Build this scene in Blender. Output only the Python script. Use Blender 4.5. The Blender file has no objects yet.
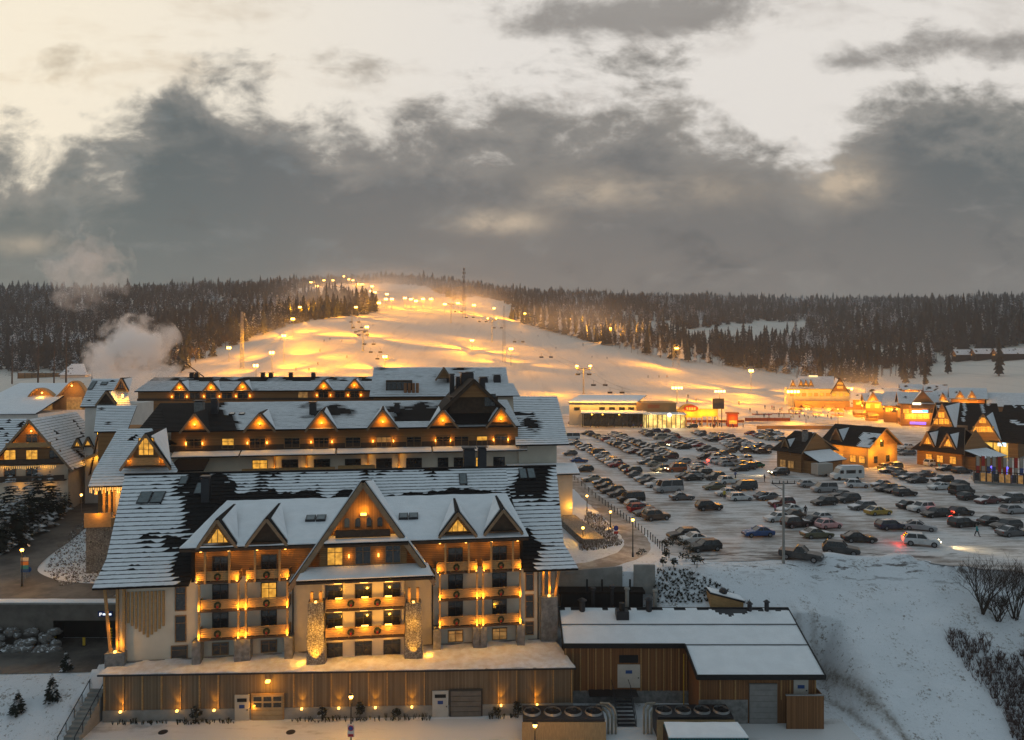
import bpy, math, random
from mathutils import Vector, Matrix, noise
import numpy as np
random.seed(7)
R = math.radians
S = bpy.context.scene
COL = S.collection
CZ, F, YH = 25.0, 700.0, 365.0          # camera height over the car park, focal length in pixels, horizon row

# ------------------------------------------------------------------ camera
cam = bpy.data.cameras.new('camera'); camo = bpy.data.objects.new('camera', cam); COL.objects.link(camo)
camo.location = (0, 0, CZ); camo.rotation_euler = (R(90), 0, 0)
cam.sensor_width = 36; cam.lens = 36 * F / 1024; cam.shift_y = (YH - 370) / 1024
cam.clip_start = 0.5; cam.clip_end = 9000
S.camera = camo

# ------------------------------------------------------------------ node helper
class V:
    """a socket with arithmetic"""
    def __init__(s, nt, sock): s.nt = nt; s.s = sock
    def _m(s, op, *o, clamp=False):
        n = s.nt.nodes.new('ShaderNodeMath'); n.operation = op; n.use_clamp = clamp
        for i, x in enumerate((s,) + o):
            if isinstance(x, V): s.nt.links.new(x.s, n.inputs[i])
            else: n.inputs[i].default_value = x
        return V(s.nt, n.outputs[0])
    def __add__(s, o): return s._m('ADD', o)
    def __sub__(s, o): return s._m('SUBTRACT', o)
    def __mul__(s, o): return s._m('MULTIPLY', o)
    def __truediv__(s, o): return s._m('DIVIDE', o)
    def neg(s): return s * -1.0
    def abs(s): return s._m('ABSOLUTE')
    def max(s, o): return s._m('MAXIMUM', o)
    def min(s, o): return s._m('MINIMUM', o)
    def exp(s): return s._m('EXPONENT')
    def pw(s, o): return s._m('POWER', o)
    def sin(s): return s._m('SINE')
    def sat(s): return s._m('ADD', 0.0, clamp=True)
    def step(s, a, b):
        n = s.nt.nodes.new('ShaderNodeMapRange'); n.interpolation_type = 'SMOOTHSTEP'
        s.nt.links.new(s.s, n.inputs[0])
        n.inputs[1].default_value = min(a, b); n.inputs[2].default_value = max(a, b)
        n.inputs[3].default_value = 0.0 if a < b else 1.0; n.inputs[4].default_value = 1.0 if a < b else 0.0
        return V(s.nt, n.outputs[0])

def nz(nt, vec, scale, detail=4, rough=0.55, dist=0.0, dim='3D'):
    n = nt.nodes.new('ShaderNodeTexNoise'); n.noise_dimensions = dim
    n.inputs['Scale'].default_value = scale; n.inputs['Detail'].default_value = detail
    n.inputs['Roughness'].default_value = rough; n.inputs['Distortion'].default_value = dist
    if vec is not None: nt.links.new(vec, n.inputs['Vector'])
    return V(nt, n.outputs[0])

def mixc(nt, fac, a, b):
    n = nt.nodes.new('ShaderNodeMix'); n.data_type = 'RGBA'; n.clamp_factor = True
    for sock, x in ((n.inputs[0], fac), (n.inputs[6], a), (n.inputs[7], b)):
        if isinstance(x, V): nt.links.new(x.s, sock)
        elif isinstance(x, bpy.types.NodeSocket): nt.links.new(x, sock)
        elif isinstance(x, (int, float)): sock.default_value = x
        else: sock.default_value = (x[0], x[1], x[2], 1)
    return n.outputs[2]

def mapping(nt, vec, sc, rot=(0, 0, 0)):
    n = nt.nodes.new('ShaderNodeMapping'); n.inputs['Scale'].default_value = sc; n.inputs['Rotation'].default_value = rot
    nt.links.new(vec, n.inputs['Vector']); return n.outputs[0]

# ------------------------------------------------------------------ world: sunset cloud deck over the Nishita sky
SUN_AZ, SUN_EL = R(-38), R(9)           # azimuth from +Y (towards the left of the view), elevation
W = bpy.data.worlds.new('World'); S.world = W; W.use_nodes = True
nt = W.node_tree; nt.nodes.clear()
out = nt.nodes.new('ShaderNodeOutputWorld'); bg = nt.nodes.new('ShaderNodeBackground'); nt.links.new(bg.outputs[0], out.inputs[0])
bg.inputs[1].default_value = 0.1
sky = nt.nodes.new('ShaderNodeTexSky'); sky.sky_type = 'NISHITA'; sky.sun_disc = False
sky.sun_elevation = SUN_EL; sky.sun_rotation = SUN_AZ; sky.altitude = 900; sky.dust_density = 2.0
tc = nt.nodes.new('ShaderNodeTexCoord'); gen = tc.outputs['Generated']
sp = nt.nodes.new('ShaderNodeSeparateXYZ'); nt.links.new(gen, sp.inputs[0])
dx, dy, dz = (V(nt, sp.outputs[i]) for i in range(3))
yy = dy.abs().max(0.2)
u = dx / yy; v = dz / yy
# upper limit of the cloud bank against azimuth
fc = nt.nodes.new('ShaderNodeFloatCurve')
pts = [(-100, 150), (0, 143), (100, 150), (150, 108), (175, 82), (250, 92), (300, 112), (340, 128), (430, 120), (480, 112), (520, 92), (590, 95), (650, 86), (700, 112), (760, 126), (820, 138), (850, 104), (920, 84), (1024, 90), (1124, 80)]
cv = fc.mapping.curves[0]
to01 = lambda px, py: ((px + 200) / 1424, (365 - py) / 700)
cv.points[0].location = to01(-200, 150); cv.points[1].location = to01(1224, 90)
for p in pts: cv.points.new(*to01(*p))
fc.mapping.update()
un = ((u * 700.0 + 712.0) / 1424.0)
nt.links.new(un.s, fc.inputs['Value'])
vtop = V(nt, fc.outputs[0])
cmb = nt.nodes.new('ShaderNodeCombineXYZ'); nt.links.new(u.s, cmb.inputs[0]); nt.links.new((v * 1.7).s, cmb.inputs[1]); nt.links.new((dy * 0.5).s, cmb.inputs[2])
P = cmb.outputs[0]
n1 = nz(nt, P, 5.5, 9, 0.6, 0.4); n2 = nz(nt, P, 14, 8, 0.62, 0.3); n3 = nz(nt, P, 2.3, 6, 0.55, 0.5); n4 = nz(nt, mapping(nt, P, (1, 2.2, 1)), 3.4, 8, 0.6, 0.6)
edge = vtop - v + (n1 - 0.5) * 0.30 + (n2 - 0.5) * 0.17
bank = edge.step(-0.03, 0.05)
def blob(px, py, rx, ry):
    a = (u - (px - 512) / 700) / (rx / 700); b = (v - (365 - py) / 700) / (ry / 700)
    return (a * a + b * b).neg().exp()
hi = blob(640, 12, 190, 30) * 1.0 + blob(985, 48, 90, 26) + blob(860, 62, 60, 18) * 0.7 + blob(360, 68, 50, 22) * 0.8 + blob(60, 62, 40, 20) * 0.6 + blob(230, 25, 60, 18) * 0.35
hi = hi + v.step(0.55, 0.75) * 0.45
high = (hi * 0.75 + (n1 - 0.5) * 1.5 + (n2 - 0.5) * 0.7).step(0.28, 0.75)
# light and colour of the gaps, of the bank and of the broken cloud (linear, what the camera should see)
left = u.step(0.1, -0.8)
gap = mixc(nt, left, (0.80, 0.76, 0.71), (0.97, 0.87, 0.69))
gap = mixc(nt, ((n4 - 0.5) * 1.2 + (n2 - 0.5) * 0.5).step(-0.05, 0.28) * 0.7, gap, mixc(nt, left, (0.52, 0.48, 0.44), (0.74, 0.60, 0.42)))
gap = mixc(nt, v.step(0.5, 0.95), gap, (0.42, 0.52, 0.60))
low = v.step(0.33, 0.10)
bankc = mixc(nt, u.step(-0.15, -0.7), (0.140, 0.148, 0.152), (0.075, 0.110, 0.120))
bankc = mixc(nt, u.step(0.35, 0.75), bankc, (0.110, 0.130, 0.136))
bankc = mixc(nt, low, bankc, mixc(nt, u.step(-0.6, 0.0), (0.105, 0.140, 0.150), (0.185, 0.178, 0.170)))
bankc = mixc(nt, ((n3 - 0.5) * 2.0 + (n4 - 0.5) * 1.4 + (n2 - 0.5) * 0.5).step(0.10, 0.8) * 0.55, bankc, (0.36, 0.33, 0.29))
bankc = mixc(nt, ((n1 - 0.5) * -2.2 + (n2 - 0.5) * -0.9).step(0.05, 0.8) * 0.8, bankc, (0.075, 0.086, 0.094))
n5 = nz(nt, mapping(nt, P, (1, 1.5, 1)), 7.5, 9, 0.62, 0.5)
bankc = mixc(nt, ((n5 - 0.5) * 1.8 + (n1 - 0.5) * 0.8).step(0.02, 0.45) * v.step(0.04, 0.16) * 0.6, bankc, mixc(nt, u.step(-0.3, 0.2), (0.20, 0.225, 0.23), (0.27, 0.26, 0.245)))
glint = blob(500, 222, 42, 12) * 1.1 + blob(842, 180, 40, 22) * 1.1 + blob(590, 190, 55, 18) * 0.6 + blob(720, 190, 80, 20) * 0.35 + blob(15, 245, 40, 10) * 0.5
bankc = mixc(nt, (glint * (n2 * 3.2 - 0.9)).sat() * 0.8, bankc, (0.62, 0.50, 0.37))
highc = mixc(nt, left, (0.24, 0.225, 0.21), (0.52, 0.43, 0.31))
rim = edge.step(0.13, 0.0)
c = mixc(nt, high * 0.85, gap, highc)
c = mixc(nt, bank, c, mixc(nt, rim * 0.5, bankc, (0.44, 0.40, 0.35)))
# overhead and behind the viewer: a cool grey-blue dusk deck
c = mixc(nt, dz.step(0.45, 0.8), c, (0.30, 0.375, 0.415))
c = mixc(nt, dy.step(0.25, -0.3), c, (0.22, 0.28, 0.315))
vs = nt.nodes.new('ShaderNodeVectorMath'); vs.operation = 'SCALE'; nt.links.new(c, vs.inputs[0]); vs.inputs['Scale'].default_value = 10.0
nt.links.new(mixc(nt, 0.985, sky.outputs[0], vs.outputs[0]), bg.inputs[0])

sun = bpy.data.lights.new('sun', 'SUN'); suno = bpy.data.objects.new('sun', sun); COL.objects.link(suno)
sun.energy = 0.18; sun.angle = R(35); sun.color = (1.0, 0.80, 0.60)
sdir = Vector((math.sin(SUN_AZ) * math.cos(SUN_EL), math.cos(SUN_AZ) * math.cos(SUN_EL), math.sin(SUN_EL + R(14))))
suno.rotation_euler = sdir.to_track_quat('Z', 'Y').to_euler()
suno.location = (0, 0, 300)
S.view_settings.view_transform = 'Standard'; S.view_settings.look = 'None'
S.view_settings.exposure = 0.0; S.view_settings.gamma = 1.0; S.view_settings.use_curve_mapping = False
S.render.engine = 'CYCLES'
S.cycles.use_denoising = True
S.cycles.max_bounces = 6; S.cycles.volume_bounces = 4
S.cycles.sample_clamp_indirect = 3.0
S.cycles.volume_step_rate = 1.0

# ------------------------------------------------------------------ mesh builder
class MB:
    def __init__(s): s.v = []; s.f = []; s.m = []
    def poly(s, pts, m=0):
        b = len(s.v); s.v += [tuple(p) for p in pts]; s.f.append(tuple(range(b, b + len(pts)))); s.m.append(m); return s
    def box(s, x0, x1, y0, y1, z0, z1, m=0):
        b = len(s.v)
        s.v += [(x0, y0, z0), (x1, y0, z0), (x1, y1, z0), (x0, y1, z0), (x0, y0, z1), (x1, y0, z1), (x1, y1, z1), (x0, y1, z1)]
        for q in ((0, 3, 2, 1), (4, 5, 6, 7), (0, 1, 5, 4), (1, 2, 6, 5), (2, 3, 7, 6), (3, 0, 4, 7)):
            s.f.append(tuple(b + i for i in q)); s.m.append(m)
        return s
    def prism(s, pts, vec, m=0, m_end=None):
        """closed solid: polygon swept along vec"""
        b = len(s.v); n = len(pts); vec = Vector(vec)
        s.v += [tuple(p) for p in pts] + [tuple(Vector(p) + vec) for p in pts]
        e = m if m_end is None else m_end
        s.f.append(tuple(range(b + n - 1, b - 1, -1))); s.m.append(e)
        s.f.append(tuple(range(b + n, b + 2 * n))); s.m.append(e)
        for i in range(n):
            j = (i + 1) % n
            s.f.append((b + i, b + j, b + n + j, b + n + i)); s.m.append(m)
        return s
    def bar(s, p0, p1, w, h, m=0, up=(0, 0, 1)):
        p0, p1 = Vector(p0), Vector(p1); d = (p1 - p0).normalized(); up = Vector(up)
        if abs(d.dot(up)) > 0.98: up = Vector((0, 1, 0))
        a = d.cross(up).normalized() * w / 2; c = a.cross(d).normalized() * h / 2
        return s.prism([p0 - a - c, p0 + a - c, p0 + a + c, p0 - a + c], p1 - p0, m)
    def tube(s, p0, p1, r0, r1=None, n=8, m=0):
        r1 = r0 if r1 is None else r1
        p0, p1 = Vector(p0), Vector(p1); d = (p1 - p0).normalized()
        a = d.orthogonal().normalized(); c = d.cross(a); b = len(s.v)
        for p, r in ((p0, r0), (p1, r1)):
            for i in range(n):
                t = 2 * math.pi * i / n; s.v.append(tuple(p + a * math.cos(t) * r + c * math.sin(t) * r))
        for i in range(n):
            j = (i + 1) % n; s.f.append((b + i, b + j, b + n + j, b + n + i)); s.m.append(m)
        s.f.append(tuple(b + i for i in range(n - 1, -1, -1))); s.m.append(m)
        s.f.append(tuple(b + n + i for i in range(n))); s.m.append(m)
        return s
    def ball(s, c, rx, ry=None, rz=None, nu=8, nv=6, m=0, jit=0.0):
        ry = rx if ry is None else ry; rz = rx if rz is None else rz
        b = len(s.v); c = Vector(c)
        s.v.append(tuple(c + Vector((0, 0, rz))))
        for j in range(1, nv):
            ph = math.pi * j / nv
            for i in range(nu):
                t = 2 * math.pi * i / nu; k = 1 + random.uniform(-jit, jit)
                s.v.append((c.x + rx * math.sin(ph) * math.cos(t) * k, c.y + ry * math.sin(ph) * math.sin(t) * k, c.z + rz * math.cos(ph) * k))
        s.v.append(tuple(c - Vector((0, 0, rz)))); e = len(s.v) - 1
        for i in range(nu):
            j = (i + 1) % nu
            s.f.append((b, b + 1 + i, b + 1 + j)); s.m.append(m)
            for q in range(nv - 2):
                o = b + 1 + q * nu; s.f.append((o + i, o + nu + i, o + nu + j, o + j)); s.m.append(m)
            o = b + 1 + (nv - 2) * nu; s.f.append((o + i, e, o + j)); s.m.append(m)
        return s
    def loft(s, rings, m=0, cap=True):
        b = len(s.v); n = len(rings[0])
        for r in rings: s.v += [tuple(p) for p in r]
        for k in range(len(rings) - 1):
            for i in range(n):
                j = (i + 1) % n
                s.f.append((b + k * n + i, b + k * n + j, b + (k + 1) * n + j, b + (k + 1) * n + i)); s.m.append(m)
        if cap:
            s.f.append(tuple(b + i for i in range(n - 1, -1, -1))); s.m.append(m)
            o = b + (len(rings) - 1) * n; s.f.append(tuple(o + i for i in range(n))); s.m.append(m)
        return s
    def mesh(s, name, mats, smooth=False, dz=0.0):
        me = bpy.data.meshes.new(name)
        vv = s.v if not dz else [(x, y, z + dz) for x, y, z in s.v]
        me.from_pydata(vv, [], s.f)
        if not isinstance(mats, (list, tuple)): mats = [mats]
        for m in mats: me.materials.append(m)
        if len(mats) > 1: me.polygons.foreach_set('material_index', s.m)
        if smooth: me.polygons.foreach_set('use_smooth', [True] * len(s.f))
        me.update(); return me

def rootz(o):
    while o.parent: o = o.parent
    return o.location.z

def tag(o, label=None, cat=None, group=None, kind=None):
    if label: o['label'] = label
    if cat: o['category'] = cat
    if group: o['group'] = group
    if kind: o['kind'] = kind
    return o

def thing(name, label, cat, loc=(0, 0, 0), rotz=0.0, group=None):
    o = bpy.data.objects.new(name, None); COL.objects.link(o)
    o.location = loc; o.rotation_euler = (0, 0, rotz); o.empty_display_size = 0.2
    return tag(o, label, cat, group)

def part(name, mb, mats, parent, smooth=False, label=None, wz=True):
    """a child mesh; x, y in the thing's own frame, z in world heights when wz"""
    o = bpy.data.objects.new(name, mb.mesh(name, mats, smooth, -rootz(parent) if wz else 0.0))
    COL.objects.link(o); o.parent = parent
    if label: o['label'] = label
    return o

def solo(name, mb, mats, label=None, cat=None, group=None, kind=None, loc=(0, 0, 0), rotz=0.0, smooth=False):
    o = bpy.data.objects.new(name, mb.mesh(name, mats, smooth)); COL.objects.link(o)
    o.location = loc; o.rotation_euler = (0, 0, rotz)
    return tag(o, label, cat, group, kind)

def dup(o, parent=None):
    c = o.copy(); COL.objects.link(c)
    if parent is not None: c.parent = parent
    for ch in list(o.children): dup(ch, c)
    return c

LD = {}
def light(parent, loc, power, color=(1, 0.52, 0.13), radius=0.12, spot=None, blend=0.6, aim=None, wz=True):
    if color == WARM: power *= 2.3
    key = (power, color, radius, spot)
    if key not in LD:
        l = bpy.data.lights.new('lamp_light', 'SPOT' if spot else 'POINT'); l.energy = power; l.color = color; l.shadow_soft_size = radius
        if spot: l.spot_size = R(spot); l.spot_blend = blend
        LD[key] = l
    o = bpy.data.objects.new('lamp_light', LD[key]); COL.objects.link(o)
    x, y, z = loc
    if parent is not None:
        o.parent = parent; z = z - (rootz(parent) if wz else 0)
    o.location = (x, y, z)
    if aim is not None: o.rotation_euler = Vector(aim).to_track_quat('-Z', 'Y').to_euler()
    return o

# ------------------------------------------------------------------ materials
def mat(name, col, rough=0.7, var=0.25, scale=3.0, bump=0.0, metal=0.0, snow=0.0, snow_scale=2.0, stretch=(1, 1, 1), col2=None, spec=0.3, objcol=False, bscale=None, snow_lo=0.45):
    m = bpy.data.materials.new(name); m.use_nodes = True; t = m.node_tree
    b = t.nodes['Principled BSDF']; b.inputs['Roughness'].default_value = rough; b.inputs['Metallic'].default_value = metal
    b.inputs['Specular IOR Level'].default_value = spec
    tcn = t.nodes.new('ShaderNodeTexCoord'); ob = mapping(t, tcn.outputs['Object'], stretch)
    n = nz(t, ob, scale, 6, 0.6)
    c2 = col2 or tuple(x * (1 - var) for x in col)
    if objcol:
        oi = t.nodes.new('ShaderNodeObjectInfo'); base = oi.outputs['Color']
        cc = mixc(t, (n - 0.45).step(0, 0.3) * 0.35, base, (0.16, 0.14, 0.12))
    else:
        cc = mixc(t, n.step(0.3, 0.7), col, c2)
    if snow > 0:
        lfn = nz(t, tcn.outputs['Object'], 0.012, 3) if name == 'spruce needles' else None
        g = t.nodes.new('ShaderNodeNewGeometry'); sx = t.nodes.new('ShaderNodeSeparateXYZ'); t.links.new(g.outputs['Normal'], sx.inputs[0])
        up = V(t, sx.outputs[2])
        n2 = nz(t, tcn.outputs['Object'], snow_scale, 4, 0.6)
        n2 = n2 + (lfn - 0.5) * 0.9 if lfn else n2
        k = up.step(snow_lo, snow_lo + 0.3) * (n2 + (snow - 0.5) * 1.2).step(0.42, 0.58)
        cc = mixc(t, k, cc, (0.78, 0.80, 0.84))
    t.links.new(cc, b.inputs['Base Color'])
    if bump:
        bp = t.nodes.new('ShaderNodeBump'); bp.inputs['Strength'].default_value = bump; bp.inputs['Distance'].default_value = 0.05
        nb = nz(t, ob, bscale or scale * 2, 5, 0.6); t.links.new(nb.s, bp.inputs['Height']); t.links.new(bp.outputs[0], b.inputs['Normal'])
    return m

def glow(name, col, strength, var=0.35, scale=3.0):
    """something that gives off light"""
    m = bpy.data.materials.new(name); m.use_nodes = True; t = m.node_tree
    b = t.nodes['Principled BSDF']; b.inputs['Base Color'].default_value = (*[x * 0.4 for x in col], 1)
    tcn = t.nodes.new('ShaderNodeTexCoord'); n = nz(t, tcn.outputs['Object'], scale, 3)
    t.links.new(mixc(t, n.step(0.35, 0.65), col, tuple(x * (1 - var) for x in col)), b.inputs['Emission Color'])
    b.inputs['Emission Strength'].default_value = strength
    return m

def stripes(name, col, col2, freq, axis=0, rough=0.75, dark=(0.02, 0.012, 0.006), width=0.12, snow=0.0):
    """boards: a grain and dark joints every 1/freq metres along an axis"""
    m = bpy.data.materials.new(name); m.use_nodes = True; t = m.node_tree
    b = t.nodes['Principled BSDF']; b.inputs['Roughness'].default_value = rough; b.inputs['Specular IOR Level'].default_value = 0.2
    tcn = t.nodes.new('ShaderNodeTexCoord'); sx = t.nodes.new('ShaderNodeSeparateXYZ'); t.links.new(tcn.outputs['Object'], sx.inputs[0])
    a = V(t, sx.outputs[axis]) * freq
    fr = a._m('FRACT'); idx = a._m('FLOOR')
    wn = t.nodes.new('ShaderNodeTexWhiteNoise'); wn.noise_dimensions = '1D'; t.links.new(idx.s, wn.inputs['W'])
    st = [1.5, 1.5, 1.5]; st[axis] = 14; 
    g = nz(t, mapping(t, tcn.outputs['Object'], tuple(st)), 1.2, 5, 0.65)
    big = nz(t, tcn.outputs['Object'], 0.35, 3)
    k = (V(t, wn.outputs[0]) * 0.55 + g * 0.5 + big * 0.25 - 0.2).sat()
    cc = mixc(t, k, col, col2)
    j = (fr - 0.5).abs().step(0.5 - width, 0.5)
    cc = mixc(t, j, cc, dark)
    t.links.new(cc, b.inputs['Base Color'])
    bp = t.nodes.new('ShaderNodeBump'); bp.inputs['Strength'].default_value = 0.5; bp.inputs['Distance'].default_value = 0.03
    t.links.new((j * -1.0 + g * 0.2).s, bp.inputs['Height']); t.links.new(bp.outputs[0], b.inputs['Normal'])
    return m

SNOW = mat('snow', (0.82, 0.84, 0.87), 0.8, 0.08, 0.8, 0.35, bscale=5, spec=0.2)
TILE = mat('roof tile', (0.014, 0.013, 0.014), 0.8, 0.5, 4, 0.2, spec=0.12)
TILE2 = mat('brown roof tile', (0.030, 0.022, 0.018), 0.8, 0.5, 3, 0.2, spec=0.12)
PLASTER = mat('cream plaster', (0.62, 0.56, 0.46), 0.85, 0.14, 0.5, 0.1, bscale=20)
PLASTERW = mat('white plaster', (0.70, 0.67, 0.62), 0.85, 0.12, 0.5)
WOOD = stripes('larch boards', (0.36, 0.19, 0.075), (0.22, 0.105, 0.038), 5.0, 2)
WOODV = stripes('larch uprights', (0.36, 0.20, 0.085), (0.20, 0.10, 0.04), 6.0, 0)
WOODP = mat('pale timber', (0.46, 0.27, 0.11), 0.7, 0.3, 2, 0.2, stretch=(1, 1, 4))
WOODD = mat('dark timber', (0.07, 0.042, 0.025), 0.7, 0.4, 2, 0.2)
TRIM = mat('bargeboard', (0.30, 0.20, 0.12), 0.7, 0.3, 2)
CLAD = stripes('weathered cladding', (0.27, 0.20, 0.13), (0.13, 0.090, 0.058), 7.0, 0, width=0.16)
REDCLAD = stripes('red brown cladding', (0.30, 0.145, 0.06), (0.15, 0.065, 0.028), 6.0, 0, width=0.14)
STONE = mat('grey stone', (0.26, 0.25, 0.24), 0.85, 0.45, 2.2, 0.6, bscale=5)
def rubble_mat(name, a, b, mortar, scale):
    m = bpy.data.materials.new(name); m.use_nodes = True; t = m.node_tree; p = t.nodes['Principled BSDF']; p.inputs['Roughness'].default_value = .85
    tcn = t.nodes.new('ShaderNodeTexCoord'); v1 = t.nodes.new('ShaderNodeTexVoronoi'); v2 = t.nodes.new('ShaderNodeTexVoronoi'); v2.feature = 'DISTANCE_TO_EDGE'
    for v in (v1, v2): v.inputs['Scale'].default_value = scale; t.links.new(tcn.outputs['Object'], v.inputs['Vector'])
    sx = t.nodes.new('ShaderNodeSeparateColor'); t.links.new(v1.outputs['Color'], sx.inputs[0])
    e = V(t, v2.outputs['Distance']).step(0.02, 0.09)
    t.links.new(mixc(t, e, mortar, mixc(t, V(t, sx.outputs[0]), a, b)), p.inputs['Base Color'])
    bp = t.nodes.new('ShaderNodeBump'); bp.inputs['Strength'].default_value = .8; bp.inputs['Distance'].default_value = .08; t.links.new(e.s, bp.inputs['Height']); t.links.new(bp.outputs[0], p.inputs['Normal'])
    return m
RUBBLE = rubble_mat('rubble stone', (0.34, 0.32, 0.28), (0.20, 0.18, 0.16), (0.05, 0.045, 0.04), 4.2)
CONC = mat('concrete', (0.30, 0.29, 0.27), 0.85, 0.25, 0.9, 0.2)
METAL = mat('dark metal', (0.045, 0.045, 0.05), 0.45, 0.2, 3, metal=0.6)
GALV = mat('galvanised steel', (0.34, 0.34, 0.34), 0.5, 0.25, 3, metal=0.7)
BLACK = mat('black', (0.012, 0.012, 0.013), 0.6, 0.3, 3)
GLASS = mat('dark glass', (0.025, 0.03, 0.035), 0.08, 0.5, 0.7, spec=0.8)
LITP = glow('lit window', (1.0, 0.47, 0.06), 1.0, 0.55, 1.5)
DIMP = glow('dimly lit window', (1.0, 0.50, 0.14), 0.28, 0.7, 1.5)
BULB = glow('warm bulb', (1.0, 0.50, 0.10), 5, 0.0)
SODIUM = glow('sodium bulb', (1.0, 0.50, 0.09), 14, 0.0)
STREET = glow('street bulb', (1.0, 0.56, 0.14), 6, 0.0)
WARM = (1.0, 0.43, 0.03); SOD = (1.0, 0.36, 0.0)
FRAMEW = mat('window timber', (0.28, 0.16, 0.07), 0.6, 0.3, 3)
FRAMED = mat('dark window frame', (0.05, 0.045, 0.04), 0.6, 0.3, 3)

def P3(px, py, Y): return Vector(((px - 512) / F * Y, Y, CZ - (py - YH) / F * Y))
def G(px, py, z=0.0):
    Y = F * (CZ - z) / (py - YH); return Vector(((px - 512) / F * Y, Y, z))
def pix(p): return 512 + F * p[0] / p[1], YH + F * (CZ - p[2]) / p[1]
# ------------------------------------------------------------------ terrain
PXC = [-500, -200, 0, 100, 170, 230, 290, 370, 400, 460, 520, 640, 790, 900, 1024, 1230, 1600]
TAB = {
 320: [420]*17,
 400: [395, 395, 395, 390, 388, 390, 392, 394, 396, 397, 398, 400, 403, 404, 402, 400, 400],
 500: [380, 380, 378, 374, 370, 364, 358, 362, 366, 370, 374, 381, 390, 389, 380, 378, 378],
 650: [362, 362, 358, 354, 349, 338, 323, 328, 335, 342, 350, 362, 376, 374, 356, 352, 352],
 800: [340, 336, 330, 330, 330, 324, 315, 312, 316, 322, 332, 345, 356, 350, 326, 326, 326],
 1000: [312, 306, 297, 299, 301, 300, 299, 298, 299, 304, 316, 328, 334, 324, 308, 310, 310],
 1300: [308, 304, 298, 296, 293, 291, 289, 286, 285, 292, 301, 307, 312, 309, 304, 308, 308],
 1700: [314, 312, 306, 303, 298, 292, 286, 281, 280, 286, 296, 298, 304, 305, 307, 314, 314],
 2300: [330, 330, 326, 320, 315, 308, 300, 296, 296, 300, 308, 312, 316, 318, 322, 330, 330]}
TY = sorted(TAB); UC = [(p - 512) / F for p in PXC]
ZT = np.array([[CZ - (p - YH) / F * Y for p in TAB[Y]] for Y in TY])
ug = np.linspace(UC[0], UC[-1], 301); yg = np.linspace(math.log(320), math.log(2300), 161)
zz = np.array([np.interp(ug, UC, r) for r in ZT])
zz = np.array([np.interp(yg, [math.log(y) for y in TY], zz[:, i]) for i in range(len(ug))]).T
for _ in range(5):
    zp = np.pad(zz, 2, mode='edge')
    zz = sum(zp[2 + a:2 + a + zz.shape[0], 2 + b:2 + b + zz.shape[1]] for a in (-2, -1, 0, 1, 2) for b in (-2, -1, 0, 1, 2)) / 25
zz[:4] *= np.linspace(0, 1, 4)[:, None]
def far_z(X, Y):
    if Y <= 320: return 0.0
    uu = min(max(X / Y, ug[0]), ug[-1]); ly = min(math.log(Y), yg[-1])
    a = (uu - ug[0]) / (ug[-1] - ug[0]) * 300; b = (ly - yg[0]) / (yg[-1] - yg[0]) * 160
    i, j = min(int(a), 299), min(int(b), 159); a -= i; b -= j
    z = (zz[j, i] * (1 - a) + zz[j, i + 1] * a) * (1 - b) + (zz[j + 1, i] * (1 - a) + zz[j + 1, i + 1] * a) * b
    return z + (9 * noise.noise((X * .006, Y * .004, 1.3)) + 4 * noise.noise((X * .017, Y * .01, 5.1))) * sm(620, 1000, Y) * (1 - 0.8 * sm(.22, .10, abs(uu + .14)))
def sm(a, b, x):
    t = min(max((x - a) / (b - a), 0), 1); return t * t * (3 - 2 * t)
def lin(a, b, x): return min(max((x - a) / (b - a), 0), 1)
def inside(x, y, poly):
    c = False; n = len(poly)
    for i in range(n):
        (x0, y0), (x1, y1) = poly[i], poly[i - 1]
        if (y0 > y) != (y1 > y) and x < (x1 - x0) * (y - y0) / (y1 - y0) + x0: c = not c
    return c
LOT_PX = [(572, 474), (600, 501), (625, 519), (650, 538), (668, 554), (690, 559), (720, 562), (760, 561), (800, 559), (850, 556), (900, 559), (950, 566), (1000, 570), (1150, 584), (1350, 520), (1250, 440), (1080, 424), (860, 420), (700, 417), (560, 413), (530, 420), (535, 440), (555, 460)]
LOT = [tuple(G(*p)[:2]) for p in LOT_PX]
def fn(x, y, s): return noise.noise((x * s, y * s, 3.7))
def near_z(X, Y):
    bumps = 0.16 * fn(X, Y, 0.35) + 0.06 * fn(X, Y, 1.3)
    if X > 4.5:
        out_ = -11 * (1 - lin(66, 89.5, Y)) + bumps * 1.5 + 0.9 * math.exp(-((Y - 89.5) / 2.2) ** 2) * (0.6 + fn(X, 0, 0.16)) * sm(33, 42, X)
        if Y > 95: out_ = min(out_, 0.1) * (1 - lin(95, 100, Y))
        if X < 17: in_ = -11 if Y < 79 else (-6 if Y < 84.4 else 0.0)
        else: in_ = -11 if Y < 80.3 else (-3.7 + 3.7 * sm(79.5, 87.5, Y) + bumps * (1 - lin(86, 89, Y)))
        w = sm(34, 38, X); z = in_ * (1 - w) + out_ * w
    elif X > -43.5:
        if Y < 70.6 + (X + 41.3) * .035 + .9: z = -11
        else: z = -6.5 + 5.5 * lin(76, 110, Y)
    else:
        if Y < 74: z = -11 + 3 * sm(66, 74, Y) + bumps * 0.6
        elif Y < 85: z = -8
        else: z = -3.3 + 1.5 * lin(85, 135, Y) + bumps * 0.3
    return z * (1 - sm(140, 200, Y))
def gz(X, Y):
    z = near_z(X, Y) if Y < 200 else far_z(X, Y)
    return z
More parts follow.
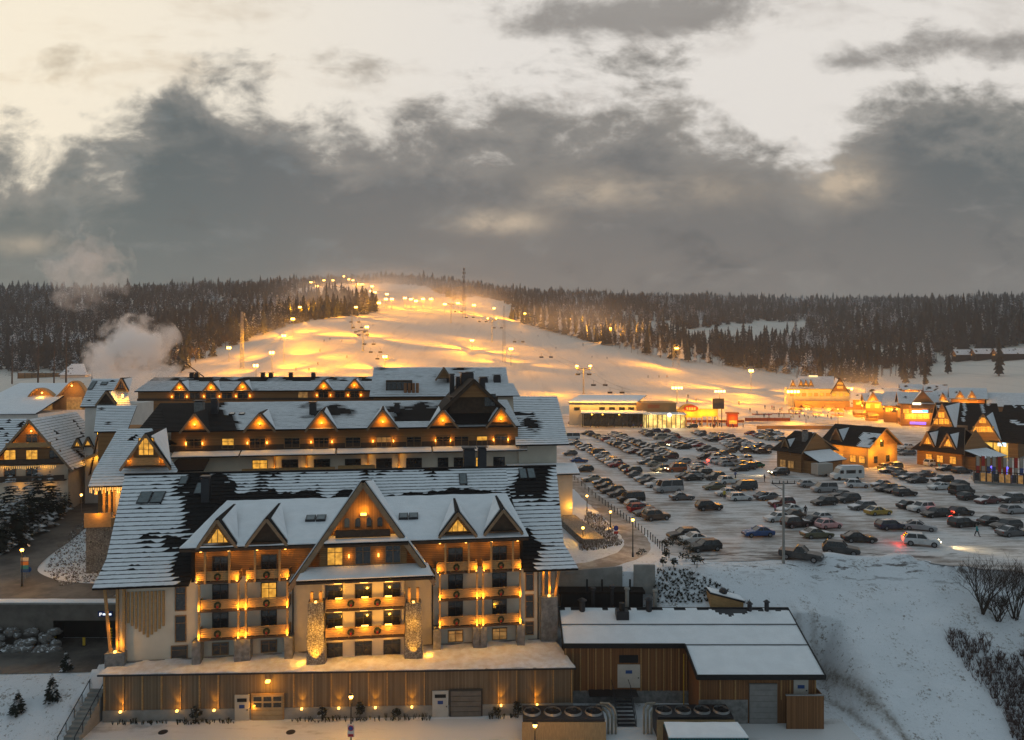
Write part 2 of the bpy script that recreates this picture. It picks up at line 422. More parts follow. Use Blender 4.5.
ys = [3, 20, 40, 50, 56] + list(np.arange(58, 70.5, 0.75)) + list(np.arange(70.6, 74, .2)) + list(np.arange(74.2, 80, 0.7)) + [80.2, 80.35] + list(np.arange(80.8, 84.3, .5)) + [84.35, 84.45] + [84.95, 85.05] + list(np.arange(85.6, 100, 0.6)) + list(np.arange(101, 140, 2)) + list(np.geomspace(140, 2300, 150)) + [3000, 4500, 7500]
us = np.concatenate([[-6, -3, -1.8], np.linspace(-1.35, 1.35, 271), [1.8, 3, 6]])
verts = []; NU = len(us)
for Y in ys:
    for uu in us:
        X = uu * Y; z = gz(X, min(Y, 2300))
        if Y > 2300: z = gz(uu * 2300, 2300) * max(0, 1 - (Y - 2300) / 2500)
        if 85 < Y < 400 and inside(X, Y, LOT): z = min(z, 0) * 0 - 0.05
        verts.append((X, Y, z))
faces = [(j * NU + i, j * NU + i + 1, (j + 1) * NU + i + 1, (j + 1) * NU + i) for j in range(len(ys) - 1) for i in range(NU - 1)]

def ground_mat():
    m = bpy.data.materials.new('snowy ground'); m.use_nodes = True; t = m.node_tree; b = t.nodes['Principled BSDF']
    b.inputs['Roughness'].default_value = 0.75; b.inputs['Specular IOR Level'].default_value = 0.2
    tcn = t.nodes.new('ShaderNodeTexCoord'); ob = tcn.outputs['Object']
    sx = t.nodes.new('ShaderNodeSeparateXYZ'); t.links.new(ob, sx.inputs[0]); x, y = V(t, sx.outputs[0]), V(t, sx.outputs[1])
    a = nz(t, ob, 0.12, 6, 0.6); f = nz(t, ob, 2.6, 5, 0.7); g = nz(t, ob, 0.5, 5, 0.65); far = nz(t, ob, 0.012, 5, 0.6)
    cc = mixc(t, a.step(0.35, 0.7), (0.78, 0.80, 0.84), (0.70, 0.72, 0.75))
    near = y.step(100, 88) * x.step(3, 6).max(x.step(-42, -44))
    # grass tips and earth showing through thin snow
    f2 = nz(t, ob, 6.0, 4, 0.7)
    thin = ((f - 0.5) * 1.3 + (f2 - 0.5) * 1.0 + (g - 0.5) * 0.9 + (a - 0.5) * 0.5).step(0.12, 0.32)
    cc = mixc(t, thin * near * 0.75, cc, (0.16, 0.12, 0.085))
    # worn vehicle track coming down the bank past the shed
    d = x - (y * -0.21 + 51.6) + (g - 0.5) * 1.6
    tr = ((d - 0.0) / 0.5); tr2 = ((d + 1.9) / 0.38)
    k = ((tr * tr).neg().exp() + (tr2 * tr2).neg().exp() * 0.8) * (f * 2.6 - 0.5).sat() * y.step(83, 78)
    cc = mixc(t, k.sat() * 0.8, cc, (0.17, 0.135, 0.10))
    d3 = (y - 87.6 + (a - 0.5) * 4.0) / 1.8
    mud = (d3 * d3).neg().exp() * (nz(t, mapping(t, ob, (0.35, 1.6, 1), (0, 0, 0.35)), 1.0, 5, 0.65) - 0.5).step(0.05, 0.12) * x.step(20, 23)
    cc = mixc(t, mud * 0.9, cc, (0.075, 0.055, 0.042))
    # groomed pistes: faint long streaks down the hill
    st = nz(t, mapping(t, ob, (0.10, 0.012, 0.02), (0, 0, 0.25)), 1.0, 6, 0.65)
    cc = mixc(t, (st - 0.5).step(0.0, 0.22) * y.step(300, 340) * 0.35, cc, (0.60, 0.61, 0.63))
    cc = mixc(t, y.step(296, 335), cc, mixc(t, (st - 0.5).step(0.0, 0.2), (0.64, 0.61, 0.555), (0.54, 0.515, 0.47)))  # piste snow darkened and warmed to put golden lamp glow into its colour
    t.links.new(cc, b.inputs['Base Color'])
    bp = t.nodes.new('ShaderNodeBump'); bp.inputs['Strength'].default_value = 0.75; bp.inputs['Distance'].default_value = 0.4
    t.links.new((f * 0.5 + g * 0.9 + st * y.step(300, 340) * 3.0).s, bp.inputs['Height']); t.links.new(bp.outputs[0], b.inputs['Normal'])
    return m
mb = MB(); mb.v = verts; mb.f = faces; mb.m = [0] * len(faces)
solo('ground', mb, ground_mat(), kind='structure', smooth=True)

# ------------------------------------------------------------------ car park, roads, yard
def packed_mat(name, dirt, snowc, amount, ang, streak=(0.05, 0.9, 1), second=None):
    m = bpy.data.materials.new(name); m.use_nodes = True; t = m.node_tree; b = t.nodes['Principled BSDF']
    b.inputs['Roughness'].default_value = 0.62; b.inputs['Specular IOR Level'].default_value = 0.35
    tcn = t.nodes.new('ShaderNodeTexCoord'); ob = tcn.outputs['Object']
    s = nz(t, mapping(t, ob, streak, (0, 0, ang)), 1.0, 6, 0.65, 0.3); a = nz(t, ob, 0.07, 5, 0.6); f = nz(t, ob, 1.4, 6, 0.7)
    k = ((s - 0.5) * 1.7 + (a - 0.5) * 1.6 + (f - 0.5) * 0.5 + amount)
    if second:
        s2 = nz(t, mapping(t, ob, streak, (0, 0, second)), 1.3, 6, 0.65, 0.3); k = k + (s2 - 0.5) * 1.1
    cc = mixc(t, k.step(-0.15, 0.55), snowc, dirt)
    cc = mixc(t, (k + (f - 0.5) * 0.9).step(0.62, 0.95), cc, tuple(x * 0.35 for x in dirt))
    if name == 'packed snow':
        sy = t.nodes.new('ShaderNodeSeparateXYZ'); t.links.new(ob, sy.inputs[0]); y = V(t, sy.outputs[1]); x = V(t, sy.outputs[0])
        d = (y - 90.5 - x * 0.03) / 3.4; q = nz(t, mapping(t, ob, (.22, 1.1, 1), (0, 0, R(38))), 1.0, 5, .65)
        mud = (d * d).neg().exp() * ((q - .5) * 2.0 + (a - .5) * 1.2).step(.0, .16)
        lane = (nz(t, mapping(t, ob, (.05, .30, 1), (0, 0, R(72))), 1.0, 3, .5) - .5).step(.02, .16)
        cc = mixc(t, lane * .45, cc, (.70, .69, .70))
        cc = mixc(t, mud * .92, cc, (.055, .042, .034))
    t.links.new(cc, b.inputs['Base Color'])
    bp = t.nodes.new('ShaderNodeBump'); bp.inputs['Strength'].default_value = 0.4; bp.inputs['Distance'].default_value = 0.06
    t.links.new((s * 0.7 + f * 0.6).s, bp.inputs['Height']); t.links.new(bp.outputs[0], b.inputs['Normal'])
    return m
PACK = packed_mat('packed snow', (0.25, 0.205, 0.175), (0.64, 0.62, 0.615), 0.16, R(75), streak=(0.16, 0.7, 1), second=R(20))
ROADM = packed_mat('slushy road', (0.20, 0.165, 0.135), (0.50, 0.46, 0.42), 0.30, R(60), streak=(0.4, 0.4, 1))
ASPH = packed_mat('wet asphalt', (0.045, 0.040, 0.036), (0.13, 0.115, 0.10), 0.25, R(0), streak=(0.3, 0.3, 1))
def jag(poly, n, amp):
    o = []
    for i in range(len(poly)):
        a, b_ = Vector(poly[i]), Vector(poly[(i + 1) % len(poly)])
        nn = max(1, int((b_ - a).length / n)); nrm = Vector((b_.y - a.y, a.x - b_.x)).normalized()
        for k in range(nn):
            p = a.lerp(b_, k / nn); o.append(p + nrm * amp * fn(p.x, p.y, 0.3) * (1 if k else 0.3))
    return o
mb = MB(); mb.poly([(p.x, p.y, 0.006) for p in jag(LOT, 1.5, 1.4)])
solo('car_park', mb, PACK, kind='structure')
def ribbon(name, pts, w, m, dz=0.05, zf=gz, step=0.8, wob=0.0):
    mb = MB(); pts = [Vector(p) for p in pts]; path = []
    for i in range(len(pts) - 1):
        p0, p1, p2, p3 = pts[max(i - 1, 0)], pts[i], pts[i + 1], pts[min(i + 2, len(pts) - 1)]
        nn = max(2, int((p2 - p1).length / step))
        for k in range(nn):
            t = k / nn
            path.append(0.5 * ((2 * p1) + (p2 - p0) * t + (2 * p0 - 5 * p1 + 4 * p2 - p3) * t * t + (3 * p1 - p0 - 3 * p2 + p3) * t ** 3))
    path.append(pts[-1]); rows = []
    for i, p in enumerate(path):
        d = (path[min(i + 1, len(path) - 1)] - path[max(i - 1, 0)]).normalized(); nrm = Vector((d.y, -d.x))
        ww = w + wob * fn(p.x, p.y, 0.5)
        rows.append([p + nrm * ww * (q / 4 - 0.5) for q in range(5)])
    for a, b_ in zip(rows, rows[1:]):
        for q in range(4):
            mb.poly([(r.x, r.y, zf(r.x, r.y) + dz) for r in (a[q], a[q + 1], b_[q + 1], b_[q])])
    return solo(name, mb, m, kind='structure')
ribbon('hotel_road', [G(*p)[:2] for p in [(567, 476), (590, 496), (608, 512), (627, 529), (637, 543), (632, 553), (612, 561), (588, 567), (560, 570)]], 3.6, ROADM, 0.012, lambda x, y: 0.0, wob=0.6)
UR = [(108, 500, -2), (76, 520, -2.3), (46, 543, -2.7), (18, 562, -3), (6, 578, -3.2), (30, 590, -3.3), (70, 594, -3.3), (118, 594, -3.3)]
ribbon('upper_road', [G(*p)[:2] for p in UR], 7.0, ASPH, 0.09, lambda x, y: -3.3 + 1.5 * lin(85, 135, y) if y < 140 else gz(x, y))
mb = MB(); mb.poly([(-75, 73.5, -7.95), (-43.4, 75.2, -7.95), (-43.4, 84.6, -7.95), (-75, 84.6, -7.95)])
solo('lower_road', mb, ASPH, kind='structure')
YARD = packed_mat('trodden yard snow', (0.24, 0.21, 0.18), (0.68, 0.67, 0.67), -0.12, R(0), streak=(0.15, 0.8, 1))
mb = MB(); mb.poly([(-43.2, 45, -10.99), (33.5, 45, -10.99), (33.5, 71.2, -10.99), (-43.2, 71.2, -10.99)])
solo('yard', mb, YARD, kind='structure')
# ------------------------------------------------------------------ trees
rng = random.Random(11)
def conifer(layers, seg, rnd, lean=0.0, slim=1.0):
    """unit tree: height 1, skirts of jagged drooping boughs round a thin stem; returns verts, faces"""
    v = []; f = []
    def ring(z, r, jz):
        b = len(v)
        for i in range(seg):
            t = 2 * math.pi * (i + rnd.uniform(-.25, .25)) / seg; k = r * (rnd.uniform(0.55, 1.2) if i % 2 else rnd.uniform(0.35, 0.8))
            v.append((k * math.cos(t) + lean * z, k * math.sin(t), z - jz * rnd.uniform(0, 1)))
        return b
    v.append((0, 0, 1.0)); top = 0
    for L in range(layers):
        q = (L + 1) / layers
        z1 = 1 - 0.93 * q + 0.01; r = 0.17 * slim * (q ** 0.85) * rnd.uniform(0.8, 1.15)
        z0 = min(0.995, z1 + 0.22 * (0.45 + 0.55 * q))
        v.append((lean * z0, 0, z0)); apex = len(v) - 1
        b = ring(z1, r, 0.05)
        for i in range(seg): f.append((apex, b + i, b + (i + 1) % seg))
    return v, f
def fir_mesh(mb, base, h, layers, seg, rnd, slim=1.0, m=0):
    v, f = conifer(layers, seg, rnd, 0, slim); b = len(mb.v)
    mb.v += [(base[0] + x * h, base[1] + y * h, base[2] + z * h) for x, y, z in v]
    mb.f += [tuple(b + i for i in q) for q in f]; mb.m += [m] * len(f)
def tree_mat(name, a, b2, frost, lo=0.2):
    m = mat(name, a, 0.9, 0.4, 0.4, snow=frost, snow_scale=0.9, col2=b2, spec=0.05, snow_lo=lo); return m
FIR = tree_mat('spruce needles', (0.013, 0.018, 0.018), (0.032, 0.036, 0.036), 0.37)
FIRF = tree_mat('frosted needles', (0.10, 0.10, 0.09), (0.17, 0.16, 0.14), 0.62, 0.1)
FIRN = mat('dark needles', (0.024, 0.030, 0.024), 0.9, 0.5, 3.0, snow=0.44, snow_scale=4.0, spec=0.05, snow_lo=0.2)
BARE = mat('bare twigs', (0.085, 0.066, 0.052), 0.9, 0.5, 0.3, spec=0.05)
TRUNK = mat('bark', (0.07, 0.05, 0.035), 0.9, 0.4, 3)
SLOPE = [(150, 420), (168, 380), (178, 374), (228, 349), (290, 325), (330, 318), (376, 314), (378, 303), (345, 298), (300, 296), (288, 293), (300, 289), (340, 284), (370, 283.5), (425, 286), (452, 300), (490, 312), (525, 324), (600, 345), (640, 356), (720, 366), (790, 376), (830, 388), (860, 440), (150, 440)]
FIELDS = [[(650, 322), (690, 330), (740, 324), (805, 321), (806, 337), (760, 346), (690, 341), (650, 334)],
          [(940, 358), (1024, 346), (1150, 346), (1150, 400), (1000, 402), (955, 388), (925, 372)],
          [(455, 305), (475, 296), (500, 301), (520, 312), (500, 316)]]
cand = []
def try_tree(X, Y):
    z = gz(X, Y); px, py = pix((X, Y, z))
    if not (-120 < px < 1150): return
    if inside(px, py, SLOPE) or any(inside(px, py, q) for q in FIELDS): return
    if px < 170 and py > 372: return
    if px > 780 and py > 383: return
    if 700 < px and py > 374 and fn(X, Y, 0.03) > 0.1: return
    if fn(X, Y, .021) + .5 * fn(X, Y, .07) > .42 and not (px < 400 and Y < 700): return
    cand.append((X, Y, z, px, py))
for Y0, Y1, sp in ((330, 560, 8.0), (560, 900, 9.5), (900, 1350, 12), (1350, 1900, 15.0)):
    y = Y0
    while y < Y1:
        x = -0.9 * y
        while x < 0.9 * y:
            try_tree(x + rng.uniform(-.45, .45) * sp, y + rng.uniform(-.45, .45) * sp); x += sp
        y += sp
# trees whose tops cannot clear what stands in front of them are not planted
cols = {}
keep = []
for c in sorted(cand, key=lambda c: c[1]):
    X, Y, z, px, py = c; h = (14 + 12 * (0.5 + 0.5 * fn(X, Y, 0.02)) + rng.uniform(-9, 5) + (rng.uniform(4, 10) if rng.random() < .16 else 0)) * (0.85 if Y > 900 else 1.0) * (1.25 if px > 860 and 560 < Y < 1000 else 1.0)
    top = py - h * F / Y; k = int(px // 3); prev = cols.get(k, 1e9)
    if top < prev + 2.5:
        keep.append((X, Y, z, px, py, h)); 
        cols[k] = min(prev, top)
print('forest trees', len(cand), len(keep))
def edge_zone(px, py):
    if px < 175: return ('left', 'spruce in the front rank of the dark wood left of the ski slope')
    return None
def build_wood(name, items, m, layers=8, seg=9, nv=14, slim=1.75):
    varz = []
    for i in range(nv):
        v, f = conifer(layers, seg, rng, rng.uniform(-.02, .02), slim * rng.uniform(0.85, 1.2)); varz.append((np.array(v), np.array(f)))
    VV = []; FF = []; off = 0
    for (X, Y, z, px, py, h) in items:
        v, f = rng.choice(varz); a = rng.uniform(0, 6.28); c, s = math.cos(a), math.sin(a)
        w = np.empty_like(v); hw = h ** .8 * 22 ** .2 * rng.uniform(0.75, 1.2)
        w[:, 0] = X + (v[:, 0] * c - v[:, 1] * s) * hw; w[:, 1] = Y + (v[:, 0] * s + v[:, 1] * c) * hw; w[:, 2] = z - 0.3 + v[:, 2] * h
        VV.append(w); FF.append(f + off); off += len(v)
    VV = np.concatenate(VV).astype(np.float32); FF = np.concatenate(FF).astype(np.int32)
    me = bpy.data.meshes.new(name); me.vertices.add(len(VV)); me.vertices.foreach_set('co', VV.ravel())
    me.loops.add(FF.size); me.loops.foreach_set('vertex_index', FF.ravel())
    me.polygons.add(len(FF)); me.polygons.foreach_set('loop_start', np.arange(0, FF.size, 3, dtype=np.int32))
    me.update(calc_edges=True); me.validate(); me.materials.append(m)
    o = bpy.data.objects.new(name, me); COL.objects.link(o); return tag(o, kind='stuff')
def bare_wood(name, items, m):
    """leafless crowns: sprays of fine twigs"""
    mb = MB()
    for (X, Y, z, px, py, h) in items:
        h *= 0.62; w = h * 0.32
        mb.bar((X, Y, z - .3), (X + rng.uniform(-.5, .5), Y, z + h * .6), h * 0.025, h * 0.025)
        for i in range(46):
            t = rng.uniform(0, 6.28); e = rng.uniform(-0.2, 1.2); r = w * rng.uniform(.3, 1)
            c = Vector((X + r * math.cos(t) * math.cos(e), Y + r * math.sin(t) * math.cos(e), z + h * .58 + r * 1.15 * math.sin(e)))
            d = Vector((math.cos(t) * .6, math.sin(t) * .6, 1)) * h * rng.uniform(.06, .12); q = Vector((rng.uniform(-1, 1), rng.uniform(-1, 1), rng.uniform(-.3, .3))) * h * 0.025
            mb.poly([c - d - q, c - d * .8 + q, c + d])
    o = solo(name, mb, m, kind='stuff'); return o
fr = []; rest = []; bare = []
for c in keep:
    X, Y, z, px, py, h = c
    n_ = fn(X, Y, 0.012)
    if (px > 560 and py > 335 and n_ > 0.08 and rng.random() < .75) or (px < 240 and n_ > 0.28 and rng.random() < .6): bare.append(c)
    else: rest.append(c)
# the largest trees of each wood's front rank are objects of their own
score = sorted([c for c in rest if 0 < c[3] < 1024], key=lambda c: -c[5] / c[1])[:190]
ids = set(map(id, score)); rest = [c for c in rest if id(c) not in ids]
build_wood('conifer_forest', rest, FIR)
if bare: bare_wood('bare_woodland', bare, BARE)
protos = {}
def bough_fir(mb, whorls, nb, rnd, slim):
    for w in range(whorls):
        q = (w + rnd.uniform(0, .7)) / whorls; z = 0.985 - 0.90 * q; r = 0.165 * slim * (q ** .8) + .012
        for k in range(nb):
            an = 6.283 * (k + rnd.uniform(-.35, .35)) / nb + w * 1.7; L = r * rnd.uniform(.6, 1.15); d = Vector((math.cos(an), math.sin(an), 0)); s = Vector((-d.y, d.x, 0)); p0 = Vector((0, 0, z)); droop = rnd.uniform(.15, .5) * (0.3 + q)
            pt = lambda f: p0 + d * L * f + Vector((0, 0, .02 - droop * L * f * f))
            for f0, f1, ww in ((0.02, .45, .30), (.25, .75, .30), (.5, 1.0, .22)):
                a, b = pt(f0), pt(f1); m = (a + b) / 2; wv = s * L * ww * rnd.uniform(.7, 1.2)
                mb.poly([a, m - wv - Vector((0, 0, L * .12)), b]); mb.poly([a, b, m + wv - Vector((0, 0, L * .12))])
    mb.poly([(-.008, 0, .96), (.008, 0, .96), (0, 0, 1.02)]); mb.poly([(0, -.008, .96), (0, .008, .96), (0, 0, 1.02)])
def fir(X, Y, z, h, label, group, m=FIR, key='a', layers=9, seg=10, slim=1.0, trunk=0.12, name='spruce_tree'):
    kk = (key, rng.randrange(4))
    if kk not in protos:
        t = thing(name, label, 'tree', (0, 0, 0), 0, group)
        a = MB(); bough_fir(a, 20, 9, rng, slim) if key in ('near', 'sapling') else fir_mesh(a, (0, 0, 0), 1.0, layers, seg, rng, slim)
        part('crown', a, m, t)
        a = MB(); a.tube((0, 0, -0.02), (0, 0, trunk), 0.016, 0.013, 7); part('trunk', a, TRUNK, t)
        protos[kk] = t
    else: t = dup(protos[kk])
    t.location = (X, Y, z - 0.05); t.rotation_euler = (0, 0, rng.uniform(0, 6.28)); k = h * rng.uniform(.9, 1.1); t.scale = (k, k, h)
    t['label'] = label; t['group'] = group
    return t
for c in score:
    X, Y, z, px, py, h = c
    if px < 250: lab, gr = 'tall dark spruce in the front ranks of the wood left of the ski slope', 'spruces in front of the left wood'
    elif px < 420: lab, gr = 'spruce in the small wood inside the upper left edge of the piste', 'spruces of the island wood'
    elif px < 680: lab, gr = 'spruce along the wood edge on the right side of the floodlit piste', 'spruces along the right piste edge'
    else: lab, gr = 'dark spruce at the foot of the wooded hill behind the right village', 'spruces behind the village'
    fir(X, Y, z, h, lab, gr, key=gr)
# frosted trees lit by the floodlights on the right-hand edge of the piste
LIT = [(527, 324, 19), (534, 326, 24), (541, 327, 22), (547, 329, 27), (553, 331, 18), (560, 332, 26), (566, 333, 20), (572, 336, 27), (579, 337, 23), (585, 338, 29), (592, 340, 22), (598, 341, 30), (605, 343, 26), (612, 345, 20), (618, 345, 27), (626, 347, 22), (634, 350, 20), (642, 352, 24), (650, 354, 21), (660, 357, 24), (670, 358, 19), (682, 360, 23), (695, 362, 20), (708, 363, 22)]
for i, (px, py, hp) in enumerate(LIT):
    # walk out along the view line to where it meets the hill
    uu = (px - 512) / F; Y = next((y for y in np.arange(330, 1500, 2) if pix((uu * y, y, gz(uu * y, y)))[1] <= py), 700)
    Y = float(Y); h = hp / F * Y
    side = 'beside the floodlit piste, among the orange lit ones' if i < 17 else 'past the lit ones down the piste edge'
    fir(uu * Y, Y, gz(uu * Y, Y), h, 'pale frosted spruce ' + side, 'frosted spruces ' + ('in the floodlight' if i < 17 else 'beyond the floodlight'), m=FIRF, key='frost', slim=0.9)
# single trees
def on_ground(px, py, Y0=150, Y1=1600):
    uu = (px - 512) / F
    for y in np.arange(Y0, Y1, 1.0):
        if pix((uu * y, y, gz(uu * y, y)))[1] <= py: return Vector((uu * y, float(y), gz(uu * y, float(y))))
    return G(px, py)
ONE = [(948, 374, 34, 'tall dark fir alone on the snowy field left of the hillside houses'), (999, 376, 40, 'broad dark fir in front of the brown hillside houses at the right edge'),
       (905, 384, 26, 'snowy fir behind the floodlight over the right village'), (875, 386, 24, 'snow dusted fir behind the gap between the slopeside hotel and the village'), (925, 386, 20, 'small fir beside the field edge above the chalets')]
for px, py, hp, lab in ONE:
    p = on_ground(px, py); fir(p.x, p.y, p.z, hp / F * p.y, lab, None, key='one', slim=1.25)
def pine(px, py, hp, lab):
    p = on_ground(px, py, 230); h = hp / F * p.y
    t = thing('pine_tree', lab, 'tree', p); a = MB(); a.tube(p * 0, Vector((0.2, 0, h * .95)), h * .016, h * .005, 7); part('trunk', a, TRUNK, t, wz=False)
    a = MB()
    for i in range(150):
        z = h * rng.uniform(0.18, 1.0); r = h * 0.13 * (1.15 - z / h) ** .6 * rng.uniform(.2, 1); an = rng.uniform(0, 6.28)
        c = Vector((r * math.cos(an), r * math.sin(an), z)); s = h * 0.03
        for k in range(3):
            q = Vector((rng.uniform(-1, 1), rng.uniform(-1, 1), rng.uniform(-.5, .3))) * s; w = Vector((rng.uniform(-1, 1), rng.uniform(-1, 1), rng.uniform(-.3, .3))) * s
            a.poly([c, c + q, c + w])
    part('crown', a, FIR, t, wz=False); return t
for px, py, hp, lab in [(12, 384, 46, 'thin tall pine at the left edge above the white flat roof'), (38, 386, 58, 'tallest thin pine above the white flat roof'), (54, 384, 48, 'thin pine just right of the tallest one above the flat roof'),
                        (66, 384, 56, 'thin pine with light gap beside it above the flat roof'), (92, 385, 50, 'thin pine left of the steam plume')]:
    pine(px, py, hp, lab)
# ------------------------------------------------------------------ ski hill: floodlights, lifts, masts, skiers
ORD = ['first', 'second', 'third', 'fourth', 'fifth', 'sixth', 'seventh', 'eighth', 'ninth', 'tenth', 'eleventh', 'twelfth', 'thirteenth', 'fourteenth', 'fifteenth', 'sixteenth', 'seventeenth', 'eighteenth', 'nineteenth', 'twentieth', 'twenty-first', 'twenty-second', 'twenty-third', 'twenty-fourth', 'twenty-fifth', 'twenty-sixth', 'twenty-seventh', 'twenty-eighth', 'twenty-ninth', 'thirtieth']
def hang(px, py, h, Y0=325, Y1=1600):
    """point on the view line that stands h above the hill, and the ground height there"""
    uu = (px - 512) / F; best = None
    for y in np.arange(Y0, Y1, 2.0):
        d = CZ - (py - YH) / F * y - gz(uu * y, y)
        if best is None or abs(d - h) < best[0]: best = (abs(d - h), y)
        if d <= h: best = (0, y); break
    y = float(best[1]); return Vector((uu * y, y, gz(uu * y, y))), CZ - (py - YH) / F * y
def floodlight(px, py, h, power, label, group, Y0=325, heads=2, Y=None, big=1.0, tall=1.9):
    if Y is None: p, top = hang(px, py, h, Y0)
    else:
        X = (px - 512) / F * Y; p = Vector((X, Y, gz(X, Y))); top = CZ - (py - YH) / F * Y
    H = max(5.0, top - p.z)
    t = thing('floodlight', label, 'floodlight', p, math.atan2(p.x, -p.y) * 0 , group)
    a = MB(); a.tube((0, 0, -0.3), (0, 0, H), 0.24, 0.13, 8); a.box(-.35, .35, -.35, .35, -.3, 0.25); part('pole', a, GALV, t, wz=False)
    a = MB(); a.bar((-1.4 * big, 0, H), (1.4 * big, 0, H), .12, .14)
    for i in range(heads):
        x = (i - (heads - 1) / 2) * 1.05 * big; a.box(x - .42 * big, x + .42 * big, -.30, .25, H + .05, H + .05 + .5 * big * tall)
    part('lamp_head', a, METAL, t, wz=False)
    a = MB()
    for i in range(heads):
        x = (i - (heads - 1) / 2) * 1.05 * big; a.box(x - .40 * big, x + .40 * big, -.42, -.31, H + .06, H + .04 + .5 * big * tall)
    part('bulb_glass', a, SODIUM, t, wz=False)
    light(t, (0, -1.3, H - 0.2), power * (.9 if 'frosted' in label else .2), SOD, 0.5, wz=False)
    for q, k in (((1, .45, -.04), 15), ((-1, .45, -.04), 15), ((.15, 1, -.02), 13), ((-.5, -1, -.10), 9), ((.6, -1, -.10), 9)): light(t, (q[0] * 1.6, q[1] * .9, H), power * k * 1.55, SOD, 0.5, spot=72, blend=1.0, aim=q, wz=False)
    return t
TOPL = [(311, 283), (317, 287), (324, 281), (333, 281), (344, 277), (349, 280), (353, 281), (357, 285), (362, 285)]
for i, p in enumerate(TOPL): floodlight(*p, 10, 5000, '%s from the left of the floodlights along the hilltop' % ORD[i], 'hilltop floodlights', Y0=900, big=2.6)
UPL = [(372, 287), (371, 292), (375, 293), (374, 300), (379, 304), (387, 295), (386, 300), (392, 300), (405, 299), (411, 300), (416, 302), (423, 300), (431, 300), (445, 305), (458, 304), (474, 306)]
for i, p in enumerate(UPL): floodlight(*p, 12, 4500, '%s from the left of the floodlights on the upper piste below the hilltop' % ORD[i], 'upper piste floodlights', Y0=600, big=2.2)
LEFTL = [(229, 349, 'left of the lattice mast', 9, 2600), (256, 367, 'behind the hotel roofs beside the lattice mast', 9, 6000), (272, 354, 'lower of the tall pair on the left piste', 13, 15000), (284, 337, 'tallest on the left piste', 17, 19000), (293, 320, 'below the island wood on the left piste edge', 14, 16000), (300, 308, 'at the left end of the island wood', 12, 13000), (325, 306, 'in front of the island wood', 10, 15000), (356, 308, 'above the lift pylon beside the island wood', 11, 11000)]
for px, py, w, h, pw in LEFTL: floodlight(px, py, h, pw, 'sodium floodlight on a pole ' + w, 'left piste floodlights', Y0=380, big=1.7)
MIDL = [(367, 328, 'beside the left chairlift, mid slope', 9, 12000), (385, 358, 'at the foot of the left chairlift', 9, 15000), (472, 341.5, 'alone on the open middle piste', 8, 17000), (494, 309, 'right of the tall radio tower', 13, 9000), (511, 350, 'in front of the orange lattice mast', 12, 10000),
        (525, 314, 'first among the frosted trees', 12, 13000), (571.5, 320, 'second among the frosted trees', 13, 20000), (610.6, 329, 'third among the frosted trees', 13, 22000), (751, 372, 'on the right piste edge below the wood', 13, 18000)]
for px, py, w, h, pw in MIDL: floodlight(px, py, h, pw, 'sodium floodlight ' + w, 'middle and right piste floodlights', Y0=350, big=1.7)
BASEL = [(677, 389, 385, 'behind the ski centre arch', 5500), (719.7, 392.5, 392, 'above the square display board', 5500), (793, 393, 330, 'nearest one, tall, in front of the slopeside hotel', 4500), (847, 390, 385, 'right of the slopeside hotel', 4500), (910.6, 390, 400, 'over the blue lit shop in the right village', 5000)]
for px, py, Y, w, pw in BASEL: floodlight(px, py, 0, pw, 'wide sodium floodlight ' + w, 'floodlights at the foot of the hill', Y=Y, big=1.5, heads=4, tall=1.6)

def lift_pylon(px, py_top, py_base, label, lamps=False, Y0=330):
    p = on_ground(px, py_base, Y0); H = (py_base - py_top) / F * p.y
    t = thing('lift_pylon', label, 'lift pylon', p, 0, 'chairlift pylons')
    a = MB(); a.tube((0, 0, -.4), (0, 0, H), .45, .3, 10); a.box(-.8, .8, -.8, .8, -.4, .4); part('mast', a, GALV, t, wz=False)
    a = MB(); a.bar((-4, 0, H), (4, 0, H), .45, .5); a.bar((-4, 0, H), (0, 0, H - 1.6), .2, .2); a.bar((4, 0, H), (0, 0, H - 1.6), .2, .2); a.bar((-2.6, 0, H - 2.6), (2.6, 0, H - 2.6), .25, .25); part('crossarm', a, METAL, t, wz=False)
    for s in (-1, 1):
        a = MB(); a.bar((s * 3.4, -2.4, H - .45), (s * 3.4, 2.4, H - .45), .25, .3)
        for k in range(5): a.tube((s * 3.4 - .12, -2 + k, H - .25), (s * 3.4 + .12, -2 + k, H - .25), .28, n=8)
        part('sheave_train', a, METAL, t, wz=False)
        if lamps:
            a = MB(); a.bar((s * 4, 0, H), (s * 4, 0, H + 1.5), .15, .15); part('lamp_arm', a, GALV, t, wz=False)
            a = MB(); a.box(s * 4 - .8, s * 4 + .8, -.5, -.1, H + 1.3, H + 2.1); part('lamp', a, SODIUM, t, wz=False)
            light(t, (s * 4, -1.3, H + 1.2), 9000, SOD, .5, wz=False); light(t, (s * 4.6, -1.3, H + 1.2), 90000, SOD, .5, spot=112, blend=1.0, aim=(s * .8, -.5, -.30), wz=False)
    return p, H
A1 = lift_pylon(352, 310, 329, 'lift pylon of the left chairlift below the island wood')
A2 = lift_pylon(363, 331, 351, 'lower lift pylon in the middle of the left chairlift')
B0 = lift_pylon(451, 304, 323, 'highest lift pylon of the right chairlift under the radio tower')
B1 = lift_pylon(492, 320, 342, 'middle lift pylon of the right chairlift, two lamps on its arms', True)
B2 = lift_pylon(583.5, 369, 394, 'nearest lift pylon with two bright lamps on its arms, by the ski centre', True)
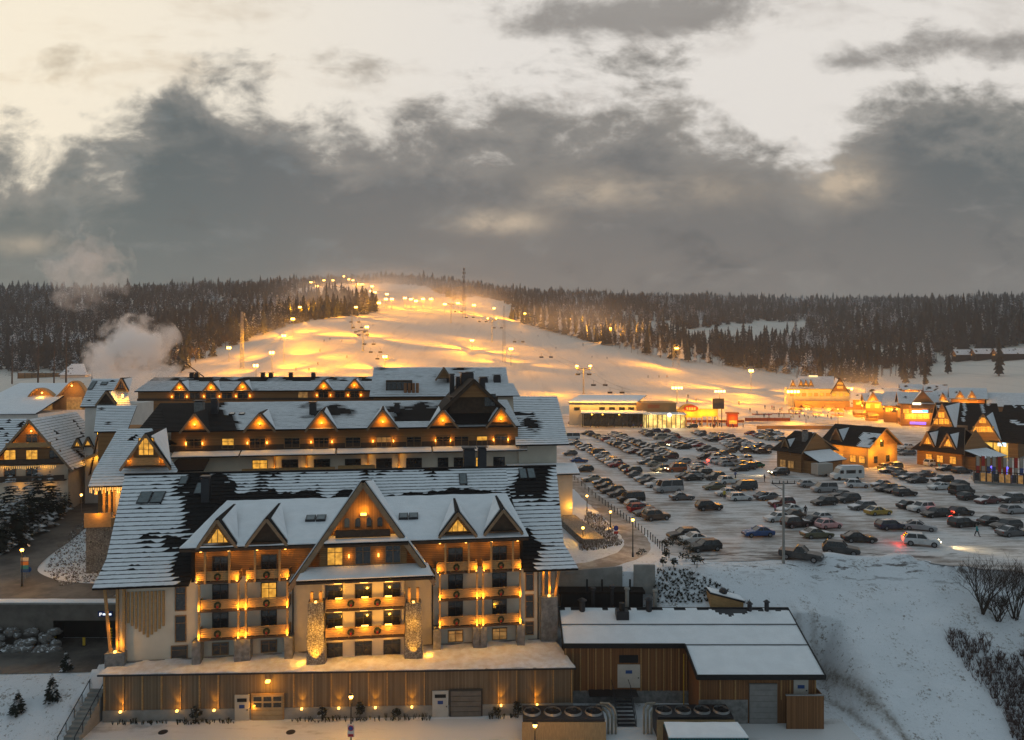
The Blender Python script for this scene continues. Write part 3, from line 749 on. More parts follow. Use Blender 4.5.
def cable(pts, label):
    mb = MB()
    for a, b_ in zip(pts, pts[1:]):
        q = [a.lerp(b_, k / 10) - Vector((0, 0, 3.0 * 4 * (k / 10) * (1 - k / 10))) for k in range(11)]
        for c, d in zip(q, q[1:]): mb.tube(c, d, .045, n=5)
    return solo('lift_cable', mb, METAL, label, 'cable', 'chairlift cables')
def along(pts, t):
    n = len(pts) - 1; i = min(int(t * n), n - 1); f = t * n - i
    return pts[i].lerp(pts[i + 1], f) - Vector((0, 0, 3.0 * 4 * f * (1 - f)))
A3 = on_ground(392, 374, 330)
def line(ps, s): return [Vector((p.x + s * 3.4, p.y, p.z + H - .45)) for p, H in ps]
A0 = (on_ground(345, 300, 600), 9)
Lft = [line([A0, A1, A2, (A3, 9)], s) for s in (-1, 1)]
B3 = (on_ground(640, 404, 330), 7); BT = (on_ground(428, 292, 700), 9)
Rgt = [line([BT, B0, B1, B2, B3], s) for s in (-1, 1)]
for s, l in zip(('left', 'right'), Lft): cable(l, 'haul rope on the %s side of the left chairlift' % s)
for s, l in zip(('left', 'right'), Rgt): cable(l, 'haul rope on the %s side of the right chairlift' % s)
CH = []
def chair(p, label, group):
    if not CH:
        t = thing('lift_chair', label, 'lift chair', (0, 0, 0), 0, group)
        a = MB(); a.tube((0, 0, 0), (0, .3, -2.2), .07, n=6); a.bar((-1.3, .3, -2.2), (1.3, .3, -2.2), .09, .09); part('hanger', a, METAL, t, wz=False)
        a = MB(); a.box(-1.35, 1.35, -.45, .25, -3.35, -3.2); part('seat', a, BLACK, t, wz=False)
        a = MB(); a.box(-1.35, 1.35, .26, .4, -3.2, -2.4); part('backrest', a, BLACK, t, wz=False)
        a = MB(); a.bar((-1.35, .3, -2.2), (-1.35, -.5, -3.25), .07, .07); a.bar((1.35, .3, -2.2), (1.35, -.5, -3.25), .07, .07); a.bar((-1.3, -.6, -2.7), (1.3, -.6, -2.7), .06, .06); part('side_frame', a, METAL, t, wz=False)
        CH.append(t)
    else: t = dup(CH[0])
    t.location = p; tag(t, label, group=group)
for s, l in zip(('left', 'right'), Lft):
    for i in range(11): chair(along(l, .12 + i * .078), '%s chair from the top on the %s rope of the left chairlift' % (ORD[i], s), 'chairs of the left chairlift')
for s, l in zip(('left', 'right'), Rgt):
    for i in range(9): chair(along(l, .30 + i * .075), '%s chair from the top on the %s rope of the right chairlift' % (ORD[i], s), 'chairs of the right chairlift')

def lattice(name, px, py_top, py_base, w0, w1, label, cat, m=GALV, lamp=None, Y0=330, seg=10):
    p = on_ground(px, py_base, Y0); H = (py_base - py_top) / F * p.y
    t = thing(name, label, cat, p); a = MB(); br = MB()
    for k in range(seg):
        z0, z1 = H * k / seg, H * (k + 1) / seg; r0, r1 = [w0 + (w1 - w0) * z / H for z in (z0, z1)]
        cs = [(-1, -1), (1, -1), (1, 1), (-1, 1)]
        for i in range(4):
            c, d = cs[i], cs[(i + 1) % 4]
            a.bar((c[0] * r0, c[1] * r0, z0), (c[0] * r1, c[1] * r1, z1), .22, .22)
            br.bar((c[0] * r0, c[1] * r0, z0), (d[0] * r1, d[1] * r1, z1), .12, .12); br.bar((c[0] * r1, c[1] * r1, z1), (d[0] * r1, d[1] * r1, z1), .12, .12)
    part('corner_legs', a, m, t, wz=False); part('bracing', br, m, t, wz=False)
    if lamp:
        a = MB(); a.box(-1.8, 1.8, -w1 - .6, -w1 - .2, H * lamp - .5, H * lamp + .5); part('lamp', a, SODIUM, t, wz=False); light(t, (0, -w1 - 1.6, H * lamp), 7000, SOD, .5, wz=False); light(t, (0, -w1 - 1.4, H * lamp), 150000, SOD, .5, spot=116, blend=1, aim=(-.7, -.7, -.3), wz=False); light(t, (-w1 - 1.4, 0, H * lamp), 150000, SOD, .5, spot=116, blend=1, aim=(-1, .3, -.15), wz=False)
    return t, H
lattice('lattice_mast', 242, 312, 369, 1.0, .5, 'slim grey steel lattice mast left of the piste behind the hotel roofs', 'mast', seg=14)
lattice('lattice_mast', 504, 306, 362, 1.1, .6, 'slim steel lattice mast glowing orange on the middle of the piste', 'mast', seg=14)
lattice('lattice_tower', 676, 345, 368, 2.6, 2.2, 'squat lattice tower with a floodlight on the right piste edge', 'tower', lamp=.85, seg=4)
t, H = lattice('radio_tower', 464, 268, 318, 1.5, .8, 'tall dark radio tower with aerials at the top of the piste', 'tower', METAL, Y0=500, seg=12)
for z, r in ((.97, .9), (.9, 1.6), (.82, 1.6), (.72, 1.3)):
    a = MB()
    for k in range(3):
        an = k * 2.1 + z * 9; a.box(r * math.cos(an) - .35, r * math.cos(an) + .35, r * math.sin(an) - .25, r * math.sin(an) + .25, H * z - 1.3, H * z + 1.3)
    part('aerial', a, METAL, t, wz=False)

# ------------------------------------------------------------------ people
SKIN = mat('skin', (0.45, 0.29, 0.21), 0.6, 0.1); HAIR = mat('hat', (0.05, 0.045, 0.05), 0.9, 0.4)
COAT = mat('coat cloth', (0.5, 0.5, 0.5), 0.85, objcol=True, scale=4); PANTS = mat('trousers', (0.035, 0.036, 0.045), 0.85, 0.3, 5)
def figure(pose):
    J = {'pelvis': (0, 0, .95), 'waist': (0, 0, 1.1), 'chest': (0, .02, 1.32), 'neck': (0, .01, 1.49), 'head': (0, -.01, 1.6), 'crown': (0, 0, 1.74)}
    E = [('pelvis', 'waist'), ('waist', 'chest'), ('chest', 'neck'), ('neck', 'head'), ('head', 'crown')]
    Rr = {'pelvis': .165, 'waist': .15, 'chest': .18, 'neck': .06, 'head': .10, 'crown': .075}
    st = {'stand': (.02, -.02), 'walk': (.28, -.28), 'ski': (-.06, -.02)}[pose]
    for k, s in enumerate((-1, 1)):
        d = st[k]; n = 'lr'[k]
        J['hip' + n] = (s * .1, 0, .9); J['knee' + n] = (s * .11, -d * .6 - (.14 if pose == 'ski' else .02), .5); J['ankle' + n] = (s * .12, -d + .02, .09); J['toe' + n] = (s * .13, -d - .18, .05)
        J['sh' + n] = (s * .19, .02, 1.4); J['el' + n] = (s * .28, .04 + d * .4 - (.05 if pose == 'ski' else 0), 1.13); J['wr' + n] = (s * .27, -.1 + d * .5 - (.2 if pose == 'ski' else 0), .92); J['hand' + n] = (s * .26, -.15 + d * .5 - (.22 if pose == 'ski' else 0), .83)
        E += [('pelvis', 'hip' + n), ('hip' + n, 'knee' + n), ('knee' + n, 'ankle' + n), ('ankle' + n, 'toe' + n), ('chest', 'sh' + n), ('sh' + n, 'el' + n), ('el' + n, 'wr' + n), ('wr' + n, 'hand' + n)]
        for q, r in (('hip', .115), ('knee', .085), ('ankle', .065), ('toe', .05), ('sh', .085), ('el', .065), ('wr', .05), ('hand', .045)): Rr[q + n] = r
    names = list(J); me = bpy.data.meshes.new('fig'); me.from_pydata([J[n] for n in names], [(names.index(a), names.index(b)) for a, b in E], [])
    o = bpy.data.objects.new('fig', me); COL.objects.link(o)
    mod = o.modifiers.new('skin', 'SKIN'); sv = me.skin_vertices[0].data
    for i, n in enumerate(names): sv[i].radius = (Rr[n], Rr[n] * (.72 if n in ('chest', 'waist', 'pelvis') else 1))
    sv[0].use_root = True
    o.modifiers.new('sub', 'SUBSURF').levels = 1
    dg = bpy.context.evaluated_depsgraph_get(); m2 = bpy.data.meshes.new_from_object(o.evaluated_get(dg)); bpy.data.objects.remove(o)
    m2.materials.clear()
    for m in (COAT, PANTS, SKIN, HAIR): m2.materials.append(m)
    for p in m2.polygons:
        z = p.center.z; p.use_smooth = True
        p.material_index = (3 if z > 1.64 or p.center.y > .04 else 2) if z > 1.5 else (1 if z < .86 and abs(p.center.x) < .2 else 0)
    m2.name = 'person'; return m2
FIG = {k: figure(k) for k in ('stand', 'walk', 'ski')}
def person(p, pose, col, label, rot=0.0, group=None, skis=False, scale=1.0):
    o = bpy.data.objects.new('person', FIG[pose]); COL.objects.link(o); o.location = p; o.rotation_euler = (0, 0, rot); o.color = (*col, 1); o.scale = (scale,) * 3
    tag(o, label, 'person', group)
    if skis:
        a = MB()
        for s in (-1, 1): a.box(s * .12 - .05, s * .12 + .05, -1.0, .75, -.01, .03)
        q = part('skis', a, METAL, o, wz=False)
    return o
CO = {'red': (.35, .03, .03), 'dark': (.03, .03, .04), 'blue': (.03, .08, .25), 'black': (.02, .02, .022), 'teal': (.02, .25, .28), 'grey': (.2, .2, .2), 'pink': (.4, .08, .15)}
SK = [(320, 352), (324, 342), (330, 340), (342, 342), (347, 358), (373, 326), (296, 370), (309, 371), (318, 365), (521, 333), (538, 337), (556, 349), (571, 338), (583, 345), (592, 358), (607, 359), (648, 378), (659, 378), (583, 346.5), (667, 378), (688, 398), (687, 403), (696, 402), (739, 405)]
for i, (px, py) in enumerate(SK):
    p = on_ground(px, py, 325); p.z = gz(p.x, p.y) + 0.02
    person(p, 'ski', rng.choice([CO['dark'], CO['black'], CO['blue'], CO['dark'], CO['red']]), 'tiny dark skier on the floodlit open piste', rng.uniform(-1, 1), 'skiers on the open piste', True, 1.25)
for i, (px, py) in enumerate([(750, 412), (765, 409), (772, 409.5), (774, 410), (780, 412), (782, 411), (764, 418), (769, 418), (779, 417), (784, 417), (789, 413), (757, 415), (796, 415), (801, 412)]):
    p = on_ground(px, py, 300); p.z = gz(p.x, p.y) + .02
    person(p, 'stand', rng.choice(list(CO.values())), 'skier standing about behind the orange net fence at the foot of the hill', rng.uniform(-3, 3), 'skiers by the net fence', True, 1.2)
# ------------------------------------------------------------------ building kit
class Fr:
    """the plan frame of a building: x along its front, y into it"""
    def __init__(s, px, Y, yaw): s.O = Vector(((px - 512) / F * Y, Y)); s.a = R(yaw); s.c, s.n = math.cos(s.a), math.sin(s.a)
    def s(f, px, t=0.0):
        k = (px - 512) / F; X0 = f.O.x - t * f.n; Y0 = f.O.y + t * f.c
        return (k * Y0 - X0) / (f.c - k * f.n)
    def z(f, px, py, t=0.0):
        Y = f.O.y + t * f.c + f.s(px, t) * f.n; return CZ - (py - YH) / F * Y
    def at(f, px, py, t=0.0): return f.s(px, t), f.z(px, py, t)
    def w(f, s, t, z): return Vector((f.O.x + s * f.c - t * f.n, f.O.y + s * f.n + t * f.c, z))
    def hit(f, px, py, p0, n):
        """where the view line meets a plane given in the building's frame"""
        e = Vector(((px - 512) / F, 1.0, -(py - YH) / F)); d = Vector((e.x * f.c + e.y * f.n, -e.x * f.n + e.y * f.c, e.z))
        ox, oy = -f.O.x, -f.O.y; o = Vector((ox * f.c + oy * f.n, -ox * f.n + oy * f.c, CZ))
        k = (Vector(p0) - o).dot(n) / d.dot(n); return o + d * k
    def thing(f, name, label, cat, zb, group=None): return thing(name, label, cat, (f.O.x, f.O.y, zb), f.a, group)

def quad_at(P, a, b): return P[0] * (1 - a) * (1 - b) + P[1] * a * (1 - b) + P[2] * a * b + P[3] * (1 - a) * b
def tile_roof(P, courses, bare, cell=0.30, thick=0.07, snow=0.05):
    """stepped courses of tiles between an eave P0-P1 and a ridge P3-P2; snow lies on every cell that is not bare"""
    P = [Vector(p) for p in P]; mb = MB(); n = (P[1] - P[0]).cross(P[3] - P[0]).normalized()
    if n.z < 0: n = -n
    nc = max(2, int((P[1] - P[0]).length / cell))
    for i in range(courses):
        b0, b1 = i / courses, (i + 1) / courses; L0, R0 = quad_at(P, 0, b0), quad_at(P, 1, b0); L1, R1 = quad_at(P, 0, b1), quad_at(P, 1, b1)
        mb.poly([L0 + n * thick, R0 + n * thick, R1, L1], 0); mb.poly([L0 - n * .02, R0 - n * .02, R0 + n * thick, L0 + n * thick], 0)
        val = []
        for k in range(nc + 1):
            x = bare(quad_at(P, k / nc, (b0 + b1) / 2)); val.append((1.0 if x else 0.0) if isinstance(x, bool) else float(x))
        ins = [min(.97, .10 + random.uniform(0, .10) + .9 * min(max((x - .30) / .5, 0), 1)) for x in val]
        for k in range(nc):
            if min(ins[k], ins[k + 1]) > .85 or max(val[k], val[k + 1]) >= 1.0 and min(val[k], val[k + 1]) >= 1.0: continue
            a0, a1 = k / nc, (k + 1) / nc; sn = snow * random.uniform(.8, 1.15); top = b1 + (b1 - b0) * .02
            A, B_, C_, D = (quad_at(P, a0, b0 + (b1 - b0) * ins[k]), quad_at(P, a1, b0 + (b1 - b0) * ins[k + 1]), quad_at(P, a1, top), quad_at(P, a0, top))
            tA, tB = n * thick * (1 - ins[k]), n * thick * (1 - ins[k + 1]); h = n * sn; h2 = n * (sn + .01)
            mb.poly([A + tA + h, B_ + tB + h, C_ + h2, D + h2], 1); mb.poly([A + tA - n * .01, B_ + tB - n * .01, B_ + tB + h, A + tA + h], 1)
            if k == 0 or min(ins[k - 1], ins[k]) > .85: mb.poly([A + tA, A + tA + h, D + h2, D], 1)
            if k == nc - 1 or min(ins[k + 1], ins[min(k + 2, nc)]) > .85: mb.poly([B_ + tB, C_, C_ + h2, B_ + tB + h], 1)
    # underside and edges
    d = n * -0.16; mb.poly([P[0] + d, P[3] + d, P[2] + d, P[1] + d], 0)
    for a, b in ((0, 1), (1, 2), (2, 3), (3, 0)): mb.poly([P[a] + d, P[b] + d, P[b] + n * .02, P[a] + n * .02], 0)
    return mb
def snow_panel(P, thick=0.22, nx=40, ny=10, amp=0.05, inset=0.0, holes=None):
    """a smooth blanket of snow over a sheet of roof, its edge rounded; material 0 tile below, 1 snow above"""
    P = [Vector(p) for p in P]; mb = MB(); n = (P[1] - P[0]).cross(P[3] - P[0]).normalized()
    if n.z < 0: n = -n
    for i in range(nx):
        for j in range(ny):
            def q(i, j):
                e = min(i, nx - i, j, ny - j); p = quad_at(P, i / nx, j / ny)
                return p + n * (0.02 + thick * (0.55 if e == 0 else 1.0) + amp * fn(p.x * 1.0, p.y + p.z, .6))
            pp = [q(i, j), q(i + 1, j), q(i + 1, j + 1), q(i, j + 1)]
            if holes and holes(sum(pp, Vector()) / 4): continue
            mb.poly(pp, 1)
    ring = [quad_at(P, i / nx, 0) for i in range(nx + 1)]
    for a, b in zip(ring, ring[1:]):
        h = lambda p: p + n * (0.02 + thick * .55 + amp * fn(p.x, p.y + p.z, .6))
        mb.poly([a, b, h(b), h(a)], 1)
    mb.prism([p - n * .18 for p in P], n * .2, 0)
    return mb
def window(parent, sc, z0, w, h, t, lit=None, cols=2, rows=1, frame=FRAMEW, name='window'):
    a = MB(); f = .09; d = .10
    a.box(sc - w / 2 - f, sc - w / 2, t - d, t + .02, z0 - f, z0 + h + f); a.box(sc + w / 2, sc + w / 2 + f, t - d, t + .02, z0 - f, z0 + h + f)
    a.box(sc - w / 2, sc + w / 2, t - d, t + .02, z0 - f, z0); a.box(sc - w / 2, sc + w / 2, t - d, t + .02, z0 + h, z0 + h + f)
    for i in range(1, cols): x = sc - w / 2 + w * i / cols; a.box(x - .035, x + .035, t - d + .02, t + .02, z0, z0 + h)
    for i in range(1, rows + 1): z = z0 + h * (i / (rows + 1) if rows > 1 else .72); a.box(sc - w / 2, sc + w / 2, t - d + .025, t + .02, z - .025, z + .025)
    o = part(name, a, frame, parent)
    a = MB(); a.box(sc - w / 2, sc + w / 2, t - .035, t - .005, z0, z0 + h)
    part('pane', a, lit or GLASS, o); return o
def dormer(parent, sc, w, zb, za, t0, tb, zback=None, face=WOOD, lit=None, lamp=0, snow=True, over=.35, trim=TRIM, holes=None, deep=.3, roofm=None):
    """a steep triangular gable standing out of a roof"""
    zback = za if zback is None else zback; k = (za - zb) / w
    L, A, Rr = Vector((sc - w - over, t0, zb - over * k)), Vector((sc, t0, za)), Vector((sc + w + over, t0, zb - over * k)); B_ = Vector((sc, tb, zback))
    roofm = roofm or TILE
    a = MB()
    for e, sg in ((L, 1), (Rr, -1)):
        tri = [e, A, B_]; n = (A - e).cross(B_ - e).normalized(); n = n if n.z > 0 else -n
        a.prism(tri, n * .12, 0)
        if snow:
            c = (e + A + B_) / 3; ins = [e + (c - e) * .10 + Vector((0, .18, 0)) + n * .125, A + (c - A) * .30 + n * .125, B_ + (c - B_) * .05 + n * .125]; a.prism(ins, n * .09, 1)
    o = part('dormer', a, [roofm, SNOW], parent)
    a = MB(); a.prism([(sc - w, t0 + deep, zb), (sc + w, t0 + deep, zb), (sc, t0 + deep, za - .1)], (0, .15, 0)); part('gable_face', a, face, o)
    a = MB()
    for e in (L, Rr):
        d = Vector((0, -.06, -.16)); a.bar(e + d, A + d, .10, .30)
    part('bargeboard', a, trim, o)
    a = MB(); a.box(sc - w - .1, sc + w + .1, t0 - .05, t0 + deep + .1, zb - .22, zb - .02); part('sill_beam', a, WOODD, o)
    if lit:
        a = MB(); ww = w * .55; hh = (za - zb) * .55; a.prism([(sc - ww, t0 + deep - .04, zb + .15), (sc + ww, t0 + deep - .04, zb + .15), (sc, t0 + deep - .04, zb + .15 + hh)], (0, .03, 0)); part('pane', a, lit, o)
        a = MB()
        for q in (-.33, 0, .33): a.box(sc + q * w - .03, sc + q * w + .03, t0 + deep - .08, t0 + deep - .03, zb + .15, zb + .15 + hh * (1 - abs(q) * w / ww) + .05)
        part('glazing_bars', a, FRAMEW, o)
    if lamp:
        z = zb + (za - zb) * .30; a = MB(); a.ball((sc, t0 + deep - .25, z), .10, nu=8, nv=6); part('lamp', a, BULB, o)
        light(parent, (sc, t0 + deep - .5, z + .12), lamp, WARM, .08)
    return o
def balcony(parent, s0, s1, z, t, depth, posts, top, lamps=(), rail=WOODP, power=25, floor_m=WOODD, rod=False, h=1.02):
    a = MB(); a.box(s0, s1, t - depth, t - .01, z - .22, z); o = part('balcony', a, floor_m, parent)
    a = MB()
    for i in range(4): a.box(s0 + .05, s1 - .05, t - depth + .02, t - depth + .07, z + .10 + i * .205, z + .28 + i * .205)
    a.box(s0, s1, t - depth - .03, t - depth + .12, z + h - .06, z + h + .03)
    for x in (s0, s1): 
        for i in range(4): a.box(x - .03, x + .03, t - depth + .075, t - .02, z + .10 + i * .205, z + .28 + i * .205)
    n = max(2, int((s1 - s0) / 1.1))
    for i in range(n + 1): x = s0 + .06 + (s1 - s0 - .12) * i / n; a.box(x - .05, x + .05, t - depth + .075, t - depth + .13, z, z + h - .06)
    part('railing', a, rail, o)
    for x in posts:
        a = MB(); a.box(x - .10, x + .10, t - depth - .12, t - depth + .08, z - .2, top); part('post', a, rail, o)
    for x in lamps:
        a = MB(); a.box(x - .045, x + .045, t - depth - .26, t - depth - .14, z + .02, z + .10); part('uplight', a, BULB, o)
        light(parent, (x, t - depth - .34, z + .34), power, WARM, .05)
    return o
def skylight(fr, parent, px, py, w, h, p0, n, cols=1):
    c = fr.hit(px, py, p0, n); ux = Vector((1, 0, 0)); ux = (ux - n * ux.dot(n)).normalized(); uy = n.cross(ux)
    if uy.z < 0: uy = -uy
    a = MB()
    for i in range(cols):
        cc = c + ux * (i - (cols - 1) / 2) * (w + .1); q = [cc - ux * w / 2 - uy * h / 2, cc + ux * w / 2 - uy * h / 2, cc + ux * w / 2 + uy * h / 2, cc - ux * w / 2 + uy * h / 2]; a.prism(q, n * .24)
    o = part('skylight', a, METAL, parent); a = MB()
    for i in range(cols):
        cc = c + ux * (i - (cols - 1) / 2) * (w + .1) + n * .242; q = [cc - ux * (w / 2 - .1) - uy * (h / 2 - .1), cc + ux * (w / 2 - .1) - uy * (h / 2 - .1), cc + ux * (w / 2 - .1) + uy * (h / 2 - .1), cc - ux * (w / 2 - .1) + uy * (h / 2 - .1)]; a.prism(q, n * .02)
    part('pane', a, SKYGLASS, o); return o
SKYGLASS = mat('skylight glass', (0.10, 0.13, 0.14), 0.15, 0.4, 2, spec=0.8)
def sconce(parent, s, z, t, power=9):
    a = MB(); a.box(s - .06, s + .06, t - .14, t, z - .16, z + .16); part('wall_lamp', a, BULB, parent)
    light(parent, (s, t - .30, z + .22), power * .6, WARM, .06); light(parent, (s, t - .30, z - .22), power * .6, WARM, .06)
def chimney(parent, s, t, z0, z1, w=.5, m=None, cap=True):
    a = MB(); a.box(s - w, s + w, t - w, t + w, z0, z1)
    o = part('chimney', a, m or METAL, parent)
    if cap: a = MB(); a.box(s - w * 1.25, s + w * 1.25, t - w * 1.25, t + w * 1.25, z1 + .18, z1 + .30); a.box(s - w * .8, s + w * .8, t - w * .8, t + w * .8, z1 + .01, z1 + .18); part('cap', a, METAL, o)
# ------------------------------------------------------------------ the hotel in front
H = Fr(113, 72.5, 8.0)
hot = H.thing('hotel_building', 'cream and timber mountain hotel with snow striped roof and lit balconies, nearest the viewer', 'hotel', -6.5)
LEN = H.s(557)
sL, sR = H.s(191, -.3), H.s(523, -.3)           # the tall middle stretch between the two low-eaved ends
ZE, TE, ZM, TM, ZR, TR = 2.3, -1.5, 4.3, 2.2, 11.5, 14.0
a = MB(); a.box(.3, LEN - 1.9, 0, 25.6, -6.5, 2.6); part('wall', a, PLASTER, hot)
a = MB(); a.box(sL + .3, sR - .3, .06, 11, 2.61, 6.0); part('upper_wall', a, WOOD, hot)
for s0, s1 in ((sL, sL + .28), (sR - .28, sR)):
    a = MB(); a.prism([(s0, -.2, 2.2), (s0, 9.4, 8.2), (s0, 9.4, 8.6), (s0, -.2, 5.95)], (s1 - s0, 0, 0)); part('dormer_cheek', a, TILE, hot)
for s0 in (.32, LEN - 2.1):      # gable ends
    a = MB(); a.prism([(s0, .3, 2.61), (s0, 25.2, 2.61), (s0, TR, 10.6)], (.18, 0, 0)); part('gable_wall', a, WOOD, hot)
a = MB(); a.box(.1, LEN - 1.7, -.22, -.003, -6.9, -5.75); part('plinth', a, STONE, hot)
# main roof
def bare_main(c):
    n = fn(c.x, c.y, .22) * .8 + fn(c.x + 40, c.y, .75) * .6 + random.uniform(-.14, .14)
    k = 0.0
    for px, py, rx, ry, wt in BARE_SPOTS:
        q = H.w(c.x, c.y, c.z); X, Yp = pix(q); k += wt * math.exp(-((X - px) / rx) ** 2 - ((Yp - py) / ry) ** 2)
    return n + k
BARE_SPOTS = [(212, 492, 30, 22, 1.6), (195, 515, 14, 20, 1.2), (245, 500, 30, 6, .9), (292, 500, 26, 7, 1.2), (345, 498, 16, 9, 1.2), (300, 473, 30, 4, .5), (420, 497, 60, 5, .75), (475, 495, 40, 6, 1.0), (440, 468, 26, 4, .9), (536, 478, 11, 22, 1.5), (520, 488, 26, 6, .8), (490, 464, 30, 4, .7), (169, 545, 7, 9, 1.0), (118, 548, 5, 3, .8), (185, 566, 9, 24, 1.7), (527, 550, 8, 22, 1.7), (400, 471, 18, 3, .5)]
rl = H.s(125, TR); rr = H.s(556, TR)
e0, e1 = H.s(92, TE), H.s(578.5, TE); m0, m1 = H.s(106.5, TM), e1 - .9
def patch(p0, p1, p2, p3, n, name='roof'): part(name, tile_roof([p0, p1, p2, p3], n, bare_main), [TILE, SNOW], hot)
lerp = lambda a, b, t: a + (b - a) * t
patch((e0, TE, ZE), (sL + .1, TE, ZE), (sL + .1, TM, ZM), (m0, TM, ZM), 7)
patch((m0, TM, ZM), (sL + .1, TM, ZM), (sL + .1, TR, ZR), (rl, TR, ZR), 20)
patch((sR - .1, TE, ZE), (e1, TE, ZE), (m1, TM, ZM), (sR - .1, TM, ZM), 7)
patch((sR - .1, TM, ZM), (m1, TM, ZM), (rr, TR, ZR), (sR - .1, TR, ZR), 20)
k9 = (8.6 - TM) / (TR - TM)
patch((sL + .1, lerp(TM, TR, k9), lerp(ZM, ZR, k9)), (sR - .1, lerp(TM, TR, k9), lerp(ZM, ZR, k9)), (sR - .1, TR, ZR), (sL + .1, TR, ZR), 11)
a = MB(); a.prism([(rl, TR, ZR), (rr, TR, ZR), (e1, 28, 2.4), (e0, 28, 2.4)], (0, 0, -.15)); part('rear_roof', a, TILE, hot)
a = MB(); a.bar((rl, TR, ZR + .08), (rr, TR, ZR + .08), .45, .22); part('ridge_cap', a, TILE, hot)
NM = Vector((0, -(ZR - ZM), TR - TM)).normalized(); PM = (0, TM, ZM)
# shed dormer roof under smooth snow
zsd = H.z(260, 547, -1.1)
part('shed_roof', snow_panel([(sL - .9, -1.1, 6.0), (sR + .5, -1.1, 6.0), (sR - .6, 9.3, 8.85), (sL + 1.2, 9.3, 8.85)], .20, 90, 16, .09), [TILE, SNOW], hot)
a = MB(); a.box(sL - .9, sR + .5, -1.18, -1.02, 5.62, 5.9); part('fascia', a, WOODD, hot)
NS = Vector((0, -2.85, 10.4)).normalized(); PS = (0, -1.1, 6.25)
for px, pw, base, apex, lit in ((217, 18, 545.5, 519, LITP), (266.5, 18.5, 543, 518, None), (458, 16.5, 534, 512, LITP), (503.5, 17, 531.5, 509, None)):
    t0 = -1.05; sc, zb = H.at(px, base, t0); za = H.z(px, apex, t0); w = H.s(px + pw, t0) - sc
    o = dormer(hot, sc, w, zb + .1, za, t0, 6.3, za + .1, WOODD if not lit else WOOD, lit, 0, over=.25)
for px in (316, 408.5): skylight(H, hot, px, 519 if px < 400 else 517, 1.05, 1.25, PS, NS, 2)
skylight(H, hot, 151.5, 498.5, 1.35, 2.0, PM, NM, 2); skylight(H, hot, 184, 481.5, .95, 1.5, PM, NM); skylight(H, hot, 199.5, 489.5, .9, 2.0, PM, NM); skylight(H, hot, 463, 480, 1.0, 2.1, PM, NM); skylight(H, hot, 527, 474.5, 1.0, 2.0, PM, NM, 2)
for px, py, w, h in ((469, 463, .75, 1.8), (482, 466, .55, 2.3), (206, 500, .45, 2.6)):
    c = H.hit(px, py, PM, NM); chimney(hot, c.x, c.y, c.z - .5, c.z + h, w)

# floors
ZF = [2.55, -.40, -3.35]
def door_at(px, z, t, lit=None, w=1.45, h=2.15, frame=FRAMED): return window(hot, H.s(px, t), z, w, h, t, lit, 2, 1, frame)
for side, (pa, pb, pc, pd), doors in (('left', (196, 238.5, 246, 288.5), (220.5, 269)), ('right', (437, 477, 483, 521), (455.5, 499.5))):
    d = 1.45; S4 = [H.s(p, -d) for p in (pa, pb, pc, pd)]
    for i, z in enumerate(ZF):
        top = z + 2.7
        if i == 0:
            for q in (0, 2): balcony(hot, S4[q], S4[q + 1], z, 0, d, (S4[q] + .9, S4[q + 1] - .9) , z + 3.1, (S4[q] + .1, S4[q + 1] - .1))
        else: balcony(hot, S4[0] + .2, S4[3], z, 0, d, (S4[0] + .3, S4[1], S4[2], S4[3] - .1), top, (S4[0] + .3, S4[1], S4[2], S4[3] - .1))
        for k, px in enumerate(doors):
            lit = LITP if (side, i, k) == ('left', 1, 1) else None
            door_at(px, z + .02, 0.05 if i == 0 else 0, lit)
            a = MB(); s = H.s(px, -.5); 
    for k, px in enumerate(doors): window(hot, H.s(px), -5.55, 1.5, 1.15, 0, DIMP if side == 'right' else None, 2, 1, FRAMEW)
    for x in S4:
        a = MB(); a.box(x - .42, x + .42, -d - .05, -.225, -6.9, -3.58); part('pier', a, STONE, hot)
# left end wall
for i in range(10):
    s, _ = H.at(128.5 + i * 3.9, 600); bot = 624 + 13 * (1 - abs(i - 5) / 4.6)
    a = MB(); a.box(s - .11, s + .11, -.12, -.004, H.z(128.5 + i * 3.9, bot), H.z(128.5, 592)); part('wall_slat', a, WOODP, hot)
for y0, y1, p0, p1 in ((587, 610, 176, 185.5), (616, 641, 176, 185.5), (646, 660, 172, 187)):
    s0, s1 = H.s(p0), H.s(p1); z1, z0 = H.z(180, y0), H.z(180, y1); window(hot, (s0 + s1) / 2, z0, s1 - s0, z1 - z0, 0, None, 1, 1, FRAMEW)
for y0, y1 in ((568, 590), (595, 617), (622, 634)):
    s0, s1 = H.s(526), H.s(533); z1, z0 = H.z(530, y0), H.z(530, y1); window(hot, (s0 + s1) / 2, z0, s1 - s0, z1 - z0, 0, None, 1, 1, FRAMEW)
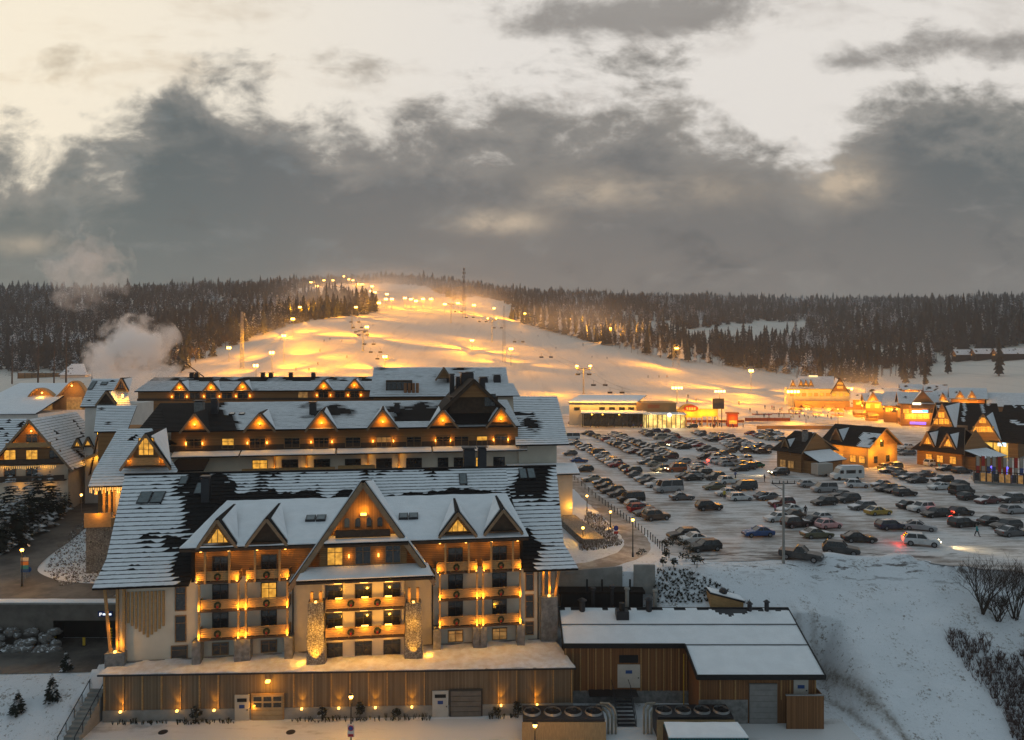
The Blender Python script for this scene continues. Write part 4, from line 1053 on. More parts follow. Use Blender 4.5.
# corner posts: stone piers below lit timber struts
for px, d, zs in ((117.5, -1, -4.6), (548, 1, -.9)):
    s = H.s(px); a = MB(); a.box(s - .95, s + .95, -.75, .9, -7, zs); part('corner_pier', a, STONE, hot)
    for q in (-.6, .1, .75):
        a = MB(); a.bar((s + q, -.25 - .1 * q, zs), (s + q + (.55 if q * d > 0.5 else 0) * d, -.3, 2.4), .24, .24); part('corner_post', a, WOODP, hot)
    a = MB(); a.box(s - .12, s + .12, -.72, -.5, zs + .02, zs + .2); part('uplight', a, BULB, hot)
    light(hot, (s + .3, -.75, zs + .8), 30, WARM, .1); light(hot, (s - .35, -.6, zs + 2.6), 14, WARM, .1)
for px, y0, y1 in ((293, 580, 664), (432.5, 575, 655), (538, 565, 650)):
    s = H.s(px, -.1); a = MB(); a.tube((s, -.12, H.z(px, y1)), (s, -.12, H.z(px, y0)), .07); part('drainpipe', a, METAL, hot)

# centre bay under its great gable
tc_ = -1.6; sc = H.s(363.5, tc_); bw = H.s(404, tc_) - sc
a = MB(); a.box(sc - bw, sc + bw, tc_, -.003, -6.5, 2.3); part('bay_wall', a, PLASTER, hot)
zl = H.z(363, 567, tc_)
a = MB(); a.box(sc - bw - .3, sc + bw + .3, tc_ + .02, 4, 2.31, 6.3); part('bay_upper_wall', a, WOOD, hot)
za = H.z(363.5, 481, -2.4); zlow = 2.0; wl = H.s(435, -2.4) - H.s(363.5, -2.4)
A, Lw, Rw, Bk = Vector((sc, -2.4, za)), Vector((sc - wl, -2.4, zlow)), Vector((sc + wl, -2.4, zlow)), Vector((sc, 11.5, 10.6))
a = MB()
for e in (Lw, Rw):
    lowb = Vector((e.x * .5 + sc * .5, 7.5, 8.0)); e2 = Vector((e.x, -.6, zlow + .25))
    n = (A - e).cross(Bk - e).normalized(); n = n if n.z > 0 else -n
    for tri in ([e, A, Bk], [e, Bk, e2]):
        a.prism(tri, n * .16, 0)
    c = (e + A + Bk) / 3; a.prism([p + (c - p) * .04 + n * .165 for p in (e, A, Bk)], n * .12, 1)
gab = part('gable_roof', a, [TILE, SNOW], hot)
a = MB()
for e in (Lw, Rw): a.bar(e + Vector((0, -.08, -.25)), A + Vector((0, -.08, -.25)), .14, .45); a.bar(e + Vector((0, .10, -.55)), A + Vector((0, .1, -.6)), .10, .25)
part('bargeboard', a, TRIM, gab)
zg = H.z(363, 535, -1.5); kk = (za - zlow) / wl; hw = (za - zg) / kk - .35
a = MB(); a.prism([(sc - hw, -1.45, zg), (sc + hw, -1.45, zg), (sc, -1.45, za - .6)], (0, .2, 0)); part('gable_face', a, WOODV, gab)
for q in (-1.5, -.5, .5, 1.5):
    s = sc + q * 1.15; a = MB(); zb = H.z(363, 527, -1.5)
    pts = [(s - .26, -1.47, zb), (s + .26, -1.47, zb)] + [(s + .26 * math.cos(t), -1.47, zb + .75 + .26 * math.sin(t)) for t in [math.pi * k / 6 for k in range(7)]]
    a.prism(pts, (0, -.05, 0)); part('arched_window', a, GLASS if q > -1 else SKYGLASS, gab)
a = MB(); a.box(sc - hw + .9, sc + hw - .9, -2.35, -2.2, zg - .05, zg + .75); part('dark_railing', a, WOODD, gab)
a = MB(); a.box(sc - .3, sc + .3, -1.75, -1.5, H.z(363, 515, -1.5), H.z(363, 513, -1.5)); part('lamp', a, BULB, gab)
light(hot, (sc, -2.1, H.z(363, 511, -1.5)), 55, WARM, .12); light(hot, (sc - 3, -2.0, zg + 1.0), 8, WARM, .1); light(hot, (sc + 3, -2.0, zg + 1.0), 8, WARM, .1)
# two snow laden ledges across the bay
for y0, y1, p0, p1, t0, t1 in ((535.5, 544, 324, 408.5, -1.5, -2.7), (566, 580, 296, 433, -1.6, -3.5)):
    sa, sb = H.s(p0, t1), H.s(p1, t1); zt, zb = H.z(364, y0, t0), H.z(364, y1 - 1.5, t1)
    part('snow_ledge', snow_panel([(sa, t1, zb), (sb, t1, zb), (sb - .5, t0, zt), (sa + .5, t0, zt)], .16, 40, 5, .05), [TILE, SNOW], hot)
    a = MB(); a.box(sa + .02, sb - .02, t1 + .02, t1 + .14, zb - .42, zb - .19); part('fascia', a, WOODD, hot)
zw = H.z(363, 565, tc_)
for px, lit in ((335, LITP), (363, None), (393, None)): window(hot, H.s(px, tc_), zw + .15, 1.5, 1.8, tc_ + .02, lit, 2, 1, FRAMEW)
for px in (349, 378.5): sconce(hot, H.s(px, tc_), zw + 1.0, tc_ + .02, 7)
for i, z in enumerate(ZF[1:]):
    b0, b1 = H.s(325.5, -3.1), H.s(404.5, -3.1)
    o = balcony(hot, b0, b1, z, tc_, 1.5, (), z, (), WOODP)
    for px in (339, 365, 388.5):
        s = H.s(px, -3.2); a = MB(); a.box(s - .35, s + .35, -3.45, -3.3, z + 1.22, z + 1.30); part('rail_lamp', a, BULB, o)
        light(hot, (s, -3.62, z + 1.05), 48, WARM, .08)
for z in (ZF[1], ZF[2], -6.1):
    for px in (334, 363.5, 392): window(hot, H.s(px, tc_), z + .05, 1.6, 2.0 if z > -5 else 1.6, tc_, None, 2, 1, FRAMED)
    for px in (338, 364, 389):
        s = H.s(px, -2.4); a = MB(); a.box(s - .4, s + .4, -2.6, -2.3, z + 2.52, z + 2.6); part('ceiling_lamp', a, BULB, hot); light(hot, (s, -2.5, z + 2.3), 22, WARM, .1)
for px in (316.5, 413.5):
    s = H.s(px, -2.4); zt, zb = H.z(px, 601, -2.4), -6.7; mb = MB(); rings = []
    for i in range(9):
        k = i / 8; r = .98 - .22 * k; rings.append([(s + r * x * (1 + .05 * fn(s + x * 3, k * 5, 1)), -2.3 + r * y * .9, zb + (zt - zb) * k) for x, y in ((-1, -1), (-.35, -1.06), (.35, -1.06), (1, -1), (1.06, 0), (1, 1), (-1, 1), (-1.06, 0))])
    mb.loft(rings); part('stone_pillar', mb, RUBBLE if 'RUBBLE' in globals() else STONE, hot)
    for q in (-.45, .45): a = MB(); a.box(s + q - .14, s + q + .14, -2.7, -2.4, zt, 1.4); part('pillar_post', a, WOODP, hot)
    a = MB(); a.box(s - .12, s + .12, -3.1, -2.95, zt + .02, zt + .2); part('uplight', a, BULB, hot); light(hot, (s, -3.1, zt + .75), 22, WARM, .08)
    a = MB(); a.box(s - .15, s + .15, -3.55, -3.35, -6.2, -6.0); part('spotlight', a, BULB, hot); light(hot, (s, -4.0, -5.9), 620, WARM, .08, spot=62, blend=.8, aim=(0, .42, 1)); light(hot, (s + (1.6 if px > 360 else -1.6), -2.6, -5.6), 26, WARM, .08); light(hot, (s, -4.1, -2.2), 60, WARM, .1)
for p0, p1 in ((200, 285), (440, 518)):
    for k in range(4): s = H.s(lerp(p0, p1, k / 3), -.9); a = MB(); a.box(s - .1, s + .1, -.75, -.55, 5.45, 5.55); part('eave_fill_light', a, BULB, hot); light(hot, (s, -.75, 5.2), 14, WARM, .08)  # added fill lights under the eaves to brighten the timber facade
# wreaths on the rails
wr = MB(); n = 14
for i in range(n):
    t = 6.283 * i / n; c = Vector((.27 * math.cos(t), random.uniform(-.03, .03), .27 * math.sin(t))); wr.ball(c, .11, .09, .11, 6, 4, 0, .4)
WREATH = mat('fir wreath', (0.025, 0.045, 0.02), 0.9, 0.5, 8); RED = mat('red ribbon', (0.45, 0.02, 0.015), 0.6, 0.2, 5)
WR = []
def wreath(px, z, t, label):
    if not WR:
        o = solo('wreath', wr, WREATH, group='wreaths on the balcony rails'); tag(o, cat='wreath'); b = MB(); b.ball((0, -.08, -.16), .13, .06, .10, 8, 5); b.bar((0, -.08, -.16), (-.1, -.09, -.36), .07, .03); b.bar((0, -.08, -.16), (.1, -.09, -.36), .07, .03)
        part('bow', b, RED, o, wz=False); WR.append(o)
    else: o = dup(WR[0])
    o.location = H.w(H.s(px, t), t, z); o.rotation_euler = (0, 0, H.a); o['label'] = label
FLN = ['top', 'middle', 'lowest']
for i, z in enumerate(ZF):
    for k, px in enumerate((217.5, 266.5)): wreath(px, z + .52, -1.55, 'fir wreath with red bow on the %s balcony rail of the left group, %s one' % (FLN[i], ('left', 'right')[k]))
    for k, px in enumerate((456.5, 501)): wreath(px, z + .52, -1.55, 'fir wreath with red bow on the %s balcony rail of the right group, %s one' % (FLN[i], ('left', 'right')[k]))
    if i:
        for k, px in enumerate((351, 377.5)): wreath(px, z + .62, -3.22, 'fir wreath with red bow on the %s brightly lit centre balcony, %s one' % (('', 'upper', 'lower')[i], ('left', 'right')[k]))

# ------------------------------------------------------------------ retaining wall with garage doors
WF = Fr(103, 70.6, 2.0); WL = WF.s(573)
rw = WF.thing('retaining_wall', 'long board clad retaining wall with garage doors and amber uplights below the hotel', 'wall', -11.0)
zt = -6.3
a = MB(); a.box(0, WL, 0, .5, -11.3, zt - .02); part('cladding', a, CLAD, rw)
a = MB(); a.box(0, WL, -.12, -.004, -11.3, -9.85); part('stone_base', a, CONC, rw)
a = MB(); a.box(-.4, WL + .3, -.35, .55, zt, zt + .16); part('coping', a, METAL, rw)
P4 = [(-.4, -.32, zt + .17), (WL + .2, -.32, zt + .17), (WL - 1.5, 7.6, -5.9), (.2, 3.2, -5.85)]
part('snow_bank', snow_panel(P4, .12, 90, 14, .16, holes=None), [STONE, mat('thin bank snow', (0.76, 0.77, 0.80), 0.8, 0.1, 1.0, 0.5, col2=(0.60, 0.56, 0.52), bscale=6)], rw)
n = 25
for i in range(n + 1):
    s = .15 + (WL - .3) * i / n; px = pix(WF.w(s, 0, -8))[0]
    if 236 < px < 284 or 433 < px < 482: continue
    a = MB(); a.box(s - .07, s + .07, -.1, -.003, -9.84, zt - .03); part('batten', a, WOODP, rw)
for px in (121, 177.5, 214.5, 302, 339, 375.5, 412, 501, 537):
    s = WF.s(px, -.2); a = MB(); a.box(s - .1, s + .1, -.42, -.22, -9.95, -9.78); part('uplight', a, BULB, rw); light(rw, (s, -.36, -9.6), 60, WARM, .04, spot=70, blend=.8, aim=(0, .12, 1)); light(rw, (s, -.45, -9.6), 6, WARM, .04)
def garage(p0, p1, y0, y1, lit):
    s0, s1 = WF.s(p0), WF.s(p1); z1, z0 = WF.z(p0, y0), -11.0
    a = MB(); a.box(s0 - .16, s1 + .16, -.2, -.125, z0, z1 + .16); o = part('garage_door', a, WOODP if lit else FRAMED, rw)
    a = MB()
    for i in range(5): a.box(s0, s1, -.26, -.205, z0 + .02 + (z1 - z0) * i / 5, z0 + (z1 - z0) * (i + 1) / 5 - .03)
    part('door_panel', a, mat('garage door', (0.42, 0.30, 0.16) if lit else (0.16, 0.14, 0.12), 0.6, 0.2, 2), o)
    a = MB()
    for r in range(2 if lit else 0):
        for i in range(3): w = (s1 - s0) / 3; a.box(s0 + w * i + .1, s0 + w * (i + 1) - .1, -.29, -.265, z1 - .62 - r * .62, z1 - .18 - r * .62)
    if lit: part('pane', a, GLASS, o)
def wall_door(p0, p1, y0, mcol):
    s0, s1 = WF.s(p0), WF.s(p1); z1 = WF.z(p0, y0)
    a = MB(); a.box(s0, s1, -.24, -.125, -11, z1); o = part('door', a, mat('painted door', mcol, 0.6, 0.1, 2), rw)
    a = MB(); a.box(s0 + .25, s1 - .25, -.27, -.245, z1 - .7, z1 - .35); part('vent', a, BLACK, o)
    a = MB(); a.box((s0 + s1) / 2 - .28, (s0 + s1) / 2 + .28, -.26, -.245, z1 - 1.35, z1 - 1.0); part('door_sign', a, mat('blue sign', (0.03, 0.06, 0.22), 0.5, 0.1), o)
    a = MB(); a.box(s1 - .25, s1 - .13, -.31, -.245, -9.95, -9.85); part('handle', a, METAL, o)
garage(253.5, 283, 694, 722, True); garage(451, 481, 690, 720, False); wall_door(235.5, 250, 694, (.55, .47, .36)); wall_door(432.5, 448.5, 690, (.48, .46, .42))
s = WF.s(268, -.3); a = MB(); a.box(s - .2, s + .2, -.55, -.2, -7.1, -6.9); part('flood_lamp', a, BULB, rw); light(rw, (s, -1.0, -7.4), 55, WARM, .1)
light(rw, (WF.s(253, -.5), -.5, -9.6), 12, WARM, .08)
# stair, plinth corner at the left
st = thing('outdoor_staircase', 'narrow dark staircase with handrails climbing beside the left end of the retaining wall', 'staircase', (-43, 66, -11.2))
a = MB()
for i in range(18):
    k = i / 18; a.box(.2 - k * .4, 1.7 - k * .4, k * 8, k * 8 + .46, 0, .2 + k * 4.4)
part('steps', a, CONC, st, wz=False)
for s in (.15, 1.75):
    a = MB(); a.bar((s, 0, 1.1), (s - .4, 8.2, 5.5), .07, .07)
    for i in range(7): a.bar((s - .4 * i / 6, i * 8.2 / 6, .1 + 4.4 * i / 6), (s - .4 * i / 6, i * 8.2 / 6, 1.1 + 4.4 * i / 6), .05, .05)
    part('handrail', a, METAL, st, wz=False)
# ------------------------------------------------------------------ the second hotel wing behind
B = Fr(171, 110, 10.0)
h2 = B.thing('hotel_building', 'long timber hotel right behind the nearest one, six lit triangular dormers on its roof', 'hotel', -1.0)
zE = B.z(171, 431, -.6); L2 = B.s(518)
zP1, zP0 = B.z(171, 452.5), B.z(171, 457.5, -1.6)
a = MB(); a.box(0, L2, 0, 20, -1.5, zP1 - .1); part('wall', a, PLASTER, h2)
a = MB(); a.box(0, L2, .05, 20, zP1 - .09, zE); part('upper_wall', a, WOOD, h2)
a = MB(); a.box(-.3, L2 + .3, -.02, .04, zP1 + .02, zP1 + 1.0); part('parapet_rail', a, WOODD, h2)
for i, (p0, p1) in enumerate(((172, 240), (240.8, 336), (337, 432), (433, 527))):
    s0, s1 = B.s(p0, -1), B.s(p1, -1)
    part('snow_ledge', snow_panel([(s0, -1.7, zP0), (s1 - .1, -1.7, zP0), (s1 - .1, -.05, zP1), (s0, -.05, zP1)], .16, 20, 4, .05), [TILE, SNOW], h2)
zRg = B.z(340, 401.5, 13)
def bare2(c):
    q = B.w(c.x, c.y, c.z); X, Yp = pix(q); k = 0
    if X < 227 + 12 * fn(c.x, c.y, .5) + (Yp - 412) * 1.0: return 1.0
    k += 1.2 * math.exp(-((X - 330) / 22) ** 2 - ((Yp - 412) / 9) ** 2) + 1.4 * math.exp(-((X - 430) / 45) ** 2 - ((Yp - 416) / 12) ** 2)
    if Yp > 422 and X > 250: k -= 1.0
    return fn(c.x, c.y, .3) * .7 + fn(c.x, c.y, 1) * .35 + k - .05
sl = B.s(136, -.8)
part('roof', tile_roof([(-.2, -.9, zE - .05), (L2 + .3, -.9, zE - .05), (L2 + .3, 13, zRg), (B.s(160, 13), 13, zRg)], 24, bare2, .6), [TILE, SNOW], h2)
part('roof', tile_roof([(sl, -1.2, B.z(137, 434, -1.2)), (-.25, -1.2, B.z(137, 434, -1.2)), (B.s(160, 13) + 3, 13, zRg - .05), (B.s(160, 13), 13, zRg - .05)], 20, lambda c: True, .6), [TILE, SNOW], h2)
a = MB(); a.prism([(B.s(160, 13), 13, zRg), (L2, 13, zRg), (L2 + .3, 27, zE), (sl, 27, zE)], (0, 0, -.15)); part('rear_roof', a, TILE, h2)
a = MB(); a.box(sl + 1, -.1, 0.3, 20, -1.5, zE - 1.2); part('end_wall', a, PLASTER, h2)
P2 = (0, -.9, zE); N2 = Vector((0, -(zRg - zE), 13.9)).normalized()
for px, pw, base, apex in ((194.5, 13, 429.5, 413), (259.5, 14, 429, 413), (321.5, 14.5, 428.5, 410.5), (382.8, 14, 427, 409.5), (443, 13.5, 425.5, 409.5), (501, 13, 424.5, 407)):
    s, zb = B.at(px, base, -1); za = B.z(px, apex, -1); w = B.s(px + pw, -1) - s
    dormer(h2, s, w, zb, za, -1.0, 6.5, za + .1, WOOD, None, 85, px > 230, .3)
zw0 = zP1 + .35
for px, lit in ((194, 0), (228, 1), (257.5, 0), (292, 0), (321.5, 0), (353, 0), (384, 1), (414, 0), (443, 0), (461.5, 0), (482, 1), (501, 0)):
    window(h2, B.s(px), B.z(px, 448.5 - (px - 200) * .011), 2.3 if not lit or px == 384 else 1.7, 1.5, .04, LITP if lit and px != 384 else (DIMP if lit else None), 3 if px in (257.5, 321.5, 384) else 2, 1, FRAMEW)
for px in (186, 202.5, 247.5, 267, 311, 332, 373, 393.5, 435.5, 450.5, 493.5, 508):
    sconce(h2, B.s(px), B.z(px, 443.5 - (px - 200) * .013), .03, 11)
for px, lit, w in ((260, 1, 2.2), (290, 0, 2.4), (322, 0, 2.4), (353, 0, 2.4), (384, 0, 2.4), (414, 0, 2.4), (443, 0, 1.6), (459, 0, 1.6), (479, 1, 1.0), (499, 0, 1.8)):
    window(h2, B.s(px), B.z(px, 471 - (px - 260) * .015), w, 1.7, -.01, LITP if lit else None, 2, 1, FRAMED)
for px in (274.5, 306.5, 368, 399):
    s = B.s(px, -.3); zb = B.z(px, 470 - (px - 260) * .015); a = MB(); a.box(s - .12, s + .12, -.35, -.1, zb - 2.5, zP0 + .2); a.box(s - .5, s + .5, -.35, -.1, zP0 - .4, zP0 - .1); part('lit_post', a, WOODP, h2)
    light(h2, (s, -.8, zb + .3), 14, WARM, .08); light(h2, (s + .4, -.7, zb + 2.0), 5, WARM, .08)
for p0, p1, y0 in ((242, 335, 468), (338, 375, 467)):
    a = MB(); s0, s1 = B.s(p0, -1), B.s(p1, -1); z = B.z(300, y0, -1); a.box(s0, s1, -1.1, -1.0, z - 1.2, z); a.box(s0, s1, -1.15, -.95, z, z + .08); part('railing', a, WOODP, h2)
a = MB(); s0, s1 = B.s(168, -4), B.s(206, -4); z = B.z(187, 461, -4); a.prism([(s0, -5.5, z - 1.2), (s1, -5.5, z - 1.2), (s1, -1.8, z + .1), (s0 + .8, -1.8, z + .1)], (0, 0, -.25)); part('porch_roof', a, TILE, h2)
for px, y, w, h in ((199.5, 404, .7, 1.7), (215, 405, .55, 2.2), (313, 406, .55, 1.8), (397, 404, .5, 1.3)):
    c = B.hit(px, y + 8, P2, N2); chimney(h2, c.x, c.y, c.z - .6, c.z + h, w, STONE if px < 205 else METAL)
for px in (232, 242): skylight(B, h2, px - 80 + 80, 414.5, .9, 1.0, P2, N2)
# end block on the right with the wide snowy roof
s0, s1 = B.s(515, 2), B.s(569, -2.5); ze = B.z(568, 444.5, -2.5); zr = B.z(556, 396.5, 14)
part('roof', tile_roof([(B.s(518, -2.5) - .4, -2.5, ze), (s1, -2.5, ze), (B.s(557, 14), 14, zr), (B.s(513, 14), 14, zr)], 26, lambda c: fn(c.x, c.y, .4) * .6 + fn(c.x, c.y, 1.3) * .4 + 1.1 * math.exp(-((pix(B.w(c.x, c.y, c.z))[0] - 530) / 9) ** 2 - ((pix(B.w(c.x, c.y, c.z))[1] - 424) / 9) ** 2) + .9 * math.exp(-((pix(B.w(c.x, c.y, c.z))[1] - 414) / 2) ** 2) * (pix(B.w(c.x, c.y, c.z))[0] < 534), .6), [TILE, SNOW], h2)
a = MB(); a.box(L2 + .01, B.s(556, 0), -.5, 22, -1.5, ze + .6); part('end_block', a, PLASTER, h2)
# great dark cross gable
c = B.s(473.5, 1.0); za = B.z(474, 380, .2); w = B.s(505, .2) - c; zb = za - w * .95
a = MB()
for sg in (-1, 1):
    e0, e1 = Vector((c + sg * w, .2, zb)), Vector((c + sg * w, 12, zb)); A0_, A1_ = Vector((c, .2, za)), Vector((c, 16, za + .2))
    n = (A0_ - e0).cross(e1 - e0).normalized(); n = n if n.z > 0 else -n
    a.prism([e0, A0_, A1_, e1], n * .2, 0)
cg = part('cross_gable', a, [TILE2], h2)
zc = za - w * .55
a = MB(); a.prism([(c - w * .52, .6, zc), (c + w * .52, .6, zc), (c, .6, za - .5)], (0, .2, 0)); part('gable_face', a, WOOD, cg)
a = MB(); a.box(c - w * .75, c + w * .8, 1.2, 8, B.z(474, 424, 1.2), zc); part('dark_wall', a, WOODD, cg)
a = MB(); a.prism([(c - w * .95, -.8, B.z(474, 424, -.8)), (c + w * 1.05, -.8, B.z(474, 424, -.8)), (c + w * .8, 3.5, B.z(474, 403, 3.5)), (c - w * .7, 3.5, B.z(474, 403, 3.5))], (0, 0, .15)); part('porch_roof', a, TILE, cg)
for sg in (-1, 1): a = MB(); a.bar((c + sg * w, .12, zb - .2), (c, .12, za - .2), .12, .45); part('bargeboard', a, WOODD, cg)
window(h2, B.s(491), B.z(491, 406, 1.0), 1.8, 2.0, 1.18, None, 2, 1, FRAMED)
for px, y, w_, hh in ((465, 381, .8, 3.0), (482, 386, .5, 2.2), (452, 383, .4, 2.0), (458, 385, .4, 1.4)): chimney(h2, B.s(px, 9), 9, B.z(px, y + 12, 9), B.z(px, y - 7, 9), w_, METAL)
# low lit annex at the right corner
AN = Fr(557, 112, 10); an = AN.thing('annex_building', 'small lit plaster annex with flat snowy roof at the right end of the second hotel', 'annex', -1.0)
z1 = AN.z(570, 471); a = MB(); a.box(-4, AN.s(572.5), 0, 7, -1.3, z1 - .3); part('wall', a, PLASTER, an)
part('roof', snow_panel([(-7, -1, z1 - .3), (AN.s(580, -1), -1, z1 - .3), (AN.s(575, 8), 8, z1 + .1), (-7, 8, z1 + .1)], .2, 20, 8, .05), [TILE, SNOW], an)
s = AN.s(571, -.3); a = MB(); a.box(s - .1, s + .1, -.3, -.05, 2.0, 2.2); part('uplight', a, BULB, an); light(an, (s - .1, -.9, 2.4), 60, WARM, .1)
a = MB(); a.box(AN.s(556), AN.s(571) + .6, -16, -.3, -1.2, 1.0); part('stone_terrace', a, RUBBLE, an)
light(an, (AN.s(568), -14, 2.2), 30, WARM, .1)

# ------------------------------------------------------------------ third row: the long low wing and the hall with the pipes
C3 = Fr(138, 165, 7); h3 = C3.thing('hotel_wing', 'low long hotel wing with five small lit dormers below the ski slope, left', 'hotel wing', 0.0)
L3 = C3.s(376); zE = C3.z(138, 391.5, -.4); zR = C3.z(250, 377, 9)
a = MB(); a.box(0, L3, 0, 16, -.5, zE); part('wall', a, WOOD, h3)
a = MB(); a.box(-.2, L3 + .2, -.06, -.005, C3.z(138, 401), C3.z(138, 398.5)); part('parapet_rail', a, WOODD, h3)
def bare3(c):
    q = pix(C3.w(c.x, c.y, c.z)); return fn(c.x, c.y, .3) * .8 + fn(c.x, c.y, 1) * .5 + (.75 if q[1] < 381.5 else -.2) + .6 * math.exp(-((q[0] - 255) / 8) ** 2)
part('roof', tile_roof([(-.5, -.8, zE), (L3 + .4, -.8, zE), (L3 + .4, 9, zR), (.5, 9, zR)], 14, bare3, .9, .1, .08), [TILE, SNOW], h3)
a = MB(); a.prism([(.5, 9, zR), (L3, 9, zR), (L3 + .3, 18, zE), (-.5, 18, zE)], (0, 0, -.15)); part('rear_roof', a, TILE, h3)
for px, base, apex in ((179.5, 391, 381), (211, 391, 381), (242.5, 390.5, 380.5), (323.5, 389.5, 380), (354.5, 388.5, 379)):
    s, zb = C3.at(px, base, -.9); dormer(h3, s, C3.s(px + 8.5, -.9) - s, zb, C3.z(px, apex, -.9), -.9, 5, None, WOOD, None, 70, True, .25)
for px in (172, 187, 204, 219.5, 236, 250, 317, 330.5, 348, 361): sconce(h3, C3.s(px), C3.z(px, 396.5 - (px - 200) * .01), -.01, 12)
for px in (179.5, 195, 211, 227, 243, 303, 323.5, 340, 354.5): window(h3, C3.s(px), C3.z(px, 399 - (px - 200) * .01), 2.2, 1.4, 0, DIMP if px == 303 else None, 2, 1, FRAMEW)
for px in (192, 197, 263, 271, 313.5, 291): chimney(h3, C3.s(px, 9), 9, zR - 1, C3.z(px, 373.5, 9), .5, METAL)
a = MB(); s = C3.s(195, 10); a.bar((C3.s(204, 12), 12, zR), (C3.s(204, 12) - 7, 12, zR + 5.5), .22, .22); part('antenna_boom', a, METAL, h3)

C4 = Fr(371, 150, 7); h4 = C4.thing('hotel_wing', 'tall snow roofed hotel hall with a dark window band and four copper vent pipes', 'hotel wing', 0.0)
L4 = C4.s(510); zE = C4.z(371, 397, -.5); zR = C4.z(374, 367.5, 13)
a = MB(); a.box(.5, L4 - .5, 0, 26, -.5, zE + .5); part('wall', a, WOOD, h4)
bare4 = lambda c: fn(c.x, c.y, .3) * .7 + fn(c.x, c.y, 1.1) * .4 + (.4 if pix(C4.w(c.x, c.y, c.z))[1] < 371 else 0)
part('roof', tile_roof([(-.3, -.8, zE), (L4, -.8, zE), (C4.s(506, 13), 13, zR), (C4.s(374, 13), 13, zR)], 26, bare4, .8, .08, .06), [TILE, SNOW], h4)
a = MB(); a.prism([(C4.s(374, 13), 13, zR), (C4.s(506, 13), 13, zR), (L4, 27, zE), (0, 27, zE)], (0, 0, -.15)); part('rear_roof', a, TILE, h4)
P_4 = (0, -.8, zE); N4 = Vector((0, -(zR - zE), 13.8)).normalized()
cb = C4.hit(399, 390, P_4, N4); sA, sB = C4.s(386, cb.y), C4.s(412, cb.y)
a = MB(); a.box(sA, sB, cb.y - .4, cb.y + 6, cb.z - .5, cb.z + 2.1); o = part('roof_window', a, WOODD, h4)
a = MB(); a.box(sA + .25, sB - .25, cb.y - .45, cb.y - .405, cb.z + .1, cb.z + 1.8); part('pane', a, GLASS, o)
a = MB()
for i in range(1, 5): x = sA + (sB - sA) * i / 5; a.box(x - .06, x + .06, cb.y - .5, cb.y - .455, cb.z + .1, cb.z + 1.8)
part('glazing_bars', a, WOODD, o)
COPPER = mat('copper', (0.42, 0.20, 0.10), 0.45, 0.3, 2, metal=.8)
for px in (407, 411, 415, 419): s = C4.s(px - 1.5, 2); a = MB(); a.tube((s, 1.0, zE - 1), (s, 1.0, C4.z(px, 383, 1)), .34, n=10); part('vent_pipe', a, COPPER, h4)
s, zb = C4.at(444, 378, 4); dormer(h4, s, C4.s(451, 4) - s, zb, C4.z(444, 367.5, 4), 4.0, 11, None, WOOD, None, 0, True, .3)
sA, sB = C4.s(488, -4), C4.s(520, -4); z0, z1 = C4.z(518, 396, -4), C4.z(490, 383.5, 4)
a = MB(); a.box(sA + .5, sB - 1.2, -3, 9, -.5, z0); part('side_wall', a, PLASTER, h4)
part('roof', tile_roof([(sA, -4, z0), (sB, -4, z0), (C4.s(513, 4), 4, z1), (sA, 4, z1)], 14, lambda c: False, .8), [TILE, SNOW], h4)
for px, y in ((450, 378), (484, 381), (470, 376), (497, 379)): chimney(h4, C4.s(px, 6), 6, C4.z(px, y + 8, 6), C4.z(px, y - 3, 6), .8, METAL)

# ------------------------------------------------------------------ left side wing with the tall lit gable window
Wg = Fr(90, 96, 8); hw_ = Wg.thing('hotel_wing', 'steep roofed hotel wing with one tall lit gable window and fairy lights under its eave', 'hotel wing', -3.0)
zE = Wg.z(89, 487, -.8); zR = Wg.z(130, 429, 9); sE = Wg.s(172, -.8)
a = MB(); a.box(3.2, sE, 0, 18, -3.3, zE + .4); part('wall', a, PLASTER, hw_)
part('roof', tile_roof([(Wg.s(88, -.8), -.8, zE), (sE, -.8, zE), (sE, 1.6, zE + 1.7), (Wg.s(93.5, 1.6), 1.6, zE + 1.7)], 5, lambda c: False, .5, .05, .05), [TILE, SNOW], hw_)
part('roof', tile_roof([(Wg.s(93.5, 1.6), 1.6, zE + 1.7), (sE, 1.6, zE + 1.7), (Wg.s(152, 9), 9, zR), (Wg.s(118, 9), 9, zR)], 20, lambda c: fn(c.x, c.y, .8) > .55, .5, .05, .05), [TILE, SNOW], hw_)
a = MB(); a.prism([(Wg.s(118, 9), 9, zR), (Wg.s(150, 9), 9, zR), (sE, 20, zE), (Wg.s(88, -.8), 20, zE)], (0, 0, -.15)); part('rear_roof', a, TILE, hw_)
t0 = .6; s, zb = Wg.at(145.5, 466, t0); za = Wg.z(146.5, 433.5, t0); w = Wg.s(168.5, t0) - s
o = dormer(hw_, s, w, zb, za, t0, 8.5, za + .1, WOOD, None, 0, True, .3)
window(hw_, s, Wg.z(146, 455, t0), 1.9, 2.3, t0 + .3, LITP, 3, 2, FRAMEW); 
a = MB(); a.box(s - w * .62, s + w * .62, t0 + .02, t0 + .12, zb + .1, zb + 1.15); part('balcony_rail', a, WOODP, o)
for q in (-.72, .72): light(hw_, (s + q * w, t0 - .1, zb + .7), 12, WARM, .08)
for i, px in enumerate((104.5, 110, 115, 121)):
    s = Wg.s(px, .2); a = MB(); a.box(s - .16, s + .16, 0, .3, -2.5, zE - .1); part('post', a, WOODP, hw_)
ic = MB(); si = Wg.s(90, -.75); s2 = Wg.s(124, -.75); x = si
while x < s2: ic.box(x - .02, x + .02, -.78, -.74, zE - random.uniform(.35, 1.1), zE - .12); x += .22
part('fairy_lights', ic, glow('fairy lights', (1, .55, .14), 2.2, 0), hw_)
